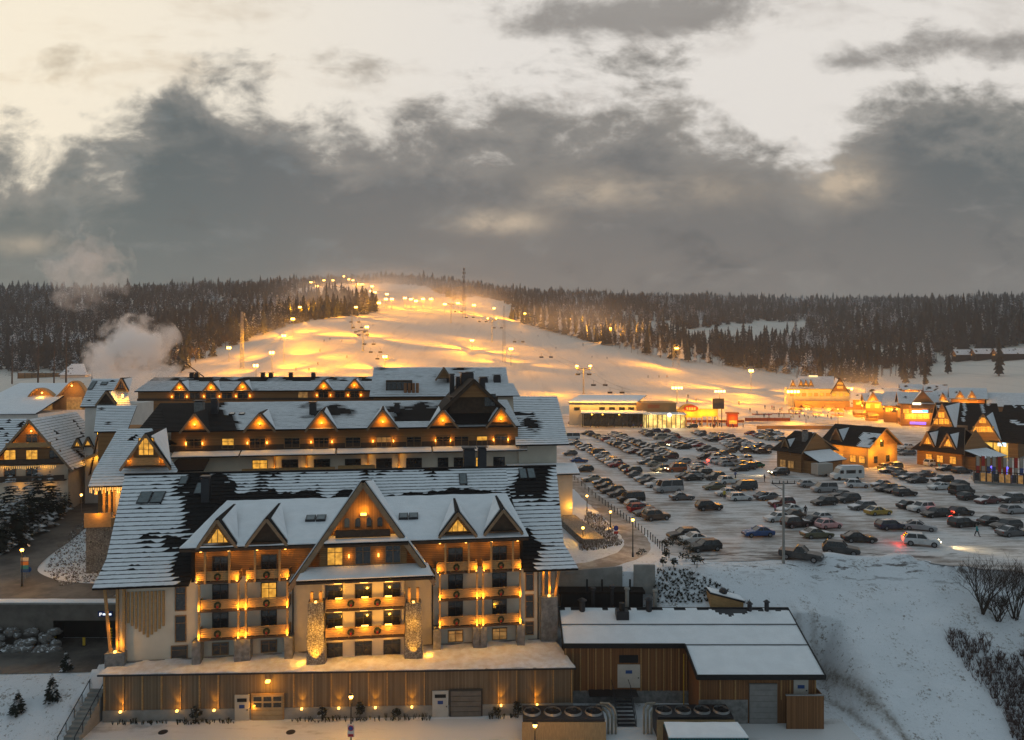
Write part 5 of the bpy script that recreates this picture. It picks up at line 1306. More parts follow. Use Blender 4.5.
for px in (96, 107, 118): light(hw_, (Wg.s(px, -.9), -1.0, zE - .9), 26, WARM, .1)
z = Wg.z(96, 519, -2); a = MB(); a.box(Wg.s(84, -2.6), Wg.s(111, -2.6), -2.6, 2.5, z - 1.0, z); part('terrace', a, WOODP, hw_)
a = MB(); a.box(Wg.s(84, -2.6), Wg.s(111, -2.6), -2.62, -2.5, z + .0, z + .9); part('terrace_rail', a, WOODP, hw_); light(hw_, (Wg.s(97, -3), -3.2, z + .8), 30, WARM, .1); light(hw_, (Wg.s(104, -1), -.9, z + 1.6), 20, WARM, .1)
a = MB(); a.box(Wg.s(86, -2), Wg.s(112, -2), -2, 3.1, -3.3, z - 1.01); part('stone_base', a, RUBBLE, hw_)
sp = Wg.s(81, -3); a = MB(); a.tube((sp, -2.9, Wg.z(81, 514, -2.9)), (sp, -2.9, Wg.z(81, 495, -2.9)), .06); q = part('lamp_post', a, METAL, hw_); a = MB(); a.ball((sp, -2.9, Wg.z(81, 495, -2.9)), .16); part('bulb', a, STREET, q); light(hw_, (sp, -3.4, Wg.z(81, 495, -2.9)), 90, WARM, .1)
# ------------------------------------------------------------------ left: gabled guesthouse, annexes, arched hall, steam
def gable_house(fr, parent, p0, p1, py_base, py_eave, px_ap, py_ap, depth, over=1.0, face=WOOD, wall=PLASTER, bare=None, yE=None, courses=20, split=None, z0=None, roofm=TILE, snow=True):
    """a house whose gable faces the viewer: wall, gable_face, two roof slopes running back"""
    s0, s1 = fr.s(p0), fr.s(p1); ze = fr.z((p0 + p1) / 2, py_eave); sa = fr.s(px_ap); za = fr.z(px_ap, py_ap); z0 = fr.z(p0, py_base) if z0 is None else z0
    a = MB(); a.box(s0, s1, 0, depth, z0 - .3, ze); part('wall', a, wall, parent)
    a = MB(); a.prism([(s0, .02, ze + .001), (s1, .02, ze + .001), (sa, .02, za - .15)], (0, .25, 0)); part('gable_face', a, face, parent)
    a = MB(); a.prism([(s0, depth - .3, ze + .001), (s1, depth - .3, ze + .001), (sa, depth - .3, za - .15)], (0, .25, 0)); part('gable_face', a, face, parent)
    k0, k1 = (za - ze) / (sa - s0), (za - ze) / (s1 - sa); bare = bare or (lambda c: False)
    for sg, se, k in ((-1, s0, k0), (1, s1, k1)):
        x = se + sg * over; z = ze - over * k
        P = [(x, -over, z), (x, depth + over, z), (sa, depth + over, za), (sa, -over, za)] if sg > 0 else [(x, depth + over, z), (x, -over, z), (sa, -over, za), (sa, depth + over, za)]
        part('roof', tile_roof(P, courses, bare if snow else (lambda c: True), .6, .05, .06), [roofm, SNOW], parent)
        a = MB(); a.bar((x, -over - .06, z - .2), (sa, -over - .06, za - .2), .10, .34); part('bargeboard', a, TRIM, parent)
    return s0, s1, ze, sa, za, z0
Gh = Fr(-4, 127, 12); gh = Gh.thing('guesthouse', 'big gabled guesthouse with amber lit balconies behind the snowy spruces at the left edge', 'guesthouse', -2.0)
s0, s1, ze, sa, za, z0 = gable_house(Gh, gh, -6, 68, 525, 462, 32, 419, 19, 1.2, wall=PLASTER, z0=-2.0, bare=lambda c: fn(c.x, c.y, .5) + .3 * fn(c.x, c.y, 2) > .5)
for y, x0, x1 in ((447, 9, 54), (463.5, -3, 66), (480, -5, 67)):
    z = Gh.z(32, y); a = MB(); a.box(Gh.s(x0), Gh.s(x1), -1.3, -.02, z - .15, z); o = part('balcony', a, WOODD, gh); a = MB(); a.box(Gh.s(x0), Gh.s(x1), -1.3, -1.2, z + .08, z + .95); part('railing', a, WOODD if y > 450 else WOODP, o)
for px, y, lit in ((32, 441, 0), (10, 457, 1), (32, 457, 1), (55, 457, 0), (10, 474, 0), (32, 474, 0)): window(gh, Gh.s(px), Gh.z(px, y + 2.5), 1.8, 1.7, 0, LITP if lit else None, 2, 1, FRAMEW)
for px, y, pw in ((32, 430, 60), (12, 444, 25), (50, 445, 25), (-2, 462, 30), (60, 463, 30), (5, 467, 14), (45, 467, 14), (20, 486, 16), (50, 486, 16)): light(gh, (Gh.s(px), -.9, Gh.z(px, y)), pw, WARM, .1)
a = MB(); a.ball((Gh.s(32), -.3, Gh.z(32, 431)), .16); part('lamp', a, BULB, gh)
ic = MB(); x = Gh.s(-6)
while x < Gh.s(60): ic.box(x - .02, x + .02, -1.34, -1.3, Gh.z(30, 466) - random.uniform(.1, .5), Gh.z(30, 465)); x += .3
part('fairy_lights', ic, glow('fairy lights', (1, .55, .14), 1.6, 0), gh)
sR_ = Gh.s(68) + 1.2
def side_dormer(fr, parent, px, pb, pw, ap, t, face=WOOD, lit=LITP, lamp=0): 
    s, zb = fr.at(px, pb, t); return dormer(parent, s, fr.s(px + pw, t) - s, zb, fr.z(px, ap, t), t, t + 6, None, face, lit, lamp, True, .25)
for px, pb, pw, ap in ((77, 447, 5, 438), (87.5, 446, 5, 437)): side_dormer(Gh, gh, px, pb, pw, ap, 5.0)
AX = Fr(78, 135, 12); ax = AX.thing('guesthouse_annex', 'narrow steep annex with glowing gable and icicle lights, right of the big guesthouse', 'guesthouse', -2.0)
gable_house(AX, ax, 95, 110, 500, 452, 101.5, 421, 12, .8, z0=-2, bare=lambda c: fn(c.x, c.y, .6) > .5)
for px, y, lit in ((98, 450, 1), (106, 444, 1), (104, 456, 1)): window(ax, AX.s(px), AX.z(px, y + 2), 1.1, 1.2, 0, LITP, 2, 1, FRAMEW)
for px, y, pw in ((101, 432, 45), (97, 458, 30), (107, 452, 25), (92, 460, 20)): light(ax, (AX.s(px), -1.0, AX.z(px, y)), pw, WARM, .1)
a = MB(); z = AX.z(100, 456, -2); a.prism([(AX.s(82, -3), -3, z - .9), (AX.s(100, -3), -3, z + .5), (AX.s(101, 0), 0, z + .7), (AX.s(84, 0), 0, z - .7)], (0, 0, .2)); part('porch_roof', a, WOODP, ax)
window(ax, AX.s(90, -.2), -1 + 7.5, 1.2, 1.0, -.1, LITP, 1, 1, FRAMEW)
# dark glass roofed lean-to at the far left
DG = Fr(-60, 146, 6); dg_ = DG.thing('guesthouse', 'house with dark framed roof panels at the left edge, behind the big gabled guesthouse', 'guesthouse', -1.0)
a = MB(); a.box(0, DG.s(8, 0), 0, 14, -1.3, DG.z(0, 455)); part('wall', a, PLASTERW, dg_)
part('roof', tile_roof([(-1, -1, DG.z(-6, 456, -1)), (DG.s(16, -1), -1, DG.z(0, 456, -1)), (DG.s(27, 8), 8, DG.z(10, 419, 8)), (-1, 8, DG.z(0, 419, 8))], 16, lambda c: fn(c.x, c.y, .7) > .25, .7), [TILE, SNOW], dg_)
# white roofed house, dark roofed house behind
WH = Fr(82, 135, 10); wh = WH.thing('guesthouse', 'white roofed house with roof windows standing below the steam plume', 'guesthouse', 0.0)
zE, zR = WH.z(82, 407, -.5), WH.z(95, 379, 8)
a = MB(); a.box(.5, WH.s(128), 0, 15, -2, zE + .3); part('wall', a, PLASTERW, wh)
part('roof', tile_roof([(WH.s(80, -.5), -.5, zE), (WH.s(131, -.5), -.5, zE), (WH.s(124, 8), 8, zR), (WH.s(92, 8), 8, zR)], 16, lambda c: fn(c.x, c.y, .8) > .6, .6), [TILE, SNOW], wh)
a = MB(); a.prism([(WH.s(92, 8), 8, zR), (WH.s(124, 8), 8, zR), (WH.s(130, 16), 16, zE), (0, 16, zE)], (0, 0, -.15)); part('rear_roof', a, TILE, wh)
N_ = Vector((0, -(zR - zE), 8.5)).normalized()
skylight(WH, wh, 104.5, 384, 1.2, 1.2, (0, -.5, zE), N_); skylight(WH, wh, 92.5, 386, .9, 3.0, (0, -.5, zE), N_)
side_dormer(WH, wh, 106, 403, 9, 391, -.4, WOODD, None); side_dormer(WH, wh, 121, 389, 6, 378, 3.2, WOODD, GLASS)
a = MB(); a.box(WH.s(120) - .15, WH.s(120) + .15, 1.2, 1.5, WH.z(120, 397.5, 1), WH.z(120, 394.5, 1)); part('wall_lamp', a, BULB, wh); light(wh, (WH.s(120), .6, WH.z(120, 395, 1)), 140, WARM, .1)
BG = Fr(98, 122, 10); bgd = BG.thing('guesthouse', 'dark ridged snowy roof tucked between the guesthouse and the second hotel', 'guesthouse', 0.0)
zE, zR = BG.z(100, 432, -.5), BG.z(110, 406, 7)
a = MB(); a.box(0, BG.s(128), 0, 12, -2, zE + .2); part('wall', a, WOOD, bgd)
part('roof', tile_roof([(BG.s(94, -.5), -.5, zE), (BG.s(127, -.5), -.5, zE), (BG.s(137, 7), 7, zR), (BG.s(97, 7), 7, zR)], 16, lambda c: fn(c.x, c.y, .6) > .45, .6), [TILE, SNOW], bgd)
# arched hall
AH = Fr(-30, 190, 8); ah = AH.thing('arched_hall', 'wide white flat roofed hall with two glowing arched gables facing the hill', 'hall', 0.0)
a = MB(); zt = AH.z(20, 383.5, 30); zf = AH.z(0, 413, 0); a.box(0, AH.s(38), 0, 36, -1, zf - .4); part('wall', a, PLASTERW, ah)
part('roof', snow_panel([(-3, -1, zf - .3), (AH.s(36, -1), -1, zf - .3), (AH.s(84, 30), 30, zt), (-3, 30, zt)], .3, 30, 20, .1), [TILE, SNOW], ah)
for p0, p1, y0, pk in ((30, 60, 401, 388.5), (59, 90, 398, 381.5)):
    sa_, sb_ = AH.s(p0, 16), AH.s(p1, 16); z0_, z1_ = AH.z(45, 410, 16), AH.z(45, pk, 16); zs = AH.z(45, y0 - 1, 16); n = 12
    top = [(sa_ + (sb_ - sa_) * i / n, 16, zs + (z1_ - zs) * math.sin(math.pi * (i / n) ** (.8 if p0 < 50 else 1.3))) for i in range(n + 1)]
    a = MB(); a.prism([(sa_, 16, z0_), (sb_, 16, z0_)] + top[::-1], (0, .3, 0)); o = part('arched_gable', a, WOODP, ah)
    a = MB()
    for q, r in zip(top, top[1:]): a.bar((q[0], 15.2, q[2] + .1), (r[0], 15.2, r[2] + .1), 2.2, .35)
    part('arched_roof', a, WOODP, o)
    w = (sb_ - sa_) * .5; a = MB(); a.box((sa_ + sb_) / 2 - w / 2, (sa_ + sb_) / 2 + w / 2, 15.9, 15.96, z0_, z0_ + (z1_ - z0_) * .45); part('pane', a, DIMP, o)
    light(ah, ((sa_ + sb_) / 2, 13.5, z1_ - 2.2), 130, WARM, .2)
    a = MB(); a.ball(((sa_ + sb_) / 2, 14.3, z1_ - 1.2), .25); part('lamp', a, BULB, o)
# buildings beyond
q0 = on_ground(72, 378, 330); SB = Fr(60, q0.y, 5); sb = SB.thing('low_building', 'small low building with snowy roof under the wood, left of the steam plume', 'building', q0.z)
a = MB(); a.box(0, SB.s(85), 0, 10, q0.z - 1, SB.z(70, 374)); part('wall', a, PLASTERW, sb); part('roof', snow_panel([(-.5, -1, SB.z(60, 375)), (SB.s(88, -1), -1, SB.z(60, 375)), (SB.s(84, 11), 11, SB.z(70, 364, 11)), (2, 11, SB.z(70, 364, 11))], .3, 14, 8, .1), [TILE, SNOW], sb)
q0 = on_ground(38, 378, 330); FE = Fr(18, q0.y, 3); fe = FE.thing('board_fence', 'long brown board fence along the foot of the left wood', 'fence', q0.z)
a = MB(); a.box(0, FE.s(60), 0, .3, q0.z - .5, FE.z(40, 373)); part('boards', a, WOOD, fe)
for i in range(7): x = FE.s(60) * i / 6; a = MB(); a.box(x - .15, x + .15, -.3, -.01, q0.z - .5, FE.z(40, 372.5)); part('post', a, WOODD, fe)
# steam
def steam(name, label, c, rad, dens, nsc, seed):
    mb = MB(); mb.ball((0, 0, 0), rad[0], rad[1], rad[2], 20, 14)
    m = bpy.data.materials.new(name); m.use_nodes = True; t = m.node_tree; t.nodes.clear(); o = t.nodes.new('ShaderNodeOutputMaterial'); p = t.nodes.new('ShaderNodeVolumePrincipled')
    p.inputs['Color'].default_value = (.99, .985, .98, 1); p.inputs['Anisotropy'].default_value = .2
    tcn = t.nodes.new('ShaderNodeTexCoord'); mp = mapping(t, tcn.outputs['Object'], (1 / rad[0], 1 / rad[1], 1 / rad[2])); ln = t.nodes.new('ShaderNodeVectorMath'); ln.operation = 'LENGTH'; t.links.new(mp, ln.inputs[0]); r = V(t, ln.outputs['Value'])
    sft = t.nodes.new('ShaderNodeVectorMath'); sft.operation = 'ADD'; sft.inputs[1].default_value = (seed, seed * .7, 0); t.links.new(tcn.outputs['Object'], sft.inputs[0])
    n = nz(t, sft.outputs[0], nsc, 5, .6, .3)
    d = ((r.neg() + 1.0) * 1.05 + (n - 0.5) * 4.4 - 0.22).step(0.0, 0.42) * dens
    t.links.new(d.s, p.inputs['Density']); t.links.new(p.outputs[0], o.inputs['Volume'])
    ob = solo(name, mb, m, loc=c, smooth=True, kind='stuff'); return ob
c = P3(132, 352, 172); steam('steam', '', c, (13, 8, 11), .26, .15, 3)
c = P3(128, 222, 235); steam('steam', '', P3(86, 268, 235), (17, 8, 16), .05, .16, 4.2)
# single spruces in front of the guesthouse
for px, pyb, hp, lab in ((10, 546, 76, 'dark snowy spruce at the left edge beside the bend of the road'), (37, 530, 66, 'broad snowy spruce in front of the guesthouse gable'), (50, 523, 50, 'snowy spruce between the gable and the sign post'), (27, 536, 58, 'tall snowy spruce left of the broad one before the guesthouse'), (19, 540, 50, 'smaller snowy spruce between two larger ones by the road'), (58, 519, 34, 'short snowy spruce close to the road edge'), (0, 552, 58, 'spruce cut by the left picture edge'), (66, 514, 26, 'small snowy spruce beside the lit wing')):
    p = G(px, pyb, -2.6); p.z = gz(p.x, p.y); fir(p.x, p.y, p.z, hp / F * p.y, lab, 'spruces by the guesthouse', m=FIRN, key='near', slim=1.7)
for px, pyb, hp, lab in ((52, 706, 27, 'small young fir in the snow, left of the trio'), (66, 685, 20, 'small young fir nearest the lower road'), (18, 712, 24, 'young fir at the left edge of the snow patch')):
    z = -9.6; p = G(px, pyb, z); p.z = gz(p.x, p.y); fir(p.x, p.y, p.z, hp / F * p.y, lab, 'young firs on the snow patch', m=FIRN, key='sapling', slim=2.2)
# bridge wall with the underpass
bw_ = thing('bridge_wall', 'grey concrete retaining wall with a dark underpass below the upper road', 'wall', (-62, 83.0, -8.2), 0)
x1 = 19.5; a = MB()
k0, k1 = (53 - 512) / F * 83.0 + 62, (113 - 512) / F * 83.0 + 62
a.box(-20, k0, 0, 2.4, -8.4, -3.2); a.box(k0 + .001, x1, 0, 2.4, -5.3, -3.2); part('wall', a, mat('brown concrete', (.17, .15, .13), .9, .35, .6, .2), bw_)
a = MB(); a.box(k0 + .01, x1, 1.80, 1.9, -8.4, -5.31); a.box(k0 + .01, k0 + .1, .05, 1.79, -8.4, -5.31); a.box(k0 + .11, x1, .05, 1.79, -5.4, -5.31); part('underpass', a, mat('painted tunnel shade', (.02, .018, .016), .9, .3, 1), bw_)  # lining painted near black in place of the tunnel's shade
part('coping', snow_panel([(-20, -.15, -3.19), (x1, -.15, -3.19), (x1, 1.2, -3.19), (-20, 1.2, -3.19)], .12, 40, 3, .04), [CONC, SNOW], bw_)
sx = (105 - 512) / F * 82.7 + 62; a = MB(); a.box(sx - .85, sx + .85, -.30, -.05, -4.75, -4.15); o = part('sign_panel', a, mat('sign blue', (.02, .05, .20), .5, .1), bw_)
a = MB(); a.box(sx - .25, sx + .75, -.34, -.305, -4.55, -4.35); part('lit_strip', a, glow('white sign light', (.75, .88, 1), 1.5, 0), o)
a = MB(); a.box(sx - .65, sx - .55, -.34, -.305, -4.62, -4.28); a.box(sx - .55, sx - .40, -.34, -.305, -4.33, -4.28); a.box(sx - .55, sx - .40, -.34, -.305, -4.48, -4.43); a.box(sx - .43, sx - .38, -.34, -.305, -4.47, -4.29); part('letter_p', a, glow('white letter', (1, 1, 1), 1.0, 0), o)
STRIPE = stripes('hazard stripes', (.55, .40, .02), (.5, .36, .02), 3, 2, dark=(.01, .01, .01), width=.5)
for px, lab in ((54, 'left'), (110, 'right')):
    x = (px - 512) / F * 82.6; a = MB(); a.box(-.16, .16, -.04, .04, 0, 2.0); solo('warning_post', a, STRIPE, 'yellow and black striped warning board on the %s side of the underpass' % lab, 'warning board', loc=(x, 82.75, -8.0))
p = G(84, 646, -8); t = thing('lane_marker', 'small yellow marker on the lower road before the underpass', 'marker', p); a = MB(); a.box(-.25, .25, -.25, .25, 0, .08); part('base', a, BLACK, t, wz=False); a = MB(); a.bar((0, 0, .08), (0, 0, 1.0), .3, .08); part('panel', a, mat('yellow', (.6, .38, .03), .6, .1), t, wz=False)
ROCKM = mat('boulder', (.20, .19, .18), .9, .4, 1.5, .5, snow=.45, snow_scale=1.5, snow_lo=.45)
RK = []
k = 0
for i in range(46):
    px = random.uniform(-8, 56); py = random.uniform(631, 657); Y = 82.6 - (py - 631) * .08; X = (px - 512) / F * Y
    z = CZ - (py - YH) / F * Y; r = random.uniform(.35, .75)
    if len(RK) < 5:
        a = MB(); a.ball((0, 0, 0), 1, .9, .75, 9, 6, 0, .22); o = solo('boulder', a, ROCKM, group='boulders at the wall'); RK.append(o)
    else: o = random.choice(RK).copy(); COL.objects.link(o)
    o.location = (X, Y, max(z, -8.0) + .1); o.scale = (r * 1.2, r, r); o.rotation_euler = (random.uniform(-.4, .4), 0, random.uniform(0, 6)); tag(o, 'snow capped grey boulder in the heap at the left end of the bridge wall', 'boulder', 'boulders at the wall')
def rise(loc, sc, n):
    pass
isl = MB(); ISP = [(44, 572), (60, 548), (84, 524), (104, 522), (108, 580), (60, 586)]
while len(isl.f) < 2600:
    px, py = random.uniform(40, 110), random.uniform(520, 588)
    if not inside(px, py, ISP): continue
    p = G(px, py, -3.1); p.z = gz(p.x, p.y)
    for k in range(3): q = Vector((random.uniform(-.3, .3), random.uniform(-.3, .3), random.uniform(.12, .4))); isl.poly([p + Vector((-.07, 0, 0)), p + Vector((.07, 0, 0)), p + q])
solo('island_planting', isl, mat('dry island planting', (.15, .11, .075), .9, .5, 1, snow=.5, snow_scale=3, snow_lo=-.2), kind='stuff')
# island with lamp and signs
def street_lamp(p, h, label, power=60, group='street lamps', arm=True):
    t = thing('street_lamp', label, 'street lamp', p, 0, group); a = MB(); a.tube((0, 0, 0), (0, 0, h), .085, .055, 8); a.tube((0, 0, 0), (0, 0, .6), .13, .11, 8); part('pole', a, METAL, t, wz=False)
    a = MB(); a.tube((0, 0, h - .04), (0, 0, h + .05), .16, .16, 10); a.tube((0, 0, h + .42), (0, 0, h + .55), .28, .05, 10); part('lantern_frame', a, METAL, t, wz=False)
    a = MB(); a.ball((0, 0, h + .24), .2, .2, .2, 10, 8); part('bulb', a, STREET, t, wz=False)
    light(t, (0, -.34, h + .2), power, WARM, .15, wz=False); light(t, (0, .34, h + .2), power, WARM, .15, wz=False); return t
p = G(22, 588, -3.3); street_lamp(p, 4.6, 'street lamp on the road island at the left', 130)
t = thing('road_sign', 'post with a stack of red, white and blue panels beside the island lamp', 'sign', G(25, 580, -3.2)); a = MB(); a.tube((0, 0, 0), (0, 0, 3.2), .05); part('post', a, GALV, t, wz=False)
for z, c in ((2.75, (.55, .50, .42)), (2.2, (.55, .2, .05)), (1.7, (.05, .25, .28)), (1.25, (.04, .1, .3))): a = MB(); a.box(-.5, .5, -.08, -.02, z - .22, z + .22); part('panel', a, mat('sign panel', c, .5, .1), t, wz=False)
p = G(29, 578, -3.2); t = thing('road_sign', 'low round blue arrow sign on the road island', 'sign', p); a = MB(); a.tube((0, 0, 0), (0, 0, .9), .04); part('post', a, GALV, t, wz=False); a = MB(); a.tube((0, -.05, 1.15), (0, -.01, 1.15), .36, .36, 16); o = part('disc', a, mat('traffic blue', (.02, .09, .35), .5, .1), t, wz=False)
a = MB(); a.bar((-.18, -.06, 1.3), (.16, -.06, 1.02), .02, .09); a.bar((.16, -.06, 1.02), (.16, -.06, 1.22), .02, .08); a.bar((.16, -.06, 1.02), (-.04, -.06, 1.02), .02, .08); part('arrow', a, mat('white', (.8, .8, .8), .5, .05), o)
t = thing('road_sign', 'pale sign board on a post beside the spruces', 'sign', G(67, 505, -2.2)); a = MB(); a.tube((0, 0, 0), (0, 0, 2.6), .06); part('post', a, GALV, t, wz=False); a = MB(); a.box(-.7, .7, -.1, -.03, 1.5, 3.2); part('panel', a, mat('pale sign', (.45, .35, .28), .6, .3, 4), t, wz=False)
# ------------------------------------------------------------------ service buildings at the lower right
sh = thing('service_building', 'low red brown board clad plant building with a flat snowy roof, right of the hotel', 'building', (5.6, 76, -11.0))
def SL(x, y, z): return (x - 5.6, y - 76, z)
def shp(px, py, Y): v = P3(px, py, Y); return SL(*v)
zb_, ze_, zf_ = -2.85, -4.69, -6.05
bl, br = shp(559, 609.6, 80.0), shp(787.6, 604.5, 80.0); bl = (bl[0], bl[1], zb_); br = (br[0], br[1], zb_)
el = SL((563.4 - 512) / F * 74, 74, ze_); en = SL((685 - 512) / F * 74, 74, ze_); er = SL((808 - 512) / F * 74, 74, ze_)
fl = SL((697 - 512) / F * 69.6, 69.6, zf_); frr = SL((825.7 - 512) / F * 69.6, 69.6, zf_)
edge_bare = lambda c: (abs(c.y - 3.7) < .35 and fn(c.x, 0, .9) > -.1) or (((c.x - 19.3) / 2.3) ** 2 + ((c.y - 4.0) / 1.5) ** 2 < 1 + .6 * fn(c.x, c.y, 1.2)) or (c.y > 3.3 and c.x > 22 and fn(c.x, c.y, 1) > -.15)
mid = lambda p, q, t: tuple(p[i] * (1 - t) + q[i] * t for i in range(3))
ml, mr = mid(el, bl, .52), mid(er, br, .52)
def lift(P, d): return [(p[0], p[1], p[2] + d) for p in P]
part('roof', snow_panel([el, er, mr, ml], .12, 60, 10, .03), [METAL, SNOW], sh)
part('roof', snow_panel(lift([ml, mr, br, bl], .06), .12, 80, 16, .03, holes=edge_bare), [METAL, SNOW], sh)
part('roof', snow_panel([fl, frr, (er[0] - .0, er[1], er[2] - .02), (en[0], en[1], en[2] - .02)], .12, 40, 14, .03), [METAL, SNOW], sh)
a = MB(); a.bar(fl, frr, .12, .5); a.bar(el, en, .12, .5); a.bar(en, fl, .12, .5); a.bar(frr, br, .12, .4); a.bar(bl, br, .2, .3); a.bar(el, bl, .12, .4); a.bar(lift([ml], .17)[0], lift([mr], .17)[0], .10, .06); a.bar((en[0], en[1], en[2] + .12), (er[0], er[1], er[2] + .12), .10, .06); part('roof_edge', a, BLACK, sh)
W0, W1, WN = (564.5 - 512) / F * 74.6 - 5.6, (816 - 512) / F * 70.3 - 5.6, (699 - 512) / F * 70.3 - 5.6
a = MB(); a.box(W0, WN + .3, -1.4, 3.8, -9.7, ze_ - .2); part('wall', a, REDCLAD, sh)
a = MB(); a.box(W0, WN + .3, -1.5, 3.8, -11.2, -9.71); part('stone_base', a, STONE, sh)
a = MB(); a.box(WN, W1, -5.7, -.0, -11.2, zf_ - .22); a.box(WN + .31, W1, .01, 3.8, -11.2, -5.0); part('wall', a, REDCLAD, sh)
a = MB(); a.box(WN - .04, (749 - 512) / F * 70.3 - 5.75, -5.78, -5.705, -11.2, -8.6); part('stone_base', a, STONE, sh)
sxx = lambda px, Y=70.3: (px - 512) / F * Y - 5.6
a = MB(); a.box(sxx(749), sxx(777), -5.80, -5.705, -11, -6.95); o = part('garage_door', a, mat('grey door', (.20, .19, .18), .6, .2, 2), sh)
a = MB()
for i in range(7): a.box(sxx(749.5), sxx(776.5), -5.83, -5.805, -10.98 + i * .57, -10.45 + i * .57)
part('door_panel', a, mat('grey door panel', (.26, .25, .24), .6, .15, 2), o)
def shed_door(p0, p1, Y, z0, z1, yl):
    a = MB(); a.box(sxx(p0, Y), sxx(p1, Y), yl - .08, yl - .005, z0, z1); o = part('door', a, mat('pale door', (.52, .49, .44), .6, .12, 2), sh)
    c = (sxx(p0, Y) + sxx(p1, Y)) / 2; a = MB(); a.box(c - .35, c + .35, yl - .10, yl - .081, z1 - .95, z1 - .6); part('door_sign', a, mat('blue sign', (.03, .08, .25), .5, .1), o)
    a = MB(); a.box(sxx(p1, Y) - .25, sxx(p1, Y) - .12, yl - .14, yl - .081, z0 + 1.0, z0 + 1.1); part('handle', a, METAL, o)
shed_door(617.5, 640, 74.6, -9.35, -6.9, -1.4); shed_door(793.5, 808, 70.3, -8.7, -6.5, -5.7)
a = MB(); a.box(sxx(619, 74.6), sxx(638, 74.6), -1.5, -1.405, -6.7, -5.9); part('vent', a, BLACK, sh)
for i in range(17):
    x = W0 + .1 + (WN - W0 - .3) * i / 16
    if not sxx(616, 74.6) < x < sxx(641, 74.6): a = MB(); a.box(x - .06, x + .06, -1.5, -1.405, -9.7, ze_ - .25); part('batten', a, WOODP, sh)
for x in (WN + .06, sxx(720), sxx(735), sxx(781), sxx(790), W1 - .08): a = MB(); a.box(x - .06, x + .06, -5.80, -5.705, -8.59, zf_ - .25); part('batten', a, WOODP, sh)
a = MB(); a.tube((sxx(684, 74), -1.9, -11), (sxx(684, 74), -1.9, -5.6), .06); part('yellow_pipe', a, mat('yellow paint', (.55, .35, .03), .5, .1), sh)
for px, py, w, h in ((582, 607, .35, 1.1), (648.5, 605, .35, 1.2), (749, 605, .25, .7), (766, 604, .25, .9)):
    x = sxx(px, 79.6); yv = 3.4; a = MB(); a.tube((x, yv, zb_ - .4), (x, yv, zb_ + h), w, w, 10); o = part('roof_vent', a, METAL, sh); a = MB(); a.tube((x, yv, zb_ + h + .08), (x, yv, zb_ + h + .32), w * 1.6, w * .4, 10); part('cowl', a, METAL, o)
x = sxx(622, 78.3); a = MB(); a.box(x - .7, x + .7, 1.7, 2.9, -3.9, -2.4); o = part('roof_unit', a, METAL, sh); a = MB(); a.tube((x, 2.3, -2.39), (x, 2.3, -1.6), .33, n=10); part('flue', a, BLACK, o)
# things round it
t = thing('roof_hatch', 'snow capped slanted hatch box with a dark hood standing behind the plant building', 'hatch', P3(725, 604, 82.0)); t.location.z = -3.3
a = MB(); a.prism([(-1.9, -.8, 0), (1.9, -.8, 0), (1.9, -.8, .9), (-1.9, -.8, 1.9)], (0, 1.8, 0)); part('box', a, WOODP, t, wz=False)
part('lid', snow_panel([(-2, -.9, 1.95), (2, -.9, .92), (2, 1.1, .92), (-2, 1.1, 1.95)], .15, 10, 6, .04), [BLACK, SNOW], t, wz=False); a = MB(); a.ball((-.3, -.3, 1.9), .5, .5, .4, 10, 6); part('hood', a, METAL, t, wz=False)
BL = thing('utility_block', 'dark flat building with a brown terrace roof between hotel and plant building', 'building', (4.6, 82.3, -6)); 
a = MB(); a.box(1.2, (643 - 512) / F * 82.3 - 4.6, 0, 1.7, -7, -1.9); part('wall', a, BLACK, BL)
a = MB(); a.box(.9, (645 - 512) / F * 82.3 - 4.6, -.2, 1.75, -1.89, -1.6); part('terrace', a, TILE2, BL)
for px in (587, 602, 630): x = (px - 512) / F * 82.3 - 4.6; a = MB(); a.box(x - .1, x + .1, -.1, .1, -1.59, -.2); part('post', a, BLACK, BL)
for px, py0, py1, Y, c in ((627, 590, 606, 81.0, CONC), (655, 592, 607, 81.1, CONC), (612, 588, 606, 81.2, METAL), (593, 590, 606, 81.2, METAL)):
    p = P3(px, py1, Y); h = (py1 - py0) / F * Y; a = MB(); a.tube((0, 0, -1.0), (0, 0, h), .24, .24, 10); a.tube((0, 0, h + .1), (0, 0, h + .3), .36, .3, 10); a.tube((0, 0, h), (0, 0, h + .1), .12, n=6)
    solo('vent_stack', a, c, '%s vent stack behind the plant building, %s' % (('pale' if c is CONC else 'dark'), {627: 'beside the roof unit', 655: 'rightmost', 612: 'before the dark block', 593: 'leftmost'}[px]), 'vent stack', loc=p)
pw = thing('parapet_wall', 'grey concrete parapet at the bend of the hotel road', 'wall', (6.2, 84.5, 0)); a = MB(); x1 = (622 - 512) / F * 84.5 - 6.2; a.prism([(-1, -.3, -4), (x1, -.3, -4), (x1, -.3, .75), (-1, -.3, .15)], (0, .35, 0)); part('wall', a, CONC, pw)
x0 = (633.5 - 512) / F * 84.3 - 7; x2 = (654.5 - 512) / F * 84.3 - 7; a = MB(); a.box(x0, x2, -.5, -.1, -2.4, 1.0); q = solo('concrete_block', a, CONC, 'short grey concrete wall block right of the road parapet', 'wall block', loc=(7, 84.4, 0))
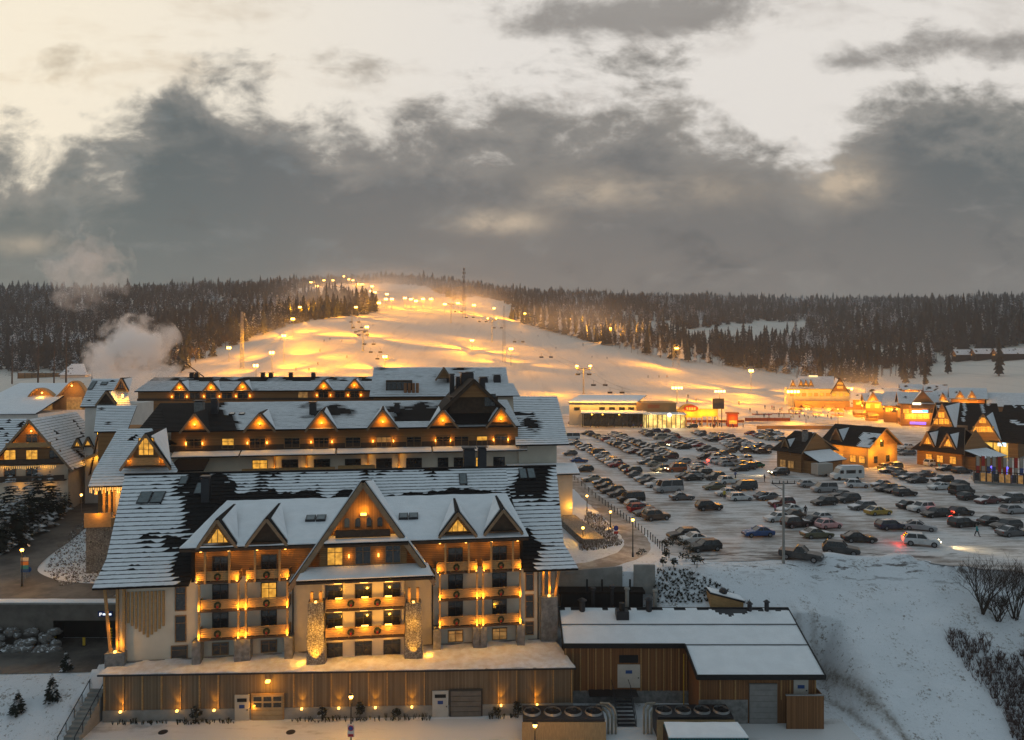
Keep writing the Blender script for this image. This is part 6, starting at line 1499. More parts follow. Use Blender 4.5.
# chillers, pipes, steel stair, container, fence screen
def chiller(x0, x1, y0, y1, z0, z1, label, n=4):
    t = thing('chiller_unit', label, 'chiller', (x0, y0, z0), 0, 'rooftop chillers in the yard'); L, D, Hh = x1 - x0, y1 - y0, z1 - z0
    a = MB(); a.box(.1, L - .1, .1, D, 0, Hh); part('casing', a, METAL, t, wz=False)
    a = MB(); a.box(0, L, 0, .09, 0, Hh - .25); part('timber_screen', a, mat('screen timber', (.42, .29, .15), .7, .3, 1.5, stretch=(6, 1, 1)), t, wz=False)
    for i in range(n):
        cx = L * (i + .5) / n; r = min(L / n, D) * .40; a = MB(); m = 20
        for k in range(m):
            p = [(cx + q * math.cos(6.2832 * w / m), D / 2 + q * math.sin(6.2832 * w / m), z) for q, z, w in ((r, Hh + .22, k), (r, Hh + .22, k + 1), (r * 1.1, Hh + .01, k + 1), (r * 1.1, Hh + .01, k))]; a.poly(p)
            p = [(cx + r * math.cos(6.2832 * w / m), D / 2 + r * math.sin(6.2832 * w / m), z) for z, w in ((Hh + .22, k), (Hh + .22, k + 1), (Hh + .015, k + 1), (Hh + .015, k))]; a.poly(p)
        o = part('fan', a, GALV, t, wz=False)
        a = MB(); a.tube((cx, D / 2, Hh + .02), (cx, D / 2, Hh + .16), r * .22, n=10)
        for k in range(5): an = k * 1.2566; a.bar((cx + r * .2 * math.cos(an), D / 2 + r * .2 * math.sin(an), Hh + .08), (cx + r * .92 * math.cos(an), D / 2 + r * .92 * math.sin(an), Hh + .12), r * .35, .03)
        part('blade', a, BLACK, o, wz=False)
    return t
chiller(.95, 8.95, 66.6, 69.4, -11, -8.75, 'long chiller with four round fans and timber front beside the garage wall')
chiller((657 - 512) / F * 67, (735 - 512) / F * 67, 67.0, 69.6, -11, -8.75, 'long chiller with four round fans in front of the stone base, right of the stair')
def pipes(x, y, label, sg=1):
    mb = MB()
    for k in range(3):
        xx = x + sg * k * .36; zt = -9.5 + .22 * k; pts = [(xx, y, -11), (xx, y, zt), (xx - sg * .1, y + .5, zt + .35), (xx - sg * .5, y + 1.2, zt + .45), (xx - sg * 1.3, y + 1.3, zt + .45)]
        for a, b_ in zip(pts, pts[1:]): mb.tube(a, b_, .11, n=8); mb.ball(b_, .11, nu=8, nv=6)
    solo('pipe_bundle', mb, mat('insulated pipe', (.30, .27, .22), .6, .3, 2), label, 'pipes')
pipes(9.4, 68.3, 'bundle of bent insulated pipes at the right end of the left chiller'); pipes(13.6, 68.3, 'bundle of bent insulated pipes at the left end of the right chiller', -1)
t = thing('steel_stair', 'short dark steel stair up to the pale door of the plant building', 'stair', (10.6, 69.6, -11)); a = MB()
for i in range(8): a.box(0, 1.7, i * .42, i * .42 + .34, .1 + i * .19, .14 + i * .19)
part('steps', a, METAL, t, wz=False)
for s in (-.06, 1.76):
    a = MB(); a.bar((s, 0, .05), (s, 3.4, 1.55), .06, .25); a.bar((s, 0, 1.0), (s, 3.4, 2.5), .05, .05); a.bar((s, 3.4, 2.5), (s, 5, 2.5), .05, .05)
    for i in range(5): a.bar((s, i * .85, .1 + i * .38), (s, i * .85, 1.0 + i * .38), .05, .05)
    part('handrail', a, METAL, t, wz=False)
a = MB(); a.box(-2.5, 2.6, 3.4, 5.0, 1.36, 1.44); part('landing', a, METAL, t, wz=False)
t = thing('shipping_container', 'teal container with a snow covered lid at the bottom edge', 'container', ((669 - 512) / F * 62.4, 62.4, -11)); w = (748 - 669) / F * 62.4
TEAL = stripes('teal sheet', (.02, .13, .15), (.015, .10, .12), 4, 0, width=.2)
a = MB(); a.box(0, w, 0, 2.5, 0, 2.7); part('body', a, TEAL, t, wz=False); part('lid', snow_panel([(-.05, -.05, 2.75), (w + .05, -.05, 2.75), (w - .1, 2.6, 2.75), (.1, 2.6, 2.75)], .16, 24, 10, .05), [TEAL, SNOW], t, wz=False)
t = thing('fence_screen', 'square red brown board screen beside the grey garage door', 'fence', ((786.5 - 512) / F * 69.2, 69.2, -11)); w = (824 - 786.5) / F * 69.2
a = MB(); a.box(0, w, 0, .08, 0, 3.3); part('boards', a, REDCLAD, t, wz=False); a = MB(); a.box(-.06, w + .06, -.05, .13, 3.3, 3.42); part('cap', a, GALV, t, wz=False); a = MB(); a.box(w - .08, w, .08, 2.4, 0, 3.3); part('return_boards', a, REDCLAD, t, wz=False)
# yard lamps and plants in front of the retaining wall
street_lamp((P3(351, 700, 66.0).x, 66.0, -11), 4.5, 'street lamp in front of the garage wall, with a round no parking sign', 90, 'yard lamps'); street_lamp((P3(535, 732, 62.5).x, 62.5, -11), 3.6, 'street lamp at the bottom edge beside the left chiller', 90, 'yard lamps')
t = thing('road_sign', 'round blue and red no parking sign on a white plate below the yard lamp', 'sign', (P3(351, 735, 65.7).x, 65.7, -11)); a = MB(); a.tube((0, 0, 0), (0, 0, 2.3), .04); part('post', a, GALV, t, wz=False); a = MB(); a.box(-.32, .32, -.07, -.03, 1.1, 2.3); part('plate', a, mat('white plate', (.6, .6, .6), .5, .1), t, wz=False)
a = MB(); a.tube((0, -.10, 1.95), (0, -.075, 1.95), .27, n=16); o = part('disc', a, mat('sign red', (.4, .02, .02), .5, .1), t, wz=False); a = MB(); a.tube((0, -.115, 1.95), (0, -.103, 1.95), .20, n=16); part('disc_centre', a, mat('sign blue2', (.02, .06, .3), .5, .1), o, wz=False); a = MB(); a.box(-.25, .25, -.09, -.072, 1.15, 1.4); part('red_bar', a, mat('sign red2', (.4, .02, .02), .5, .1), t, wz=False)
SHRUB = mat('winter shrub', (.045, .045, .03), .9, .5, 4, snow=.4, snow_scale=5, snow_lo=.2)
def shrub(p, h, w, label, group, m=None, n=90, name='shrub'):
    mb = MB()
    for i in range(n):
        an = rng.uniform(0, 6.28); e = math.acos(rng.uniform(-.2, 1)); r = rng.uniform(.35, 1); c = Vector((w * r * math.sin(e) * math.cos(an), w * r * math.sin(e) * math.sin(an), h * .5 + h * .5 * r * math.cos(e)))
        d = Vector((rng.uniform(-1, 1), rng.uniform(-1, 1), rng.uniform(-.3, 1))) * h * .16; q = Vector((rng.uniform(-1, 1), rng.uniform(-1, 1), rng.uniform(-1, 1))) * h * .09
        mb.poly([c - d, c + q, c + d]); mb.poly([c - d, c - q * .8, c + d])
    mb.tube((0, 0, -.1), (0, 0, h * .5), .05, .03, 6); return solo(name, mb, m or SHRUB, label, 'shrub', group, loc=p)
for px, h, lab in ((194, 1.7, 'small conifer shrub by the garage wall, left of the lit garage'), (320, 1.5, 'snow topped shrub by the garage wall, right of the lit garage'), (358, 1.9, 'tall thin shrub by the garage wall behind the yard lamp'), (394, 1.2, 'snow topped shrub by the wall, left of the pale door'), (496, 1.1, 'low shrub by the garage wall, right of the dark garage'), (518, 1.7, 'dark shrub by the garage wall near the left chiller')):
    shrub(((px - 512) / F * 70, 70.0 + (px - 103) * .0035, -11), h, .5, lab, 'shrubs by the garage wall')
low = MB()
for i in range(240):
    px = random.uniform(110, 520)
    if 233 < px < 290 or 430 < px < 488: continue
    x, y = (px - 512) / F * 70, 70.05 + (px - 103) * .0035 + random.uniform(-.35, .2); h = random.uniform(.2, .6)
    for k in range(3): low.bar((x, y, -11), (x + random.uniform(-.15, .15), y, -11 + h), .04, .04)
solo('low_planting', low, SHRUB, kind='stuff')
for px, lab in ((165, 'left'), (292, 'right')): a = MB(); a.tube((0, 0, 0), (0, 0, .03), .45, .45, 16); solo('manhole_cover', a, METAL, 'round manhole cover in the yard, %s of the lit garage' % ('far left' if lab == 'left' else 'just right'), 'manhole cover', loc=((px - 512) / F * 69, 68.6, -10.985))

# ------------------------------------------------------------------ hotel road: bollards, lamps, planting, snow bank
BOL = []
for i in range(34):
    k = i / 33; pp = [(571, 477), (600, 502), (625, 520), (650, 539), (669, 558)]; f = k * 4; j = min(int(f), 3); f -= j
    p = G(lerp(pp[j][0], pp[j + 1][0], f), lerp(pp[j][1], pp[j + 1][1], f))
    if not BOL: a = MB(); a.tube((0, 0, 0), (0, 0, .95), .06, .06, 8); a.ball((0, 0, .97), .09); BOL.append(solo('bollard', a, METAL, group='bollards along the car park edge')); o = BOL[0]
    else: o = BOL[0].copy(); COL.objects.link(o)
    o.location = p; tag(o, 'thin dark bollard in the line between hotel road and car park', 'bollard', 'bollards along the car park edge')
for px, pb, pt, lab in ((587, 511, 496, 'street lamp on the hotel road, farthest of the three'), (610.5, 528, 512, 'street lamp on the hotel road, middle of the three'), (632.8, 557, 520, 'street lamp at the bend of the hotel road, nearest and tallest'), (583, 544, 528, 'street lamp by the stone terrace, left of the planting bed')):
    p = G(px, pb); street_lamp(p, (pb - pt) / F * p.y - .2, lab, 70)
t = thing('road_sign', 'round blue no parking sign at the tip of the planting bed', 'sign', G(616, 543)); a = MB(); a.tube((0, 0, 0), (0, 0, 2.4), .04); part('post', a, GALV, t, wz=False); a = MB(); a.tube((0, -.08, 2.1), (0, -.04, 2.1), .36, n=16); part('disc', a, mat('sign blue3', (.04, .05, .25), .5, .1), t, wz=False); a = MB(); a.box(-.3, .3, -.08, -.045, 1.3, 1.65); part('plate', a, mat('sign red3', (.4, .05, .04), .5, .1), t, wz=False)
bed = MB()
BEDP = [(586, 513), (600, 516), (614, 530), (622, 545), (600, 550), (580, 551), (578, 530)]
while len(bed.f) < 3400:
    px, py = random.uniform(577, 623), random.uniform(511, 552)
    if not inside(px, py, BEDP): continue
    p = G(px, py); h = random.uniform(.2, .7)
    for k in range(4):
        q = Vector((random.uniform(-.3, .3), random.uniform(-.3, .3), h)); bed.poly([p + Vector((-.06, 0, 0)), p + Vector((.06, 0, 0)), p + q])
solo('bed_planting', bed, mat('dry planting', (.16, .12, .08), .9, .5, 1, snow=.5, snow_scale=3, snow_lo=-.2), kind='stuff')
for px, py, h, w in ((668, 553, 1.5, 1.3), (676, 548, 1.4, 1.4), (684, 552, 1.3, 1.3), (690, 557, 1.2, 1.2), (666, 563, 1.4, .7), (663, 570, 1.2, .6), (674, 571, 1.3, .7), (686, 565, 1.2, 1.3), (697, 571, 1.8, 1.0), (690, 575, .8, .5), (642, 558, .8, .8), (638, 560, .7, .6)):
    p = G(px, py + 4, -1.0); p.z = gz(p.x, p.y) - .05; shrub(p, h, w * .8, 'bushy evergreen shrub on the bank between the road bend and the parked cars', 'shrubs on the bank')
tuft = MB()
for r in range(13):
    for c in range(24):
        py = 571 + r * 2.6 + random.uniform(-.8, .8); px = 640 + c * 4.3 + r * 1.2 + random.uniform(-1.2, 1.2)
        if px > 690 + r * 5 or px < 648 - r * .3 or random.random() < .12: continue
        uu = (px - 512) / F; Y = next((y for y in np.arange(80.4, 100, .1) if pix((uu * y, y, gz(uu * y, y)))[1] <= py), None)
        if Y is None: continue
        p = Vector((uu * Y, float(Y), gz(uu * Y, Y)))
        for k in range(9):
            an = random.uniform(0, 6.28); q = Vector((.28 * math.cos(an), .28 * math.sin(an), random.uniform(.15, .38))); w = Vector((-math.sin(an), math.cos(an), 0)) * .10; tuft.poly([p - w, p + w, p + q])
solo('planted_tufts', tuft, SHRUB, kind='stuff')
brush = MB(); BR = [(942, 632), (965, 640), (985, 648), (1010, 652), (1040, 640), (1100, 650), (1130, 760), (1018, 745), (1000, 708), (975, 680), (955, 655)]
n = 0
while n < 1500:
    px, py = random.uniform(938, 1130), random.uniform(625, 760)
    if not inside(px, py + 16 * fn(px, py, .06), BR): continue
    uu = (px - 512) / F; Y = next((y for y in np.arange(58, 96, .4) if pix((uu * y, y, gz(uu * y, y)))[1] <= py), None); n += 1
    if Y is None: continue
    p = Vector((uu * Y, float(Y), gz(uu * Y, Y) - .05)); h = random.uniform(.4, 1.3)
    for k in range(5):
        q = Vector((random.uniform(-.5, .5), random.uniform(-.5, .5), 1)) * h; w = Vector((random.uniform(-1, 1), random.uniform(-1, 1), 0)).normalized() * .035; brush.poly([p - w, p + w, p + q])
        r = p + q * .55; q2 = Vector((random.uniform(-.6, .6), random.uniform(-.6, .6), .5)) * h * .6; brush.poly([r - w, r + w, r + q2])
solo('brushwood', brush, mat('brush twigs', (.12, .075, .065), .9, .5, 2, snow=.38, snow_scale=2, snow_lo=-.4), kind='stuff')
def bare_bush(px, py, h, label):
    uu = (px - 512) / F; Y = next((y for y in np.arange(66, 99, .25) if pix((uu * y, y, gz(uu * y, y)))[1] <= py), 92); p = Vector((uu * Y, float(Y), gz(uu * Y, Y)))
    mb = MB()
    def grow(a, d, L, r, n):
        b = a + d * L; mb.tube(a, b, r, r * .65, 4 if n < 3 else 5)
        if n == 0: return
        for k in range(3 if n > 1 else 4): grow(a.lerp(b, random.uniform(.55, 1)), (d + Vector((random.uniform(-.75, .75), random.uniform(-.75, .75), random.uniform(-.1, .45)))).normalized(), L * random.uniform(.55, .8), r * .58, n - 1)
    for k in range(11): grow(Vector((random.uniform(-.3, .3), random.uniform(-.3, .3), 0)), Vector((random.uniform(-.6, .6), random.uniform(-.5, .5), 1)).normalized(), h * .34, .06, 4)
    return solo('bare_bush', mb, mat('dark twig', (.06, .045, .035), .9, .4, 3), label, 'bush', 'bare bushes', loc=p)
bare_bush(984, 614, 8.0, 'leafless bush with spreading twigs on the snow bank'); bare_bush(1016, 620, 9.0, 'larger leafless bush cut by the right picture edge'); bare_bush(998, 622, 4.0, 'small leafless bush between two larger ones')
t = thing('utility_pole', 'tall concrete utility pole with cross arms at the near edge of the car park', 'utility pole', G(783.5, 563)); hh = 82 / F * t.location.y
a = MB(); a.tube((0, 0, -.5), (0, 0, hh), .2, .12, 8); part('pole', a, CONC, t, wz=False); a = MB(); a.bar((-1.5, 0, hh - .3), (1.5, 0, hh - .3), .1, .12); a.bar((-.9, 0, hh - 2.9), (.9, 0, hh - 2.9), .1, .1); a.bar((-1.4, 0, hh - .35), (0, 0, hh - 1.2), .05, .05); part('crossarm', a, METAL, t, wz=False)
for x in (-1.4, -.5, .5, 1.4): a = MB(); a.tube((x, 0, hh - .24), (x, 0, hh + .08), .06, .04, 8); part('insulator', a, TILE2, t, wz=False)
# ------------------------------------------------------------------ right: ski centre, chalets, village
SK_ = Fr(569, 288, -6); skc = SK_.thing('ski_centre', 'long low ski centre with snowy roof, dark canopy and bright glass front', 'ski centre', 0.0)
e = SK_.s(637); z1 = SK_.z(569, 403)
a = MB(); a.box(0, e, 4, 22, -.3, z1); part('wall', a, PLASTER, skc)
part('roof', snow_panel([(-.6, 3, z1 + .05), (e, 3, z1 + .05), (e + 6, 23, z1 + 2.3), (4, 23, z1 + 2.3)], .25, 40, 10, .08), [METAL, SNOW], skc)
for px in (577, 602, 612, 622, 631): window(skc, SK_.s(px, 3.9), SK_.z(px, 410, 4), 2.2, 1.1, 3.95, None, 2, 1, FRAMED)
s0, s1 = SK_.s(637), SK_.s(677); a = MB(); a.box(s0, s1, 2, 18, -.3, SK_.z(650, 403)); part('upper_block', a, WOODP, skc); a = MB(); a.box(SK_.s(648), SK_.s(660), 1.85, 1.99, SK_.z(650, 408.5), SK_.z(650, 405)); part('sign_board', a, mat('sign orange', (.45, .15, .05), .6, .2), skc)
s0, s1 = SK_.s(581, -6), SK_.s(648, -6); zc = SK_.z(610, 413.5, -6); a = MB(); a.box(s0, s1, -6, 3.9, zc - .5, zc); part('canopy', snow_panel([(s0, -6, zc), (s1, -6, zc), (s1, 3.9, zc + .6), (s0, 3.9, zc + .6)], .2, 30, 6, .05), [METAL, SNOW], skc)
a = MB(); a.box(s0 + 1, s1 - 1, -1, 3.9, -.3, zc - .25); part('glazed_front', a, GLASS, skc)
for i in range(9): x = s0 + .6 + (s1 - s0 - 1.2) * i / 8; a = MB(); a.box(x - .15, x + .15, -5.7, -5.4, -.3, zc - .25); part('canopy_post', a, METAL, skc)
for px in (573, 585, 597, 610, 623, 633): light(skc, (SK_.s(px, 1), 1.2, z1 + 1.5), 700, WARM, .3)  # added fill lights without fixtures, to brighten the ski centre wall
for px in (592, 603, 620): light(skc, (SK_.s(px, -5), -4.5, zc - 1.0), 220, WARM, .2)
s0, s1 = SK_.s(644, -5), SK_.s(685, -5); zg = SK_.z(660, 414.5, -5); a = MB(); a.box(s0, s1, -5, 1.9, -.2, zg); part('lit_front', a, glow('lit shop front', (1.0, .70, .22), 1.2, .8, .5), skc)
for i in range(10): x = s0 + (s1 - s0) * i / 9; a = MB(); a.box(x - .13, x + .13, -5.35, -5.02, -.2, zg); part('mullion', a, METAL, skc)
part('roof', snow_panel([(s0 - .5, -6.5, zg + .1), (s1 + .5, -6.5, zg + .1), (s1 + .5, 1.9, zg + .4), (s0 - .5, 1.9, zg + .4)], .2, 20, 6, .05), [METAL, SNOW], skc)
for px in (652, 669, 680): light(skc, (SK_.s(px, -6), -8.2, zg - .8), 700, (1, .66, .25), .3)
a = MB(); a.ball((SK_.s(669.5, -7), -6.9, SK_.z(669, 415, -7)), .75, nu=12, nv=8); part('globe_lamp', a, glow('white globe', (1, .85, .6), 6, 0), skc)
# arched entrance
AR = Fr(676, 284, -6); ar = AR.thing('entrance_arch', 'glowing yellow arched entrance with a red oval sign beside the ski centre', 'entrance', 0.0); L_ = AR.s(718); n = 14
zt, zs = AR.z(691, 404), AR.z(691, 414); top = [(L_ * .62 * i / n, 0, zs + (zt - zs) * math.sin(math.pi * i / n) ** .6) for i in range(n + 1)]
a = MB(); a.prism([(0, 0, zs - 1.5), (L_ * .62, 0, zs - 1.5)] + top[::-1], (0, 2.5, 0)); part('arch', a, mat('yellow panel', (.62, .38, .08), .6, .2, 2), ar)
a = MB(); a.box(L_ * .58, L_, .2, 2.4, zs - 1.0, zs + 2.0); part('fascia', a, mat('yellow panel2', (.62, .40, .10), .6, .2, 2), ar)
for i in range(9): x = L_ * i / 8; a = MB(); a.box(x - .2, x + .2, .3, .8, -.2, zs - .9); part('post', a, WOODP, ar)
a = MB(); c = AR.s(691); zc = AR.z(691, 408.5); n2 = 20; a.prism([(c + 2.9 * math.cos(6.2832 * i / n2), -.15, zc + 1.35 * math.sin(6.2832 * i / n2)) for i in range(n2)], (0, .12, 0)); o = part('oval_sign', a, mat('sign red4', (.45, .05, .02), .5, .1), ar)
a = MB()
for i in range(4): a.box(c - 1.9 + i * 1.0, c - 1.2 + i * 1.0, -.22, -.16, zc - .55, zc + .55)
part('lettering', a, mat('cream letters', (.7, .5, .25), .5, .1), o)
for px in (680, 690, 702, 712): light(ar, (AR.s(px), -2.2, zs + .3), 520, WARM, .2); light(ar, (AR.s(px), 3.5, zs - 1.8), 180, WARM, .2)
Kq = Fr(728, 283, -6); kq = Kq.thing('ticket_kiosk', 'small red kiosk with yellow stripes right of the arched entrance', 'kiosk', 0.0); w = Kq.s(738); a = MB(); a.box(0, w, 0, 3, -.2, Kq.z(730, 414)); part('body', a, mat('kiosk red', (.42, .07, .03), .6, .2), kq); a = MB(); a.box(-.4, w + .4, -.5, 3.4, Kq.z(730, 414), Kq.z(730, 412.5)); part('roof', a, mat('kiosk red roof', (.40, .10, .03), .6, .2), kq); a = MB(); a.box(.4, w - .4, -.06, -.005, 1.2, 2.6); part('pane', a, LITP, kq); light(kq, (w / 2, -1.8, 3.2), 240, WARM, .2)
t = thing('display_board', 'square grey board on two posts under a floodlight', 'board', P3(718.5, 424, 286)); t.location.z = 0; a = MB(); hz = CZ - (409 - YH) / F * 286; hz1 = CZ - (398.5 - YH) / F * 286; a.box(-2.3, 2.3, 0, .5, hz, hz1); part('panel', a, mat('board grey', (.16, .13, .10), .6, .3, 1), t)
for x in (-1.4, 1.4): a = MB(); a.box(x - .15, x + .15, .1, .4, -.2, hz); part('post', a, METAL, t)
NET = mat('orange net', (.55, .13, .04), .8, .3, 6)
for i, (p0, p1, py, hh) in enumerate(((745, 790, 421.5, 1.6), (752, 772, 416.5, 1.4), (772, 800, 416, 1.3), (686, 744, 423, 1.3))):
    A_ = G(p0, py); B_ = G(p1, py); t = thing('net_fence', '%s orange safety net fence by the queue at the foot of the hill' % ('long near', 'short far left', 'far right', 'left')[i], 'fence', A_); d = B_ - A_
    a = MB(); a.box(0, d.x, -.02, .02, .2, hh); part('net', a, NET, t, wz=False)
    for k in range(7): a = MB(); x = d.x * k / 6; a.tube((x, 0, -.1), (x, 0, hh + .25), .06, n=6); part('post', a, METAL, t, wz=False)
A_ = G(757, 429); B_ = G(866, 428); t = thing('low_wall', 'long low yellow lit wall along the back of the car park', 'wall', A_); a = MB(); a.box(0, (B_ - A_).x, 0, .5, -.2, 1.3); part('wall', a, WOODP, t, wz=False); a = MB(); a.box(-.1, (B_ - A_).x + .1, -.1, .6, 1.3, 1.42); part('cap', a, SNOW, t, wz=False); light(t, (20, -4, 5), 1500, SOD, .3, wz=False); light(t, (4, -4, 5), 1200, SOD, .3, wz=False)

def chalet(fr, parent, p0, p1, py_base_z, py_eave, py_ridge, depth, bare, dormers=(), roofm=TILE2, wall=WOOD, over=1.0, courses=16, halfhip=0.0, gable_lit=None, rp=None):
    """long house with its ridge parallel to the front; steep roof, gables at both ends, optional front dormers (px, base, halfwidth, apex, lit, snow)"""
    s0, s1 = fr.s(p0), fr.s(p1); ze = fr.z((p0 + p1) / 2, py_eave, -over); d2 = depth / 2; zr = fr.z((p0 + p1) / 2, py_ridge, d2); zw = ze + .5
    a = MB(); a.box(s0, s1, 0, depth, py_base_z - .4, zw); part('wall', a, wall, parent)
    kk = (zr - ze) / (d2 + over); zt = ze + kk * over
    for s in (s0, s1 - .25): a = MB(); a.prism([(s, .03, zt - .35), (s, depth - .03, zt - .35), (s, d2, zr - .3)], (.25, 0, 0)); part('gable_face', a, WOOD, parent)
    for y in (depth * .28, depth * .5, depth * .72):
        for z in ((1.3,) if zw < 4.5 else (1.3, zw - 1.9)):
            lit_ = random.choice((None, LITP, DIMP, None)); a = MB(); a.box(s0 - .09, s0 - .005, y - .8, y + .8, z - .1, z + 1.5); o = part('window', a, FRAMEW, parent); a = MB(); a.box(s0 - .11, s0 - .092, y - .65, y + .65, z, z + 1.4); part('pane', a, lit_ or GLASS, o)
    a = MB(); a.box(s0 - .9, s0 - .01, depth * .15, depth * .85, zw - 2.5, zw - 2.35); a.box(s0 - .9, s0 - .82, depth * .15, depth * .85, zw - 2.35, zw - 1.5)
    if zw > 4.5: part('balcony', a, WOODD, parent)
    h = halfhip
    part('roof', tile_roof([(s0 - over, -over, ze), (s1 + over, -over, ze), (s1 + over - h, d2, zr), (s0 - over + h, d2, zr)], courses, bare, .6, .05, .06), [roofm, SNOW], parent)
    part('roof', tile_roof([(s1 + over, depth + over, ze), (s0 - over, depth + over, ze), (s0 - over + h, d2, zr), (s1 + over - h, d2, zr)], courses, lambda c: True, .6, .05, .06), [roofm, SNOW], parent)
    for s in (s0 - over, s1 + over):
        hh = h if s < s0 else -h
        for y in (-over, depth + over): a = MB(); a.bar((s, y, ze - .15), (s + hh, d2, zr - .15), .1, .3); part('bargeboard', a, TRIM, parent)
    for px, pb, pw, ap, lit, sn, tt in dormers:
        s, zb = fr.at(px, pb, tt); dormer(parent, s, fr.s(px + pw, tt) - s, zb, fr.z(px, ap, tt), tt, min(d2, tt + 5.5), None, WOOD, lit, 0, sn, .3, roofm=roofm)
    return s0, s1, ze, zr, d2
allbare = lambda c: True
C1 = Fr(777, 167.8, -60); c1 = C1.thing('chalet', 'dark brown chalet with a snowy porch roof at the edge of the car park', 'chalet', 0.0)
chalet(C1, c1, 777, 801, 0, 452, 430, 11.5, lambda c: fn(c.x, c.y, .5) < .45, ((785, 451, 5, 438, None, True, .1),), courses=14, halfhip=1.6)
sb_ = C1.s(801)
part('porch_roof', snow_panel([(sb_ + 4.6, .2, 3.0), (sb_ + 4.6, 10.2, 3.0), (sb_ + .2, 10.2, 4.9), (sb_ + .2, .2, 4.9)], .15, 14, 6, .04), [TILE, SNOW], c1); a = MB(); a.box(sb_ + .01, sb_ + 3.9, .8, 9.6, -.3, 2.9); part('porch_wall', a, WOOD, c1)
for px, lit in ((783, 0), (791, 0)): window(c1, C1.s(px), .8, 1.6, 1.7, -.01, DIMP, 2, 1, FRAMEW)
chimney(c1, sb_ - 1.2, 3.0, 3, 9.5, .5, STONE)
C2 = Fr(824, 180.6, -60); c2 = C2.thing('chalet', 'yellow lit timber chalet with snow patched roof in the middle of the car park', 'chalet', 0.0)
s0, s1, ze, zr, d2 = chalet(C2, c2, 824, 868, 0, 445.5, 424.5, 12, lambda c: not (c.x > 8.5 and c.z < 8.0 and fn(c.x, c.y, .6) > -.25), ((836, 444, 7.5, 428, None, True, .1),), courses=16, wall=WOODP)
for px in (830, 841, 853, 862): window(c2, C2.s(px), 1.0, 1.5, 1.6, -.01, LITP, 2, 1, FRAMEW); light(c2, (C2.s(px), -1.6, 3.9), 100, WARM, .1)
for q in range(2):
    o = thing_w = None
a = MB(); 
for y, z in ((3.0, 1.0), (8.0, 1.0), (5.5, 4.8)): a.box(s1 + .005, s1 + .08, y - .7, y + .7, z, z + 1.6)
part('side_window', a, GLASS, c2); a = MB(); a.box(s1 + .06, s1 + .3, 4.9, 5.2, 6.2, 6.5); part('wall_lamp', a, BULB, c2)
light(c2, (s1 + 1.9, 4.8, 6.4), 520, WARM, .12); light(c2, (s1 + 1.8, 1.2, 3.4), 330, WARM, .12); light(c2, (s1 + 1.8, 9.0, 3.2), 260, WARM, .12)
C3_ = Fr(917, 176.4, -60); c3 = C3_.thing('chalet', 'dark roofed timber chalet with two lit gable dormers, in front of the right village', 'chalet', 0.0)
s0, s1, ze, zr, d2 = chalet(C3_, c3, 917, 962, 0, 452, 426, 12.5, allbare, ((927, 444.5, 6.5, 431.5, LITP, True, .2), (947.5, 447, 7.5, 433, LITP, True, .2)), courses=16, halfhip=3.5)
for px in (929, 940, 953): window(c3, C3_.s(px), 1.2, 1.4, 1.6, -.01, LITP, 2, 1, FRAMEW); light(c3, (C3_.s(px), -1.6, 3.6), 26, WARM, .1)
for px in (927, 947.5): light(c3, (C3_.s(px), -.8, C3_.z(px, 441, -.8)), 18, WARM, .1)
a = MB(); a.box(s1 + .01, s1 + 4.2, 1, 10, -.3, 3.2); part('side_annex', a, WOOD, c3); part('annex_roof', snow_panel([(s1 + 4.8, .4, 3.2), (s1 + 4.8, 10.6, 3.2), (s1 + .2, 10.6, 4.6), (s1 + .2, .4, 4.6)], .12, 12, 8, .05), [TILE2, SNOW], c3)
C5 = Fr(944, 224, -20); c5 = C5.thing('timber_inn', 'large dark roofed inn with snow strips on its roof, rear right of the chalets', 'inn', 0.0)
s0, s1, ze, za_, sa = None, None, None, None, None
chalet(C5, c5, 944, 1000, 0, 430, 403, 14, lambda c: not (abs(fn(c.x, c.y * .3, .35)) < .06), (), courses=18)
GI = Fr(932, 206, -52)
dz0 = 0
c5b = GI.thing('timber_inn', 'inn with a steep lit timber gable and snowy right roof slope behind the dormer chalet', 'inn', 0.0)
s, zb = GI.at(942, 427, -1); za = GI.z(942, 403.5, -1); w = GI.s(953, -1) - s; a = MB(); a.box(s - w, s + w, -.5, 10, -.3, zb); part('wall', a, WOOD, c5b)
dormer(c5b, s, w, zb, za, -1.0, 12, None, WOOD, None, 0, True, .6, roofm=TILE2)
for px, y, w_ in ((941.5, 417.5, 1.6), (936, 424, 1.2), (941.5, 424, 1.2), (947, 424, 1.2)): window(c5b, GI.s(px, -.6), GI.z(px, y, -.6), w_, 1.5, -.72, LITP, 2, 1, FRAMEW)
for px, y in ((942, 413), (938, 422), (947, 422)): light(c5b, (GI.s(px, -2), -2.2, GI.z(px, y, -2)), 70, WARM, .1)
C6 = Fr(969, 196, -46); c6 = C6.thing('timber_inn', 'inn with a steep lit gable over a bright yellow shop front', 'inn', 0.0)
s, zb = C6.at(983, 441, -1); za = C6.z(983, 413.5, -1); w = C6.s(1001, -1) - s; a = MB(); a.box(s - w * .9, s + w * 1.9, -.4, 11, -.3, zb + .2); part('wall', a, WOOD, c6)
dormer(c6, s, w, zb, za, -1.0, 9, None, WOOD, None, 0, True, .5, roofm=TILE2)
part('roof', tile_roof([(C6.s(990), -1, zb), (C6.s(1040), -1, zb), (C6.s(1040, 9), 9, za + .6), (s, 9, za)], 18, lambda c: fn(c.x * .6, c.y, .5) < .35, .6, .05, .06), [TILE2, SNOW], c6)
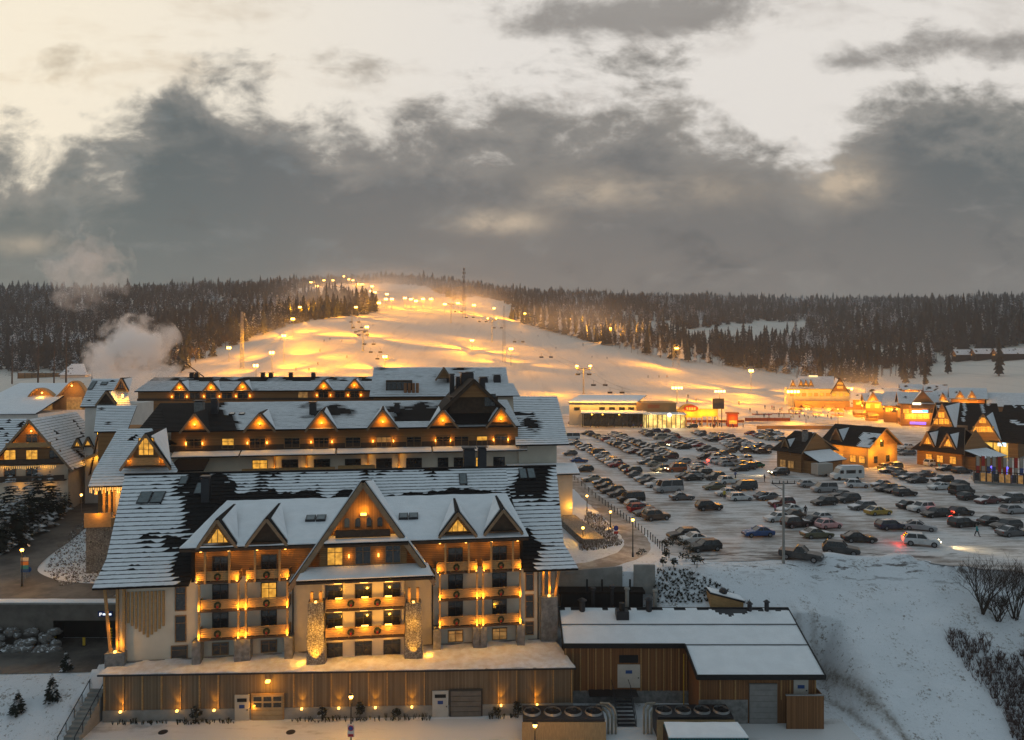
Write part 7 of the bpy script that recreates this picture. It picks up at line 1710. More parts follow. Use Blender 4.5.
for px, y, w_ in ((977, 432, 1.8), (983, 432, 1.8), (990, 432, 1.8), (983, 423, 1.6)): window(c6, C6.s(px, -.5), C6.z(px, y, -.5), w_, 1.5, -.72, LITP, 2, 1, FRAMEW)
light(c6, (C6.s(984, -2), -2.4, C6.z(984, 428, -2)), 160, WARM, .1)
zs0, zs1 = C6.z(995, 457, -.5), C6.z(995, 442, -.5); a = MB(); a.box(C6.s(984, -.5), C6.s(1008, -.5), -.62, -.41, zs0, zs1); part('shop_front', a, glow('shop window', (1.0, .60, .10), .9, .8, .45), c6)
a = MB(); a.box(C6.s(998, -.8), C6.s(1006, -.8), -.95, -.7, C6.z(1000, 446, -.8), C6.z(1000, 442.5, -.8)); part('lit_sign', a, glow('blue white sign', (.45, .75, 1.0), 2.2, .2), c6); light(c6, (C6.s(997, -3), -3.5, zs1 - 1), 260, (1, .6, .15), .2)
for px in (993, 1000): a = MB(); a.box(C6.s(px, -.8) - .12, C6.s(px, -.8) + .12, -.75, -.63, zs0, zs1); part('mullion', a, WOODD, c6)
C7 = Fr(1008, 196, 0); c7 = C7.thing('guesthouse', 'grey plastered house with a long dark roof cut by the right picture edge', 'guesthouse', 0.0)
a = MB(); a.box(C7.s(1010), C7.s(1060), -3, 10, -.3, C7.z(1020, 432)); part('wall', a, PLASTERW, c7)
part('roof', tile_roof([(C7.s(996, -4), -4, C7.z(1000, 436, -4)), (C7.s(1060, -4), -4, C7.z(1000, 436, -4)), (C7.s(1060, 6), 6, C7.z(1010, 405, 6)), (C7.s(1004, 6), 6, C7.z(1010, 405, 6))], 18, lambda c: fn(c.x, c.y, .5) < .4, .6, .05, .06), [TILE2, SNOW], c7)
for px, y in ((1014, 442), (1022, 442)): window(c7, C7.s(px, -3), C7.z(px, y, -3), 1.4, 1.5, -3.01, None, 2, 1, FRAMED)
# slopeside hotel
SH = Fr(788, 382, -16); shh = SH.thing('slopeside_hotel', 'amber lit slopeside hotel with snowy steep roofs beside the piste', 'hotel', 0.0)
zb0 = 0; s0, s1 = SH.s(788), SH.s(850); zE, zR = SH.z(812, 389, -1), SH.z(815, 376.5, 9)
a = MB(); a.box(s0, s1, 0, 20, -.4, zE + .4); part('wall', a, PLASTER, shh)
part('roof', tile_roof([(s0 - 1, -1, zE), (SH.s(834), -1, zE), (SH.s(834, 9), 9, zR), (SH.s(799, 9), 9, zR)], 14, lambda c: False, 1.2, .08, .1), [TILE2, SNOW], shh)
s, zb = SH.at(840, 391, -1.5); dormer(shh, s, SH.s(848, -1.5) - s, zb, SH.z(838, 378, -1.5), -1.5, 12, None, WOOD, None, 0, True, .8, trim=WOODD)
for y in (384.5, 388.5): window(shh, SH.s(840, -1.3), SH.z(840, y, -1.3), 3.0, 1.4, -1.25, LITP, 3, 1, FRAMEW)
for px in (793, 801, 806, 811): s, zb = SH.at(px, 385.5, .2); dormer(shh, s, SH.s(px + 2.2, .2) - s, zb, SH.z(px, 380, .2), .2, 5, None, WOOD, LITP, 0, True, .2)
for px in (792, 798, 804, 810, 816, 822, 828, 834, 841, 847): window(shh, SH.s(px), SH.z(px, 396), 1.9, 1.6, -.01, LITP if px % 4 else DIMP, 2, 1, FRAMEW); 
for px in (794, 806, 818, 830, 842): light(shh, (SH.s(px, -3), -3.5, SH.z(px, 392, -3)), 200, WARM, .2); light(shh, (SH.s(px, -6), -9, 5), 380, WARM, .2)
a = MB(); a.box(SH.s(795, -5), SH.s(850, -5), -5, -.01, -.3, SH.z(820, 401, -5)); part('terrace_block', a, WOODP, shh); a = MB(); a.box(SH.s(811), SH.s(820), 8, 9, zR, zR + .6); part('roof_sign', a, glow('roof sign', (1, .8, .4), 1.4, .2), shh)
a = MB(); a.tube((SH.s(797, 8), 8, zR - 2), (SH.s(797, 8), 8, SH.z(797, 370, 8)), .15); part('antenna', a, METAL, shh)
# village houses
def village(px0, px1, Y, yaw, ybase, ye, yr, depth, label, gable=None, bare=None, wins=(), lights_=(), name='village_house', wall=WOOD, roofm=TILE2):
    fr = Fr(px0, Y, yaw); t = fr.thing(name, label, 'house', 0.0); z0 = min(0, fr.z(px0, ybase)); chalet(fr, t, px0, px1, 0, ye, yr, depth, bare or (lambda c: fn(c.x, c.y, .3) > .55), gable or (), roofm=roofm, wall=wall, courses=14)
    for px, y, w, h, lit in wins: window(t, fr.s(px), fr.z(px, y), w, h, -.01, lit, 2, 1, FRAMEW)
    for px, y, pw in lights_: light(t, (fr.s(px, -2), -2.5, fr.z(px, y, -2)), pw, WARM, .15)
    return fr, t
village(866, 884, 324, -20, 414, 402, 393, 12, 'small timber house with an amber gable left of the big snowy roof', ((873, 402, 6, 392, LITP, True, -.5),), None, ((868, 408, 1.8, 1.8, LITP), (877, 408, 1.8, 1.8, LITP)), ((870, 404, 1100), (880, 406, 1100)))
village(884, 899, 306, -38, 416, 406, 391.5, 13, 'house with one big snowy roof slope in the middle of the village', (), lambda c: False, ((888, 412, 1.8, 1.8, LITP), (894, 412, 1.8, 1.8, None)), ((890, 410, 700),))
fr, t = village(901, 937, 288, -24, 424, 404, 392, 14, 'village shop with white and blue lit signs and a purple light strip', ((923, 402, 10, 391, None, True, -.6),), None, ((908, 419, 2.4, 2.2, LITP), (914, 419, 2.4, 2.2, LITP), (920, 419, 2.4, 2.2, LITP), (926, 419, 2.4, 2.2, LITP), (906, 413, 2, 1.6, LITP), (930, 413, 2, 1.6, None)), ((912, 415, 900), (925, 415, 800)))
for p0, p1, y0, y1, c, st_ in ((912.5, 921, 404.8, 402.4, (1, .85, .6), 2.2), (912, 922, 412.5, 410.4, (.9, .9, 1), 2.0), (922.2, 928, 412.5, 410, (.05, .35, 1), 2.2), (910, 926, 424, 421.8, (.22, .12, 1), 2.0)):
    a = MB(); a.box(fr.s(p0, -1.6), fr.s(p1, -1.6), -1.75, -1.55, fr.z(p0, y0, -1.6), fr.z(p0, y1, -1.6)); part('lit_sign', a, glow('lit sign', c, st_, .1), t)
village(952, 985, 276, -30, 412, 399, 388, 13, 'dark roofed village house with small lit gables under the hillside meadow', ((960, 399, 5, 391, LITP, True, -.6), (972, 400, 5, 391, LITP, True, -.6)), None, ((966, 407, 2, 1.8, LITP),), ((962, 401, 420), (975, 402, 420)))
village(990, 1032, 268, -30, 416, 407, 393, 14, 'wide brown house under a smooth snow roof at the right edge of the village', (), lambda c: False, (), ())
village(868, 900, 351, -26, 404, 394.5, 388, 12, 'far village house with pinkish snow roof above the street', (), lambda c: fn(c.x, c.y, .3) > .3, ((885, 397, 3, 1.5, DIMP),), ((880, 392, 900),))
for i, (p0, p1, yb) in enumerate(((957, 972, 361), (976, 993, 360), (998, 1030, 360))):
    p = on_ground((p0 + p1) / 2, yb, 330); fr = Fr(p0, p.y, -8); t = fr.thing('hillside_house', ('left', 'middle', 'right, widest')[i] + ' of the three brown houses with snowy roofs on the hillside', 'house', p.z - 1.5); m_ = p.y / F
    chalet(fr, t, p0, p1, p.z - 1.5, yb - 6, yb - 11.5, 11, lambda c: fn(c.x, c.y, .4) > .35, (), courses=9, wall=TILE2)
village(853, 866, 338, -26, 410, 400, 393, 11, 'small house with a snowy roof between the slopeside hotel and the amber gable house', (), None, ((858, 405, 1.8, 1.6, LITP), (862, 405, 1.8, 1.6, None)), ((859, 402, 600),))
village(936, 951, 300, -28, 412, 402, 391, 12, 'dark village house squeezed between the lit shop and the dark roofed inn', ((943, 402, 5, 393, LITP, True, -.5),), None, ((941, 408, 1.8, 1.6, LITP), (947, 408, 1.8, 1.6, LITP)), ((943, 404, 600),))
village(902, 922, 372, -26, 397, 390, 384, 12, 'farthest village house with a snowy roof just below the wood', (), lambda c: fn(c.x, c.y, .3) > .4, ((907, 393.5, 1.8, 1.5, LITP), (916, 393.5, 1.8, 1.5, LITP)), ((911, 391, 700),))
village(926, 946, 355, -28, 399, 391.5, 384.5, 12, 'far village house with patchy snow left of the dark roofed house', (), lambda c: fn(c.x, c.y, .4) > .2, ((931, 395, 1.8, 1.5, DIMP), (940, 395, 1.8, 1.5, LITP)), ((935, 393, 600),))
for px, py, h, lab in ((862, 419, 6, 'before the stalls'), (884, 421, 6, 'at the village street corner'), (897, 424, 6, 'in front of the lit shop'), (941, 416, 6, 'behind the dormer chalet'), (855, 409, 6, 'beside the slopeside hotel'), (874, 412, 6, 'by the amber gable house'), (806, 424, 6, 'at the low yellow wall, left'), (838, 424, 6, 'at the low yellow wall, right')):
    street_lamp(G(px, py), h, 'bright amber street lamp ' + lab, 420, 'village street lamps')
# stalls in front of the hotel
STC = [(.55, .33, .10), (.5, .2, .06), (.45, .4, .3), (.5, .3, .1)]
for i, (px, py, lab) in enumerate(((797, 411, 'nearest the floodlight pole'), (808, 408, 'behind the queue'), (817, 412, 'under the hotel terrace'), (829, 409, 'in the middle of the row'), (839, 413, 'left of the second floodlight'), (851, 411, 'right of the second floodlight'), (861, 414, 'before the amber gable house'), (873, 417, 'rightmost, by the village street'))):
    p = G(px, py + 4); t = thing('market_stall', 'amber lit market stall ' + lab, 'stall', p, random.uniform(-.2, .2), 'market stalls'); w = random.uniform(1.9, 2.6)
    a = MB(); a.box(-w, w, 0, 3, 0, 1.1); part('counter', a, WOODP, t, wz=False)
    a = MB(); a.prism([(-w - .4, -.9, 2.4), (w + .4, -.9, 2.4), (w + .2, 1.5, 3.7), (-w - .2, 1.5, 3.7)], (0, 0, .12)); a.prism([(-w - .4, 3.6, 2.4), (w + .4, 3.6, 2.4), (w + .2, 1.5, 3.7), (-w - .2, 1.5, 3.7)], (0, 0, .12)); part('canopy', a, mat('stall canopy', STC[i % 4], .8, .2), t, wz=False)
    for x in (-w, w): a = MB(); a.box(x - .08, x + .08, -.5, -.3, 0, 2.4); part('post', a, WOODP, t, wz=False)
    light(t, (0, -2.2, 3.3), 520, WARM, .15, wz=False); light(t, (0, 1.0, 2.1), 200, WARM, .15, wz=False)
for i in range(26):
    px = random.uniform(790, 885); p = G(px, random.uniform(412, 420)); person(p, random.choice(('stand', 'walk')), random.choice(list(CO.values())), 'small figure in the crowd among the market stalls', random.uniform(-3, 3), 'people among the stalls')
# flag deck
FD = Fr(974, 148, -30); fd = FD.thing('terrace_deck', 'raised terrace with dark posts and glowing glass panels below the row of banners', 'terrace', 0.0); L_ = 16
a = MB(); a.box(0, L_, 0, 9, -.2, .5); part('deck', a, CONC, fd)
for i in range(16):
    x = L_ * i / 15; a = MB(); a.box(x - .1, x + .1, -.12, .08, .5, 2.6); part('post', a, WOODD, fd)
    if i < 15: a = MB(); a.box(x + .14, x + L_ / 15 - .14, -.03, .03, .6, 2.3); part('glass_panel', a, DIMP if i % 3 else GLASS, fd)
a = MB(); a.box(-.1, L_ + .1, -.14, .1, 2.6, 2.75); part('top_rail', a, WOODD, fd)
for i in range(4): light(fd, (2 + i * 4, 4.5, 3.0), 90, WARM, .15)
FC = [((.45, .40, .34), (.4, .05, .04)), ((.42, .05, .04), (.42, .05, .04)), ((.40, .38, .34), (.05, .10, .30)), ((.45, .04, .03), (.45, .40, .34))]
for i in range(13):
    x = .5 + i * .95; p = FD.w(x, 2.2, .5); c0, c1 = FC[(i * 3 + i // 3) % 4]; col = {0: 'white banner with red lower half', 1: 'plain red banner', 2: 'white banner with blue lower half', 3: 'red banner with white lower half'}[(i * 3 + i // 3) % 4]
    t = thing('banner', '%s, %s from the left in the row on the terrace' % (col, ORD[i]), 'banner', p, FD.a, 'banners on the terrace'); a = MB(); a.tube((0, 0, 0), (0, 0, 5.2), .05); part('pole', a, METAL, t, wz=False)
    a = MB(); a.box(.05, .62, -.02, .02, 3.0, 5.1); part('cloth', a, mat('banner cloth', c0, .8, .15), t, wz=False); a = MB(); a.box(.05, .62, -.02, .02, 1.4, 2.995); part('lower_cloth', a, mat('banner cloth2', c1, .8, .15), t, wz=False)
for i, px in enumerate((976, 984, 992, 999)):
    p = FD.w(.9 + i * 2.6, 4.5, .5); a = MB(); a.ball((0, 0, 2.6), .28, nu=10, nv=6); a.tube((0, 0, 0), (0, 0, 2.4), .04); solo('blue_lamp', a, glow('blue lamp', (.12, .10, 1), 3, 0), 'small blue violet lamp behind the terrace banners, %s from the left' % ORD[i], 'lamp', 'blue lamps', loc=p)
# ------------------------------------------------------------------ cars
PAINT = mat('car paint', (.1, .1, .1), .35, objcol=True, scale=1.2, spec=.5)
def paint_snow():
    m = PAINT; t = m.node_tree; b = t.nodes['Principled BSDF']; src = b.inputs['Base Color'].links[0].from_socket
    g = t.nodes.new('ShaderNodeNewGeometry'); sx = t.nodes.new('ShaderNodeSeparateXYZ'); t.links.new(g.outputs['Normal'], sx.inputs[0]); oi = t.nodes.new('ShaderNodeObjectInfo'); tcn = t.nodes.new('ShaderNodeTexCoord')
    n = nz(t, tcn.outputs['Object'], 1.7, 5, .65); k = V(t, sx.outputs[2]).step(.75, .95) * ((n - .5) * 1.4 + V(t, oi.outputs['Random']) - .50).step(0, .15) * .85
    t.links.new(mixc(t, k, src, (.70, .71, .74)), b.inputs['Base Color'])
paint_snow()
TYRE = mat('tyre', (.018, .018, .018), .85, .3, 4); RIM = mat('wheel rim', (.25, .25, .26), .4, .2, 3, metal=.7); CGLASS = mat('car glass', (.02, .024, .028), .1, .6, 1.2, spec=.7, snow=.18, snow_scale=1.5, snow_lo=.3)
HEADL = mat('headlamp lens', (.5, .5, .5), .15, .1); TAILL = mat('tail lamp lens', (.25, .01, .01), .25, .1); HEADON = glow('headlamp on', (1, .82, .45), 18, 0); TAILON = glow('tail lamp on', (1, .06, .02), 9, 0)
KIND = { # length, width, height, belt, bonnet height, windscreen base, roof start, roof end, rear glass base, tail height, clearance
 'saloon': (4.6, 1.82, 1.45, .93, .80, -.30, .02, .42, .74, .92, .2), 'hatchback': (4.1, 1.76, 1.48, .95, .82, -.36, -.06, .62, .90, .95, .2),
 'estate': (4.75, 1.84, 1.50, .95, .82, -.34, -.06, .76, .95, .97, .2), 'SUV': (4.6, 1.92, 1.72, 1.08, 1.0, -.36, -.10, .74, .93, 1.08, .28),
 'van': (5.0, 1.95, 1.98, 1.15, 1.05, -.62, -.36, .90, .97, 1.15, .25), 'minibus': (5.9, 2.05, 2.45, 1.30, 1.15, -.70, -.50, .95, .985, 1.3, .28), 'pickup': (5.3, 1.95, 1.80, 1.12, 1.05, -.32, -.10, .18, .30, 1.10, .32)}
def car_proto(kind):
    L, W, Hh, zb, zh, xw, xr0, xr1, xg, ztail, cl = KIND[kind]; h = L / 2; hw = W / 2
    t = thing('parked_car', kind, 'car'); b = MB(); rings = []
    st = [(-1.0, .70, cl + .22, zh - .28), (-.965, .86, cl + .08, zh - .12), (-.88, .95, cl, zh - .04), (-.6, 1.0, cl, (zh + zb) / 2 if kind not in ('van', 'minibus') else zb - .02), (xw, 1.0, cl, zb), (.3, 1.0, cl, zb + .02), (xg, .98, cl, max(zb, ztail)), (.93, .94, cl + .05, ztail - .02), (.985, .86, cl + .12, ztail - .10), (1.0, .74, cl + .25, ztail - .22)]
    if xw < -.6: st[3], st[4] = (xw, 1.0, cl, zb - .02), (-.4, 1.0, cl, zb)
    st = sorted(st)
    for x, w, z0, z1 in st:
        y = hw * w; zm = z0 + (z1 - z0) * .45
        rings.append([(x * h, -y * .90, z0), (x * h, -y, z0 + .12), (x * h, -y, zm), (x * h, -y * .985, z1 - .10), (x * h, -y * .88, z1), (x * h, y * .88, z1), (x * h, y * .985, z1 - .10), (x * h, y, zm), (x * h, y, z0 + .12), (x * h, y * .90, z0)])
    b.loft(rings)
    def gh(x, w, z): return [(x * h, -hw * w, z), (x * h, hw * w, z)]
    rw_ = .74; B0, B1, T0, T1 = gh(xw, .86, zb - .02), gh(xg, .86, max(zb, ztail) - .02), gh(xr0, rw_, Hh - .06), gh(xr1, rw_, Hh - .06)
    U0, U1 = gh(xr0 + .05, rw_ * .9, Hh), gh(xr1 - .04, rw_ * .9, Hh)
    b.poly([U0[0], U0[1], U1[1], U1[0]]); 
    for p, q, r, s in ((T0[0], T0[1], U0[1], U0[0]), (T0[1], T1[1], U1[1], U0[1]), (T1[1], T1[0], U1[0], U1[1]), (T1[0], T0[0], U0[0], U1[0])): b.poly([p, q, r, s])
    for s in (0, 1):       # roof pillars
        for P_, Q_ in ((B0[s], T0[s]), (B1[s], T1[s])): b.bar(P_, Q_, .11, .09)
        m0, m1 = Vector(B0[s]).lerp(Vector(B1[s]), .48), Vector(T0[s]).lerp(Vector(T1[s]), .46); b.bar(m0, m1, .09, .07)
    if kind == 'pickup': b.box(.30 * h, .97 * h, -hw * .95, hw * .95, zb - .2, zb + .06)
    part('body', b, PAINT, t, wz=False)
    g = MB(); e = .985; sc_ = lambda p: (p[0], p[1] * e, p[2])
    for p, q, r, s in ((B0[0], B0[1], T0[1], T0[0]), (B0[1], B1[1], T1[1], T0[1]), (B1[1], B1[0], T1[0], T1[1]), (B1[0], B0[0], T0[0], T1[0])): g.poly([sc_(p), sc_(q), sc_(r), sc_(s)])
    part('windows', g, CGLASS, t, wz=False)
    r = .33 if kind in ('saloon', 'hatchback', 'estate') else .38
    for x in (-.62, .62):
        for s in (-1, 1):
            a = MB(); a.tube((x * h, s * (hw - .2), r), (x * h, s * (hw + .015), r), r, n=14); o = part('wheel', a, TYRE, t, wz=False); a = MB(); a.tube((x * h, s * (hw + .016), r), (x * h, s * (hw + .03), r), r * .62, n=10); part('rim', a, RIM, o, wz=False)
    for s in (-1, 1):
        a = MB(); a.box(-.985 * h, -.90 * h, s * hw * .62 - .2, s * hw * .62 + .2, zh - .30, zh - .13); part('headlight', a, HEADL, t, wz=False)
        a = MB(); a.box(.935 * h, .995 * h, s * hw * .68 - .16, s * hw * .68 + .16, ztail - .36, ztail - .12); part('tail_light', a, TAILL, t, wz=False)
        a = MB(); a.box(xw * h + .12, xw * h + .30, s * (hw + .02) - .08, s * (hw + .06) + .08, zb - .02, zb + .14); part('mirror', a, PAINT, t, wz=False)
    return t
PROTO = {k: car_proto(k) for k in KIND}
USED = set()
CC = {'black': (.012, .012, .013), 'dark grey': (.035, .036, .038), 'grey': (.10, .10, .105), 'silver': (.32, .32, .33), 'white': (.62, .62, .62), 'dark blue': (.012, .018, .05), 'blue': (.02, .07, .22), 'red': (.26, .012, .012), 'dark red': (.10, .012, .014), 'brown': (.07, .045, .03), 'beige': (.30, .26, .20), 'olive': (.10, .095, .05), 'yellow': (.38, .25, .03), 'orange': (.40, .10, .03), 'green': (.01, .16, .08), 'pink': (.60, .36, .36)}
def put_car(px, py, kind, col, ang, label, group, lights_on='', z=0.0, yoff=True):
    sc_ = (py - YH) / (CZ - z) ; p = G(px, py + .62 * sc_, z)
    if kind in USED: o = dup(PROTO[kind])
    else: o = PROTO[kind]; USED.add(kind)
    o.location = p + Vector((0, 0, .012)); o.rotation_euler = (0, 0, R(ang)); tag(o, label, {'van': 'van', 'minibus': 'minibus', 'pickup': 'pickup'}.get(kind, 'car'), group)
    for ch in o.children:
        if ch.name.startswith(('body', 'mirror')): ch.color = (*CC[col], 1)
        if 'h' in lights_on and ch.name.startswith('headlight'): ch.data = HON if False else copy_mat(ch.data, HEADON)
        if 't' in lights_on and ch.name.startswith('tail'): ch.data = copy_mat(ch.data, TAILON)
    if 'h' in lights_on:
        for s in (-.6, .6): light(o, (-KIND[kind][0] / 2 - .25, s, .72), 900, (1, .72, .30), .08, spot=60, blend=.6, aim=(-1, 0, -.10), wz=False)
    if 't' in lights_on: light(o, (KIND[kind][0] / 2 + .35, 0, .8), 90, (1, .03, .01), .1, wz=False)
    return o
def copy_mat(me, m):
    key = me.name + m.name
    if key not in CM: k = me.copy(); k.materials[0] = m; CM[key] = k
    return CM[key]
CM = {}
ABB = {'s': 'saloon', 'h': 'hatchback', 'e': 'estate', 'u': 'SUV', 'v': 'van', 'm': 'minibus', 'p': 'pickup'}
CB = {'k': 'black', 'd': 'dark grey', 'g': 'grey', 's': 'silver', 'w': 'white', 'n': 'dark blue', 'b': 'blue', 'r': 'red', 'R': 'dark red', 'o': 'brown', 'e': 'beige', 'l': 'olive', 'y': 'yellow', 'O': 'orange', 'G': 'green', 'p': 'pink'}
# each row: description, list of (x, y of the car's middle in the photo, type + colour, [angle], [lights])
ROWS = [
 ('row along the bollards', [(602, 482, 'hd'), (605.5, 486, 'sk'), (612, 490, 'ed'), (619, 493.5, 'sd'), (631, 499, 'vk'), (636, 504, 'hs'), (641, 508, 'er'), (647, 512, 'sg'), (656, 516, 'uo')]),
 ('group of three beside the bank shrubs', [(683, 534, 'ed'), (692, 538.5, 'sw'), (704, 546, 'ek')]),
 ('second row from the hotel road', [(627, 468, 'hd'), (632, 471, 'ud'), (637, 474.5, 'sg'), (643, 478, 'hs'), (649, 481, 'sd'), (656, 484, 'ew'), (668, 489, 'ms'), (682, 496.5, 'sg')]),
 ('far row nearest the second hotel', [(573, 423, 'hg'), (575, 443, 'sd'), (570, 453, 'hg'), (579, 460, 'sb'), (583.5, 469, 'ek'), (592, 478.5, 'se')]),
 ('far left row by the access lane', [(582, 446, 'hd'), (587, 448.5, 'sg'), (593, 450.5, 'hs'), (600, 453.5, 'vd'), (604, 457.5, 'sd'), (610, 461, 'ud'), (617, 464.5, 'sr')]),
 ('far back row left of the canopy', [(587, 433, 'ek'), (593, 434.5, 'hd'), (599, 436, 'sl'), (605, 438.5, 'hs'), (611, 441, 'sw'), (616, 443.5, 'ed'), (623, 446, 'sk'), (628, 449, 'hd'), (634, 451.5, 'hR'), (645, 453.5, 'vd'), (652, 456.5, 'eg'), (659, 459.5, 'ud')]),
 ('back row before the ski centre', [(613, 433.5, 'hd'), (619, 435.5, 'sl'), (623, 438, 'sR'), (629, 440, 'hg'), (636, 441.5, 'sw'), (641, 444.5, 'sk'), (648, 447, 'uk'), (656, 450, 'sd'), (663, 452.5, 'ed'), (670, 456.5, 'uk')]),
 ('row behind the beige van', [(644, 431.5, 'hk'), (650, 434.5, 'sd'), (660, 437.5, 've'), (665, 431, 'hR'), (671, 434.5, 'sd'), (677, 437, 'hr'), (683, 440, 'sd'), (689, 442, 'ek'), (698, 445, 'sr')]),
 ('row right of the beige van', [(669, 441, 'sg'), (674, 444.5, 'hk', 14, 'h'), (683.5, 447, 'ek'), (662, 444, 'hd')]),
 ('row with lit fronts in the centre', [(646, 461.5, 'sg'), (655, 464, 'sb' if False else 'se'), (660, 468.5, 'eg'), (676, 469, 'vO', 14, 'h'), (683, 461, 'hs')]),
 ('row below the arched entrance', [(692, 426.5, 'ud'), (697, 432, 'sg'), (703, 434.5, 'sd'), (708, 437.5, 'hg'), (714, 439.5, 'uk'), (720, 434.5, 'sr'), (729, 436.5, 'hd'), (726, 441.5, 'ew'), (736, 440, 'sd'), (731, 445, 'hk'), (736, 448, 'sk')]),
 ('row towards the dark chalet', [(704, 449, 'ud'), (711, 450, 'sd'), (742, 442, 'hg'), (749, 443.5, 'sw'), (748, 451, 'ud'), (756, 449, 'sd'), (763, 451.5, 'ek'), (769, 447, 'sg')]),
 ('back right row at the yellow wall', [(750, 433, 'hr'), (758.5, 435, 'sr'), (765, 437, 'sy'), (771, 432, 'ud'), (771, 438.5, 'se'), (778, 433, 'sw'), (780, 439, 'hd')]),
 ('centre row with the green car', [(704.5, 457, 'hk'), (714, 454.5, 'sd'), (724.5, 455, 'ug'), (733, 457.5, 'sk'), (744, 459.5, 'uw'), (755, 465, 'sG'), (740, 468.5, 'ek'), (728, 463.5, 'es'), (715, 460.5, 'hw', 194, 't')]),
 ('centre row before the grey minibus', [(697.5, 465, 'sd'), (702, 469.5, 'ed'), (708, 473, 'uk'), (693, 477.5, 'sk'), (684.5, 476, 'hd')]),
 ('loose group around the white SUV', [(715, 477, 'ud'), (728.5, 481, 'uw', 194), (714, 486.5, 'sl'), (744.5, 487, 'vd'), (725.5, 492.5, 'hw'), (740, 497, 'ew'), (766, 496, 'sg')]),
 ('open lane of the car park', [(709, 506.5, 'uk', 190), (758, 532, 'sb', 8), (779, 472.5, 'uk', 10, 'h')]),
 ('cluster behind the utility pole', [(768, 496.5, 'sg'), (781.5, 503, 'uR'), (789, 509, 'sw'), (776.5, 517.5, 'hw'), (795.5, 523, 'uk'), (791, 515, 'so'), (811, 521, 'sd'), (819, 517.5, 'hw'), (828.5, 524, 'hp', 200)]),
 ('near edge row beside the snow bank', [(801, 555, 'pd', 150), (817, 533.5, 'sl', 186), (841, 549.5, 'ud', 155), (859, 537.5, 'sk', 176)]),
 ('short row below the motorhome', [(808, 484, 'hs', 186), (824, 489, 'vs', 8), (857, 484.5, 'uw', 174), (881, 484, 'sg'), (886, 488, 'ed'), (841, 494.5, 'sd'), (824, 501.5, 'ek'), (847.5, 499, 'ud'), (862, 506, 'eg'), (878, 511, 'sy')]),
 ('right row behind the motorhome', [(886, 467, 'hy'), (889, 470, 'sk'), (893, 466, 'ed'), (898, 471, 'hd'), (902, 474, 'sg'), (908, 477, 'hd'), (917, 480, 'sk'), (889, 488, 'hd'), (897, 490, 'sk'), (905, 492.5, 'ek')]),
 ('lane beside the dormer chalet', [(907, 453, 'eg'), (907, 446.5, 'sw'), (899, 451.5, 'sd'), (933, 463.5, 'uw', 194), (945, 468, 'sk'), (962, 470.5, 'ek'), (925, 474, 'sd')]),
 ('right middle row', [(942, 479, 'ek'), (939, 486.5, 'sw'), (958, 484, 'sk'), (962, 491.5, 'vk'), (968, 496.5, 'hd'), (987, 500, 'sR'), (1011, 499, 'ud'), (1014, 509.5, 'es', 194)]),
 ('right near row', [(910, 505, 'sk'), (921, 508, 'uw'), (935, 513, 'ek'), (961, 511.5, 'hk', 194, 't'), (963.5, 522.5, 'ek'), (993, 521, 'sd'), (1006, 525, 'ed'), (1012, 531.5, 'sg')]),
 ('pair in front of the snowy tracks', [(891.5, 525, 'en', 186), (919.5, 526, 'ss', 158)]),
]
FILL = 'kdgksdrgnkdsow'
for desc, cars in ROWS:
    if 'back' in desc or 'far' in desc or 'ski centre' in desc or 'beige' in desc or 'arched' in desc or 'dark chalet' in desc or 'centre row' in desc:
        srt = sorted(cars, key=lambda c: c[1]); new = []
        for p, q in zip(srt, srt[1:]):
            P_, Q_ = G(p[0], p[1] + 3), G(q[0], q[1] + 3); dd = (P_ - Q_).length
            if 5.4 < dd < 13: new.append(((p[0] + q[0]) / 2, (p[1] + q[1]) / 2, random.choice('sheu') + random.choice(FILL)))
        cars.extend(new)
    n = len(cars); order = sorted(range(n), key=lambda i: cars[i][1]); rank = {i: k for k, i in enumerate(order)}
    for i, c in enumerate(cars):
        kind, col = ABB[c[2][0]], CB[c[2][1]]; ang = (c[3] if len(c) > 3 else 14) + random.uniform(-3.5, 3.5)
        if len(c) <= 3 and random.random() < .3: ang += 180
        k = rank[i]; where = 'nearest the viewer' if k == n - 1 else ('farthest back' if k == 0 else '%s from the back' % ORD[k])
        put_car(c[0], c[1], kind, col, ang, '%s %s, %s in the %s' % (col, kind if kind != 'van' else 'van', where, desc), 'cars in the car park', c[4] if len(c) > 4 else '')
put_car(921, 541, 'SUV', 'white', 160, 'white SUV driving with bright headlights and a red glow behind it on the snow', 'cars in the car park', 'ht')
put_car(584, 421.5, 'van', 'beige', 190, 'pale van with lit headlights under the ski centre canopy', 'cars in the car park', 'h')
put_car(571, 438, 'minibus', 'white', 8, 'white box van parked beside the end of the second hotel', 'cars in the car park')
# motorhome and box trailer
p = G(847, 479.5); t = thing('motorhome', 'white motorhome with dark windows and a spare wheel, beside the yellow lit chalet', 'motorhome', p, R(8)); a = MB()
sec = lambda x, w, z0, z1: [(x, -w, z0), (x, w, z0), (x, w, z1 - .15), (x, w - .15, z1), (x, -w + .15, z1), (x, -w, z1 - .15)]
a.loft([sec(-3.6, .75, .5, 1.15), sec(-3.4, 1.0, .4, 1.35), sec(-2.7, 1.02, .4, 1.55), sec(-2.1, 1.1, .4, 2.55), sec(-1.6, 1.12, .4, 2.95), sec(3.2, 1.12, .4, 3.0), sec(3.35, 1.1, .5, 2.85)]); part('body', a, mat('motorhome white', (.66, .66, .65), .5, .06), t, wz=False)
a = MB(); a.poly([(-2.72, -.9, 1.60), (-2.72, .9, 1.60), (-2.16, .95, 2.45), (-2.16, -.95, 2.45)]); part('windscreen', a, CGLASS, t, wz=False)
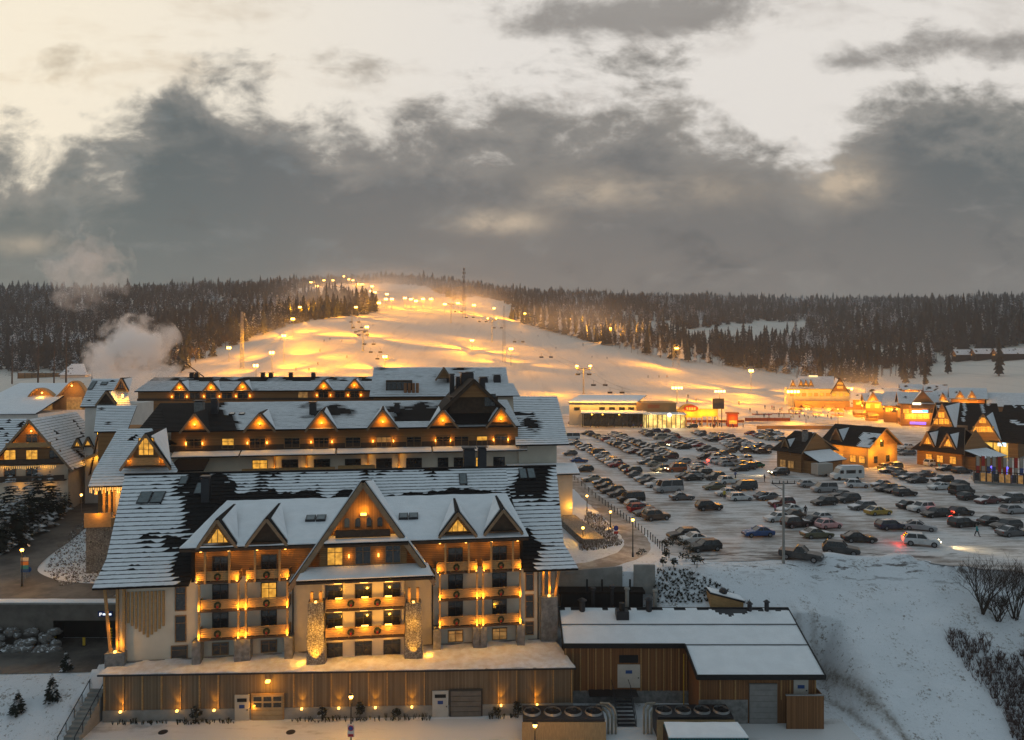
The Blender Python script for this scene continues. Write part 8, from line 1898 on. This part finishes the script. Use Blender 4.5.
for x0, x1 in ((-2.3, -1.5), (-.9, 1.3), (2.0, 2.7)): a = MB(); a.box(x0, x1, -1.16, -1.10, 1.5, 2.2); part('window', a, CGLASS, t, wz=False)
for x in (-2.5, 1.7):
    for s in (-1, 1): a = MB(); a.tube((x, s * .85, .38), (x, s * 1.12, .38), .38, n=14); part('wheel', a, TYRE, t, wz=False)
a = MB(); a.tube((3.36, 0, 1.2), (3.6, 0, 1.2), .55, n=16); part('spare_wheel', a, TYRE, t, wz=False); part('roof_snow', snow_panel([(-1.5, -1, 3.0), (3.1, -1, 3.0), (3.1, 1, 3.0), (-1.5, 1, 3.0)], .1, 12, 6, .04), [METAL, SNOW], t, wz=False)
p = G(822, 476); t = thing('box_trailer', 'pale grey box trailer parked behind the motorhome', 'trailer', p, R(20)); a = MB(); a.box(-2.1, 2.1, -1.05, 1.05, .5, 2.9); part('box', a, mat('trailer grey', (.38, .37, .34), .5, .1), t, wz=False); a = MB(); a.bar((-2.1, 0, .55), (-3.3, 0, .5), .12, .1); part('drawbar', a, METAL, t, wz=False)
for s in (-1, 1): a = MB(); a.tube((.2, s * .8, .34), (.2, s * 1.06, .34), .34, n=14); part('wheel', a, TYRE, t, wz=False)
# people walking in the car park
for px, pb, col, pose, lab, rot in ((977, 536.5, 'teal', 'walk', 'person in a teal coat walking across the near right of the car park', 1.2), (735.5, 479, 'blue', 'walk', 'person in a blue coat walking behind the white SUV', .5), (764.5, 482, 'black', 'stand', 'dark figure standing before the headlights of the dark SUV', 1), (627, 475, 'red', 'stand', 'person in a red jacket by the second row of cars', .3), (630, 475.5, 'black', 'stand', 'dark clothed person beside the one in the red jacket', -.6), (805.5, 515.5, 'black', 'stand', 'dark figure standing beside the cluster of cars at the pole', 0), (775, 513.5, 'pink', 'stand', 'person in a pink jacket left of the utility pole', .8), (939, 470, 'teal', 'walk', 'person in a pale teal jacket beside the white SUV by the chalet', 2), (724.5, 499, 'yellow', 'stand', 'person in a yellow jacket at the white cars', 0)):
    CO.setdefault('yellow', (.5, .4, .03)); person(G(px, pb) + Vector((0, 0, .01)), pose, CO[col], lab, rot)
for i in range(34):
    px = random.choice([random.uniform(590, 645), random.uniform(684, 745), random.uniform(684, 720)]); p = G(px, random.uniform(424.5, 428.5)); person(p, random.choice(('stand', 'walk')), random.choice([CO['dark'], CO['black'], CO['blue'], CO['red'], CO['grey']]), 'small figure in the crowd before the ski centre and its arched entrance', random.uniform(-3, 3), 'people before the ski centre')
# ------------------------------------------------------------------ winter air
def volume_mat(name, dens, col=(0.9, 0.92, 0.95), aniso=0.2):
    m = bpy.data.materials.new(name); m.use_nodes = True; t = m.node_tree; t.nodes.clear()
    o = t.nodes.new('ShaderNodeOutputMaterial'); p = t.nodes.new('ShaderNodeVolumePrincipled')
    p.inputs['Color'].default_value = (*col, 1); p.inputs['Density'].default_value = dens; p.inputs['Anisotropy'].default_value = aniso
    t.links.new(p.outputs[0], o.inputs['Volume']); return m
mb = MB(); mb.box(-2600, 2600, -60, 2500, -14, 190)
solo('haze', mb, volume_mat('haze air', 0.00014), kind='stuff')

def mist(px, py, Y, rad, dens, seed):
    m = bpy.data.materials.new('snow gun mist'); m.use_nodes = True; t = m.node_tree; t.nodes.clear(); o = t.nodes.new('ShaderNodeOutputMaterial'); p = t.nodes.new('ShaderNodeVolumePrincipled')
    p.inputs['Color'].default_value = (.98, .98, .98, 1); tcn = t.nodes.new('ShaderNodeTexCoord'); mp = mapping(t, tcn.outputs['Object'], tuple(1 / q for q in rad))
    ln = t.nodes.new('ShaderNodeVectorMath'); ln.operation = 'LENGTH'; t.links.new(mp, ln.inputs[0]); r = V(t, ln.outputs['Value'])
    sft = t.nodes.new('ShaderNodeVectorMath'); sft.operation = 'ADD'; sft.inputs[1].default_value = (seed, seed, 0); t.links.new(mp, sft.inputs[0])
    n = nz(t, sft.outputs[0], 2.2, 4, .6, .3); e = (r.neg() + 1.0).max(0.0)
    t.links.new((e * e * (n - .32).max(0.0) * (dens * 11)).s, p.inputs['Density']); t.links.new(p.outputs[0], o.inputs['Volume'])
    mb = MB(); mb.ball((0, 0, 0), *rad, 20, 12); solo('mist', mb, m, kind='stuff', loc=P3(px, py, Y), smooth=True)
for i, q in enumerate(((375, 288, 1150, (190, 190, 48)), (460, 298, 900, (100, 120, 34)), (322, 300, 800, (90, 90, 30)), (570, 318, 640, (95, 90, 26)), (285, 335, 480, (48, 50, 20)), (860, 388, 400, (62, 40, 17)), (690, 380, 420, (60, 40, 14)))): mist(*q, (.005, .004, .005, .002, .0022, .005, .004)[i], i * 3.1)
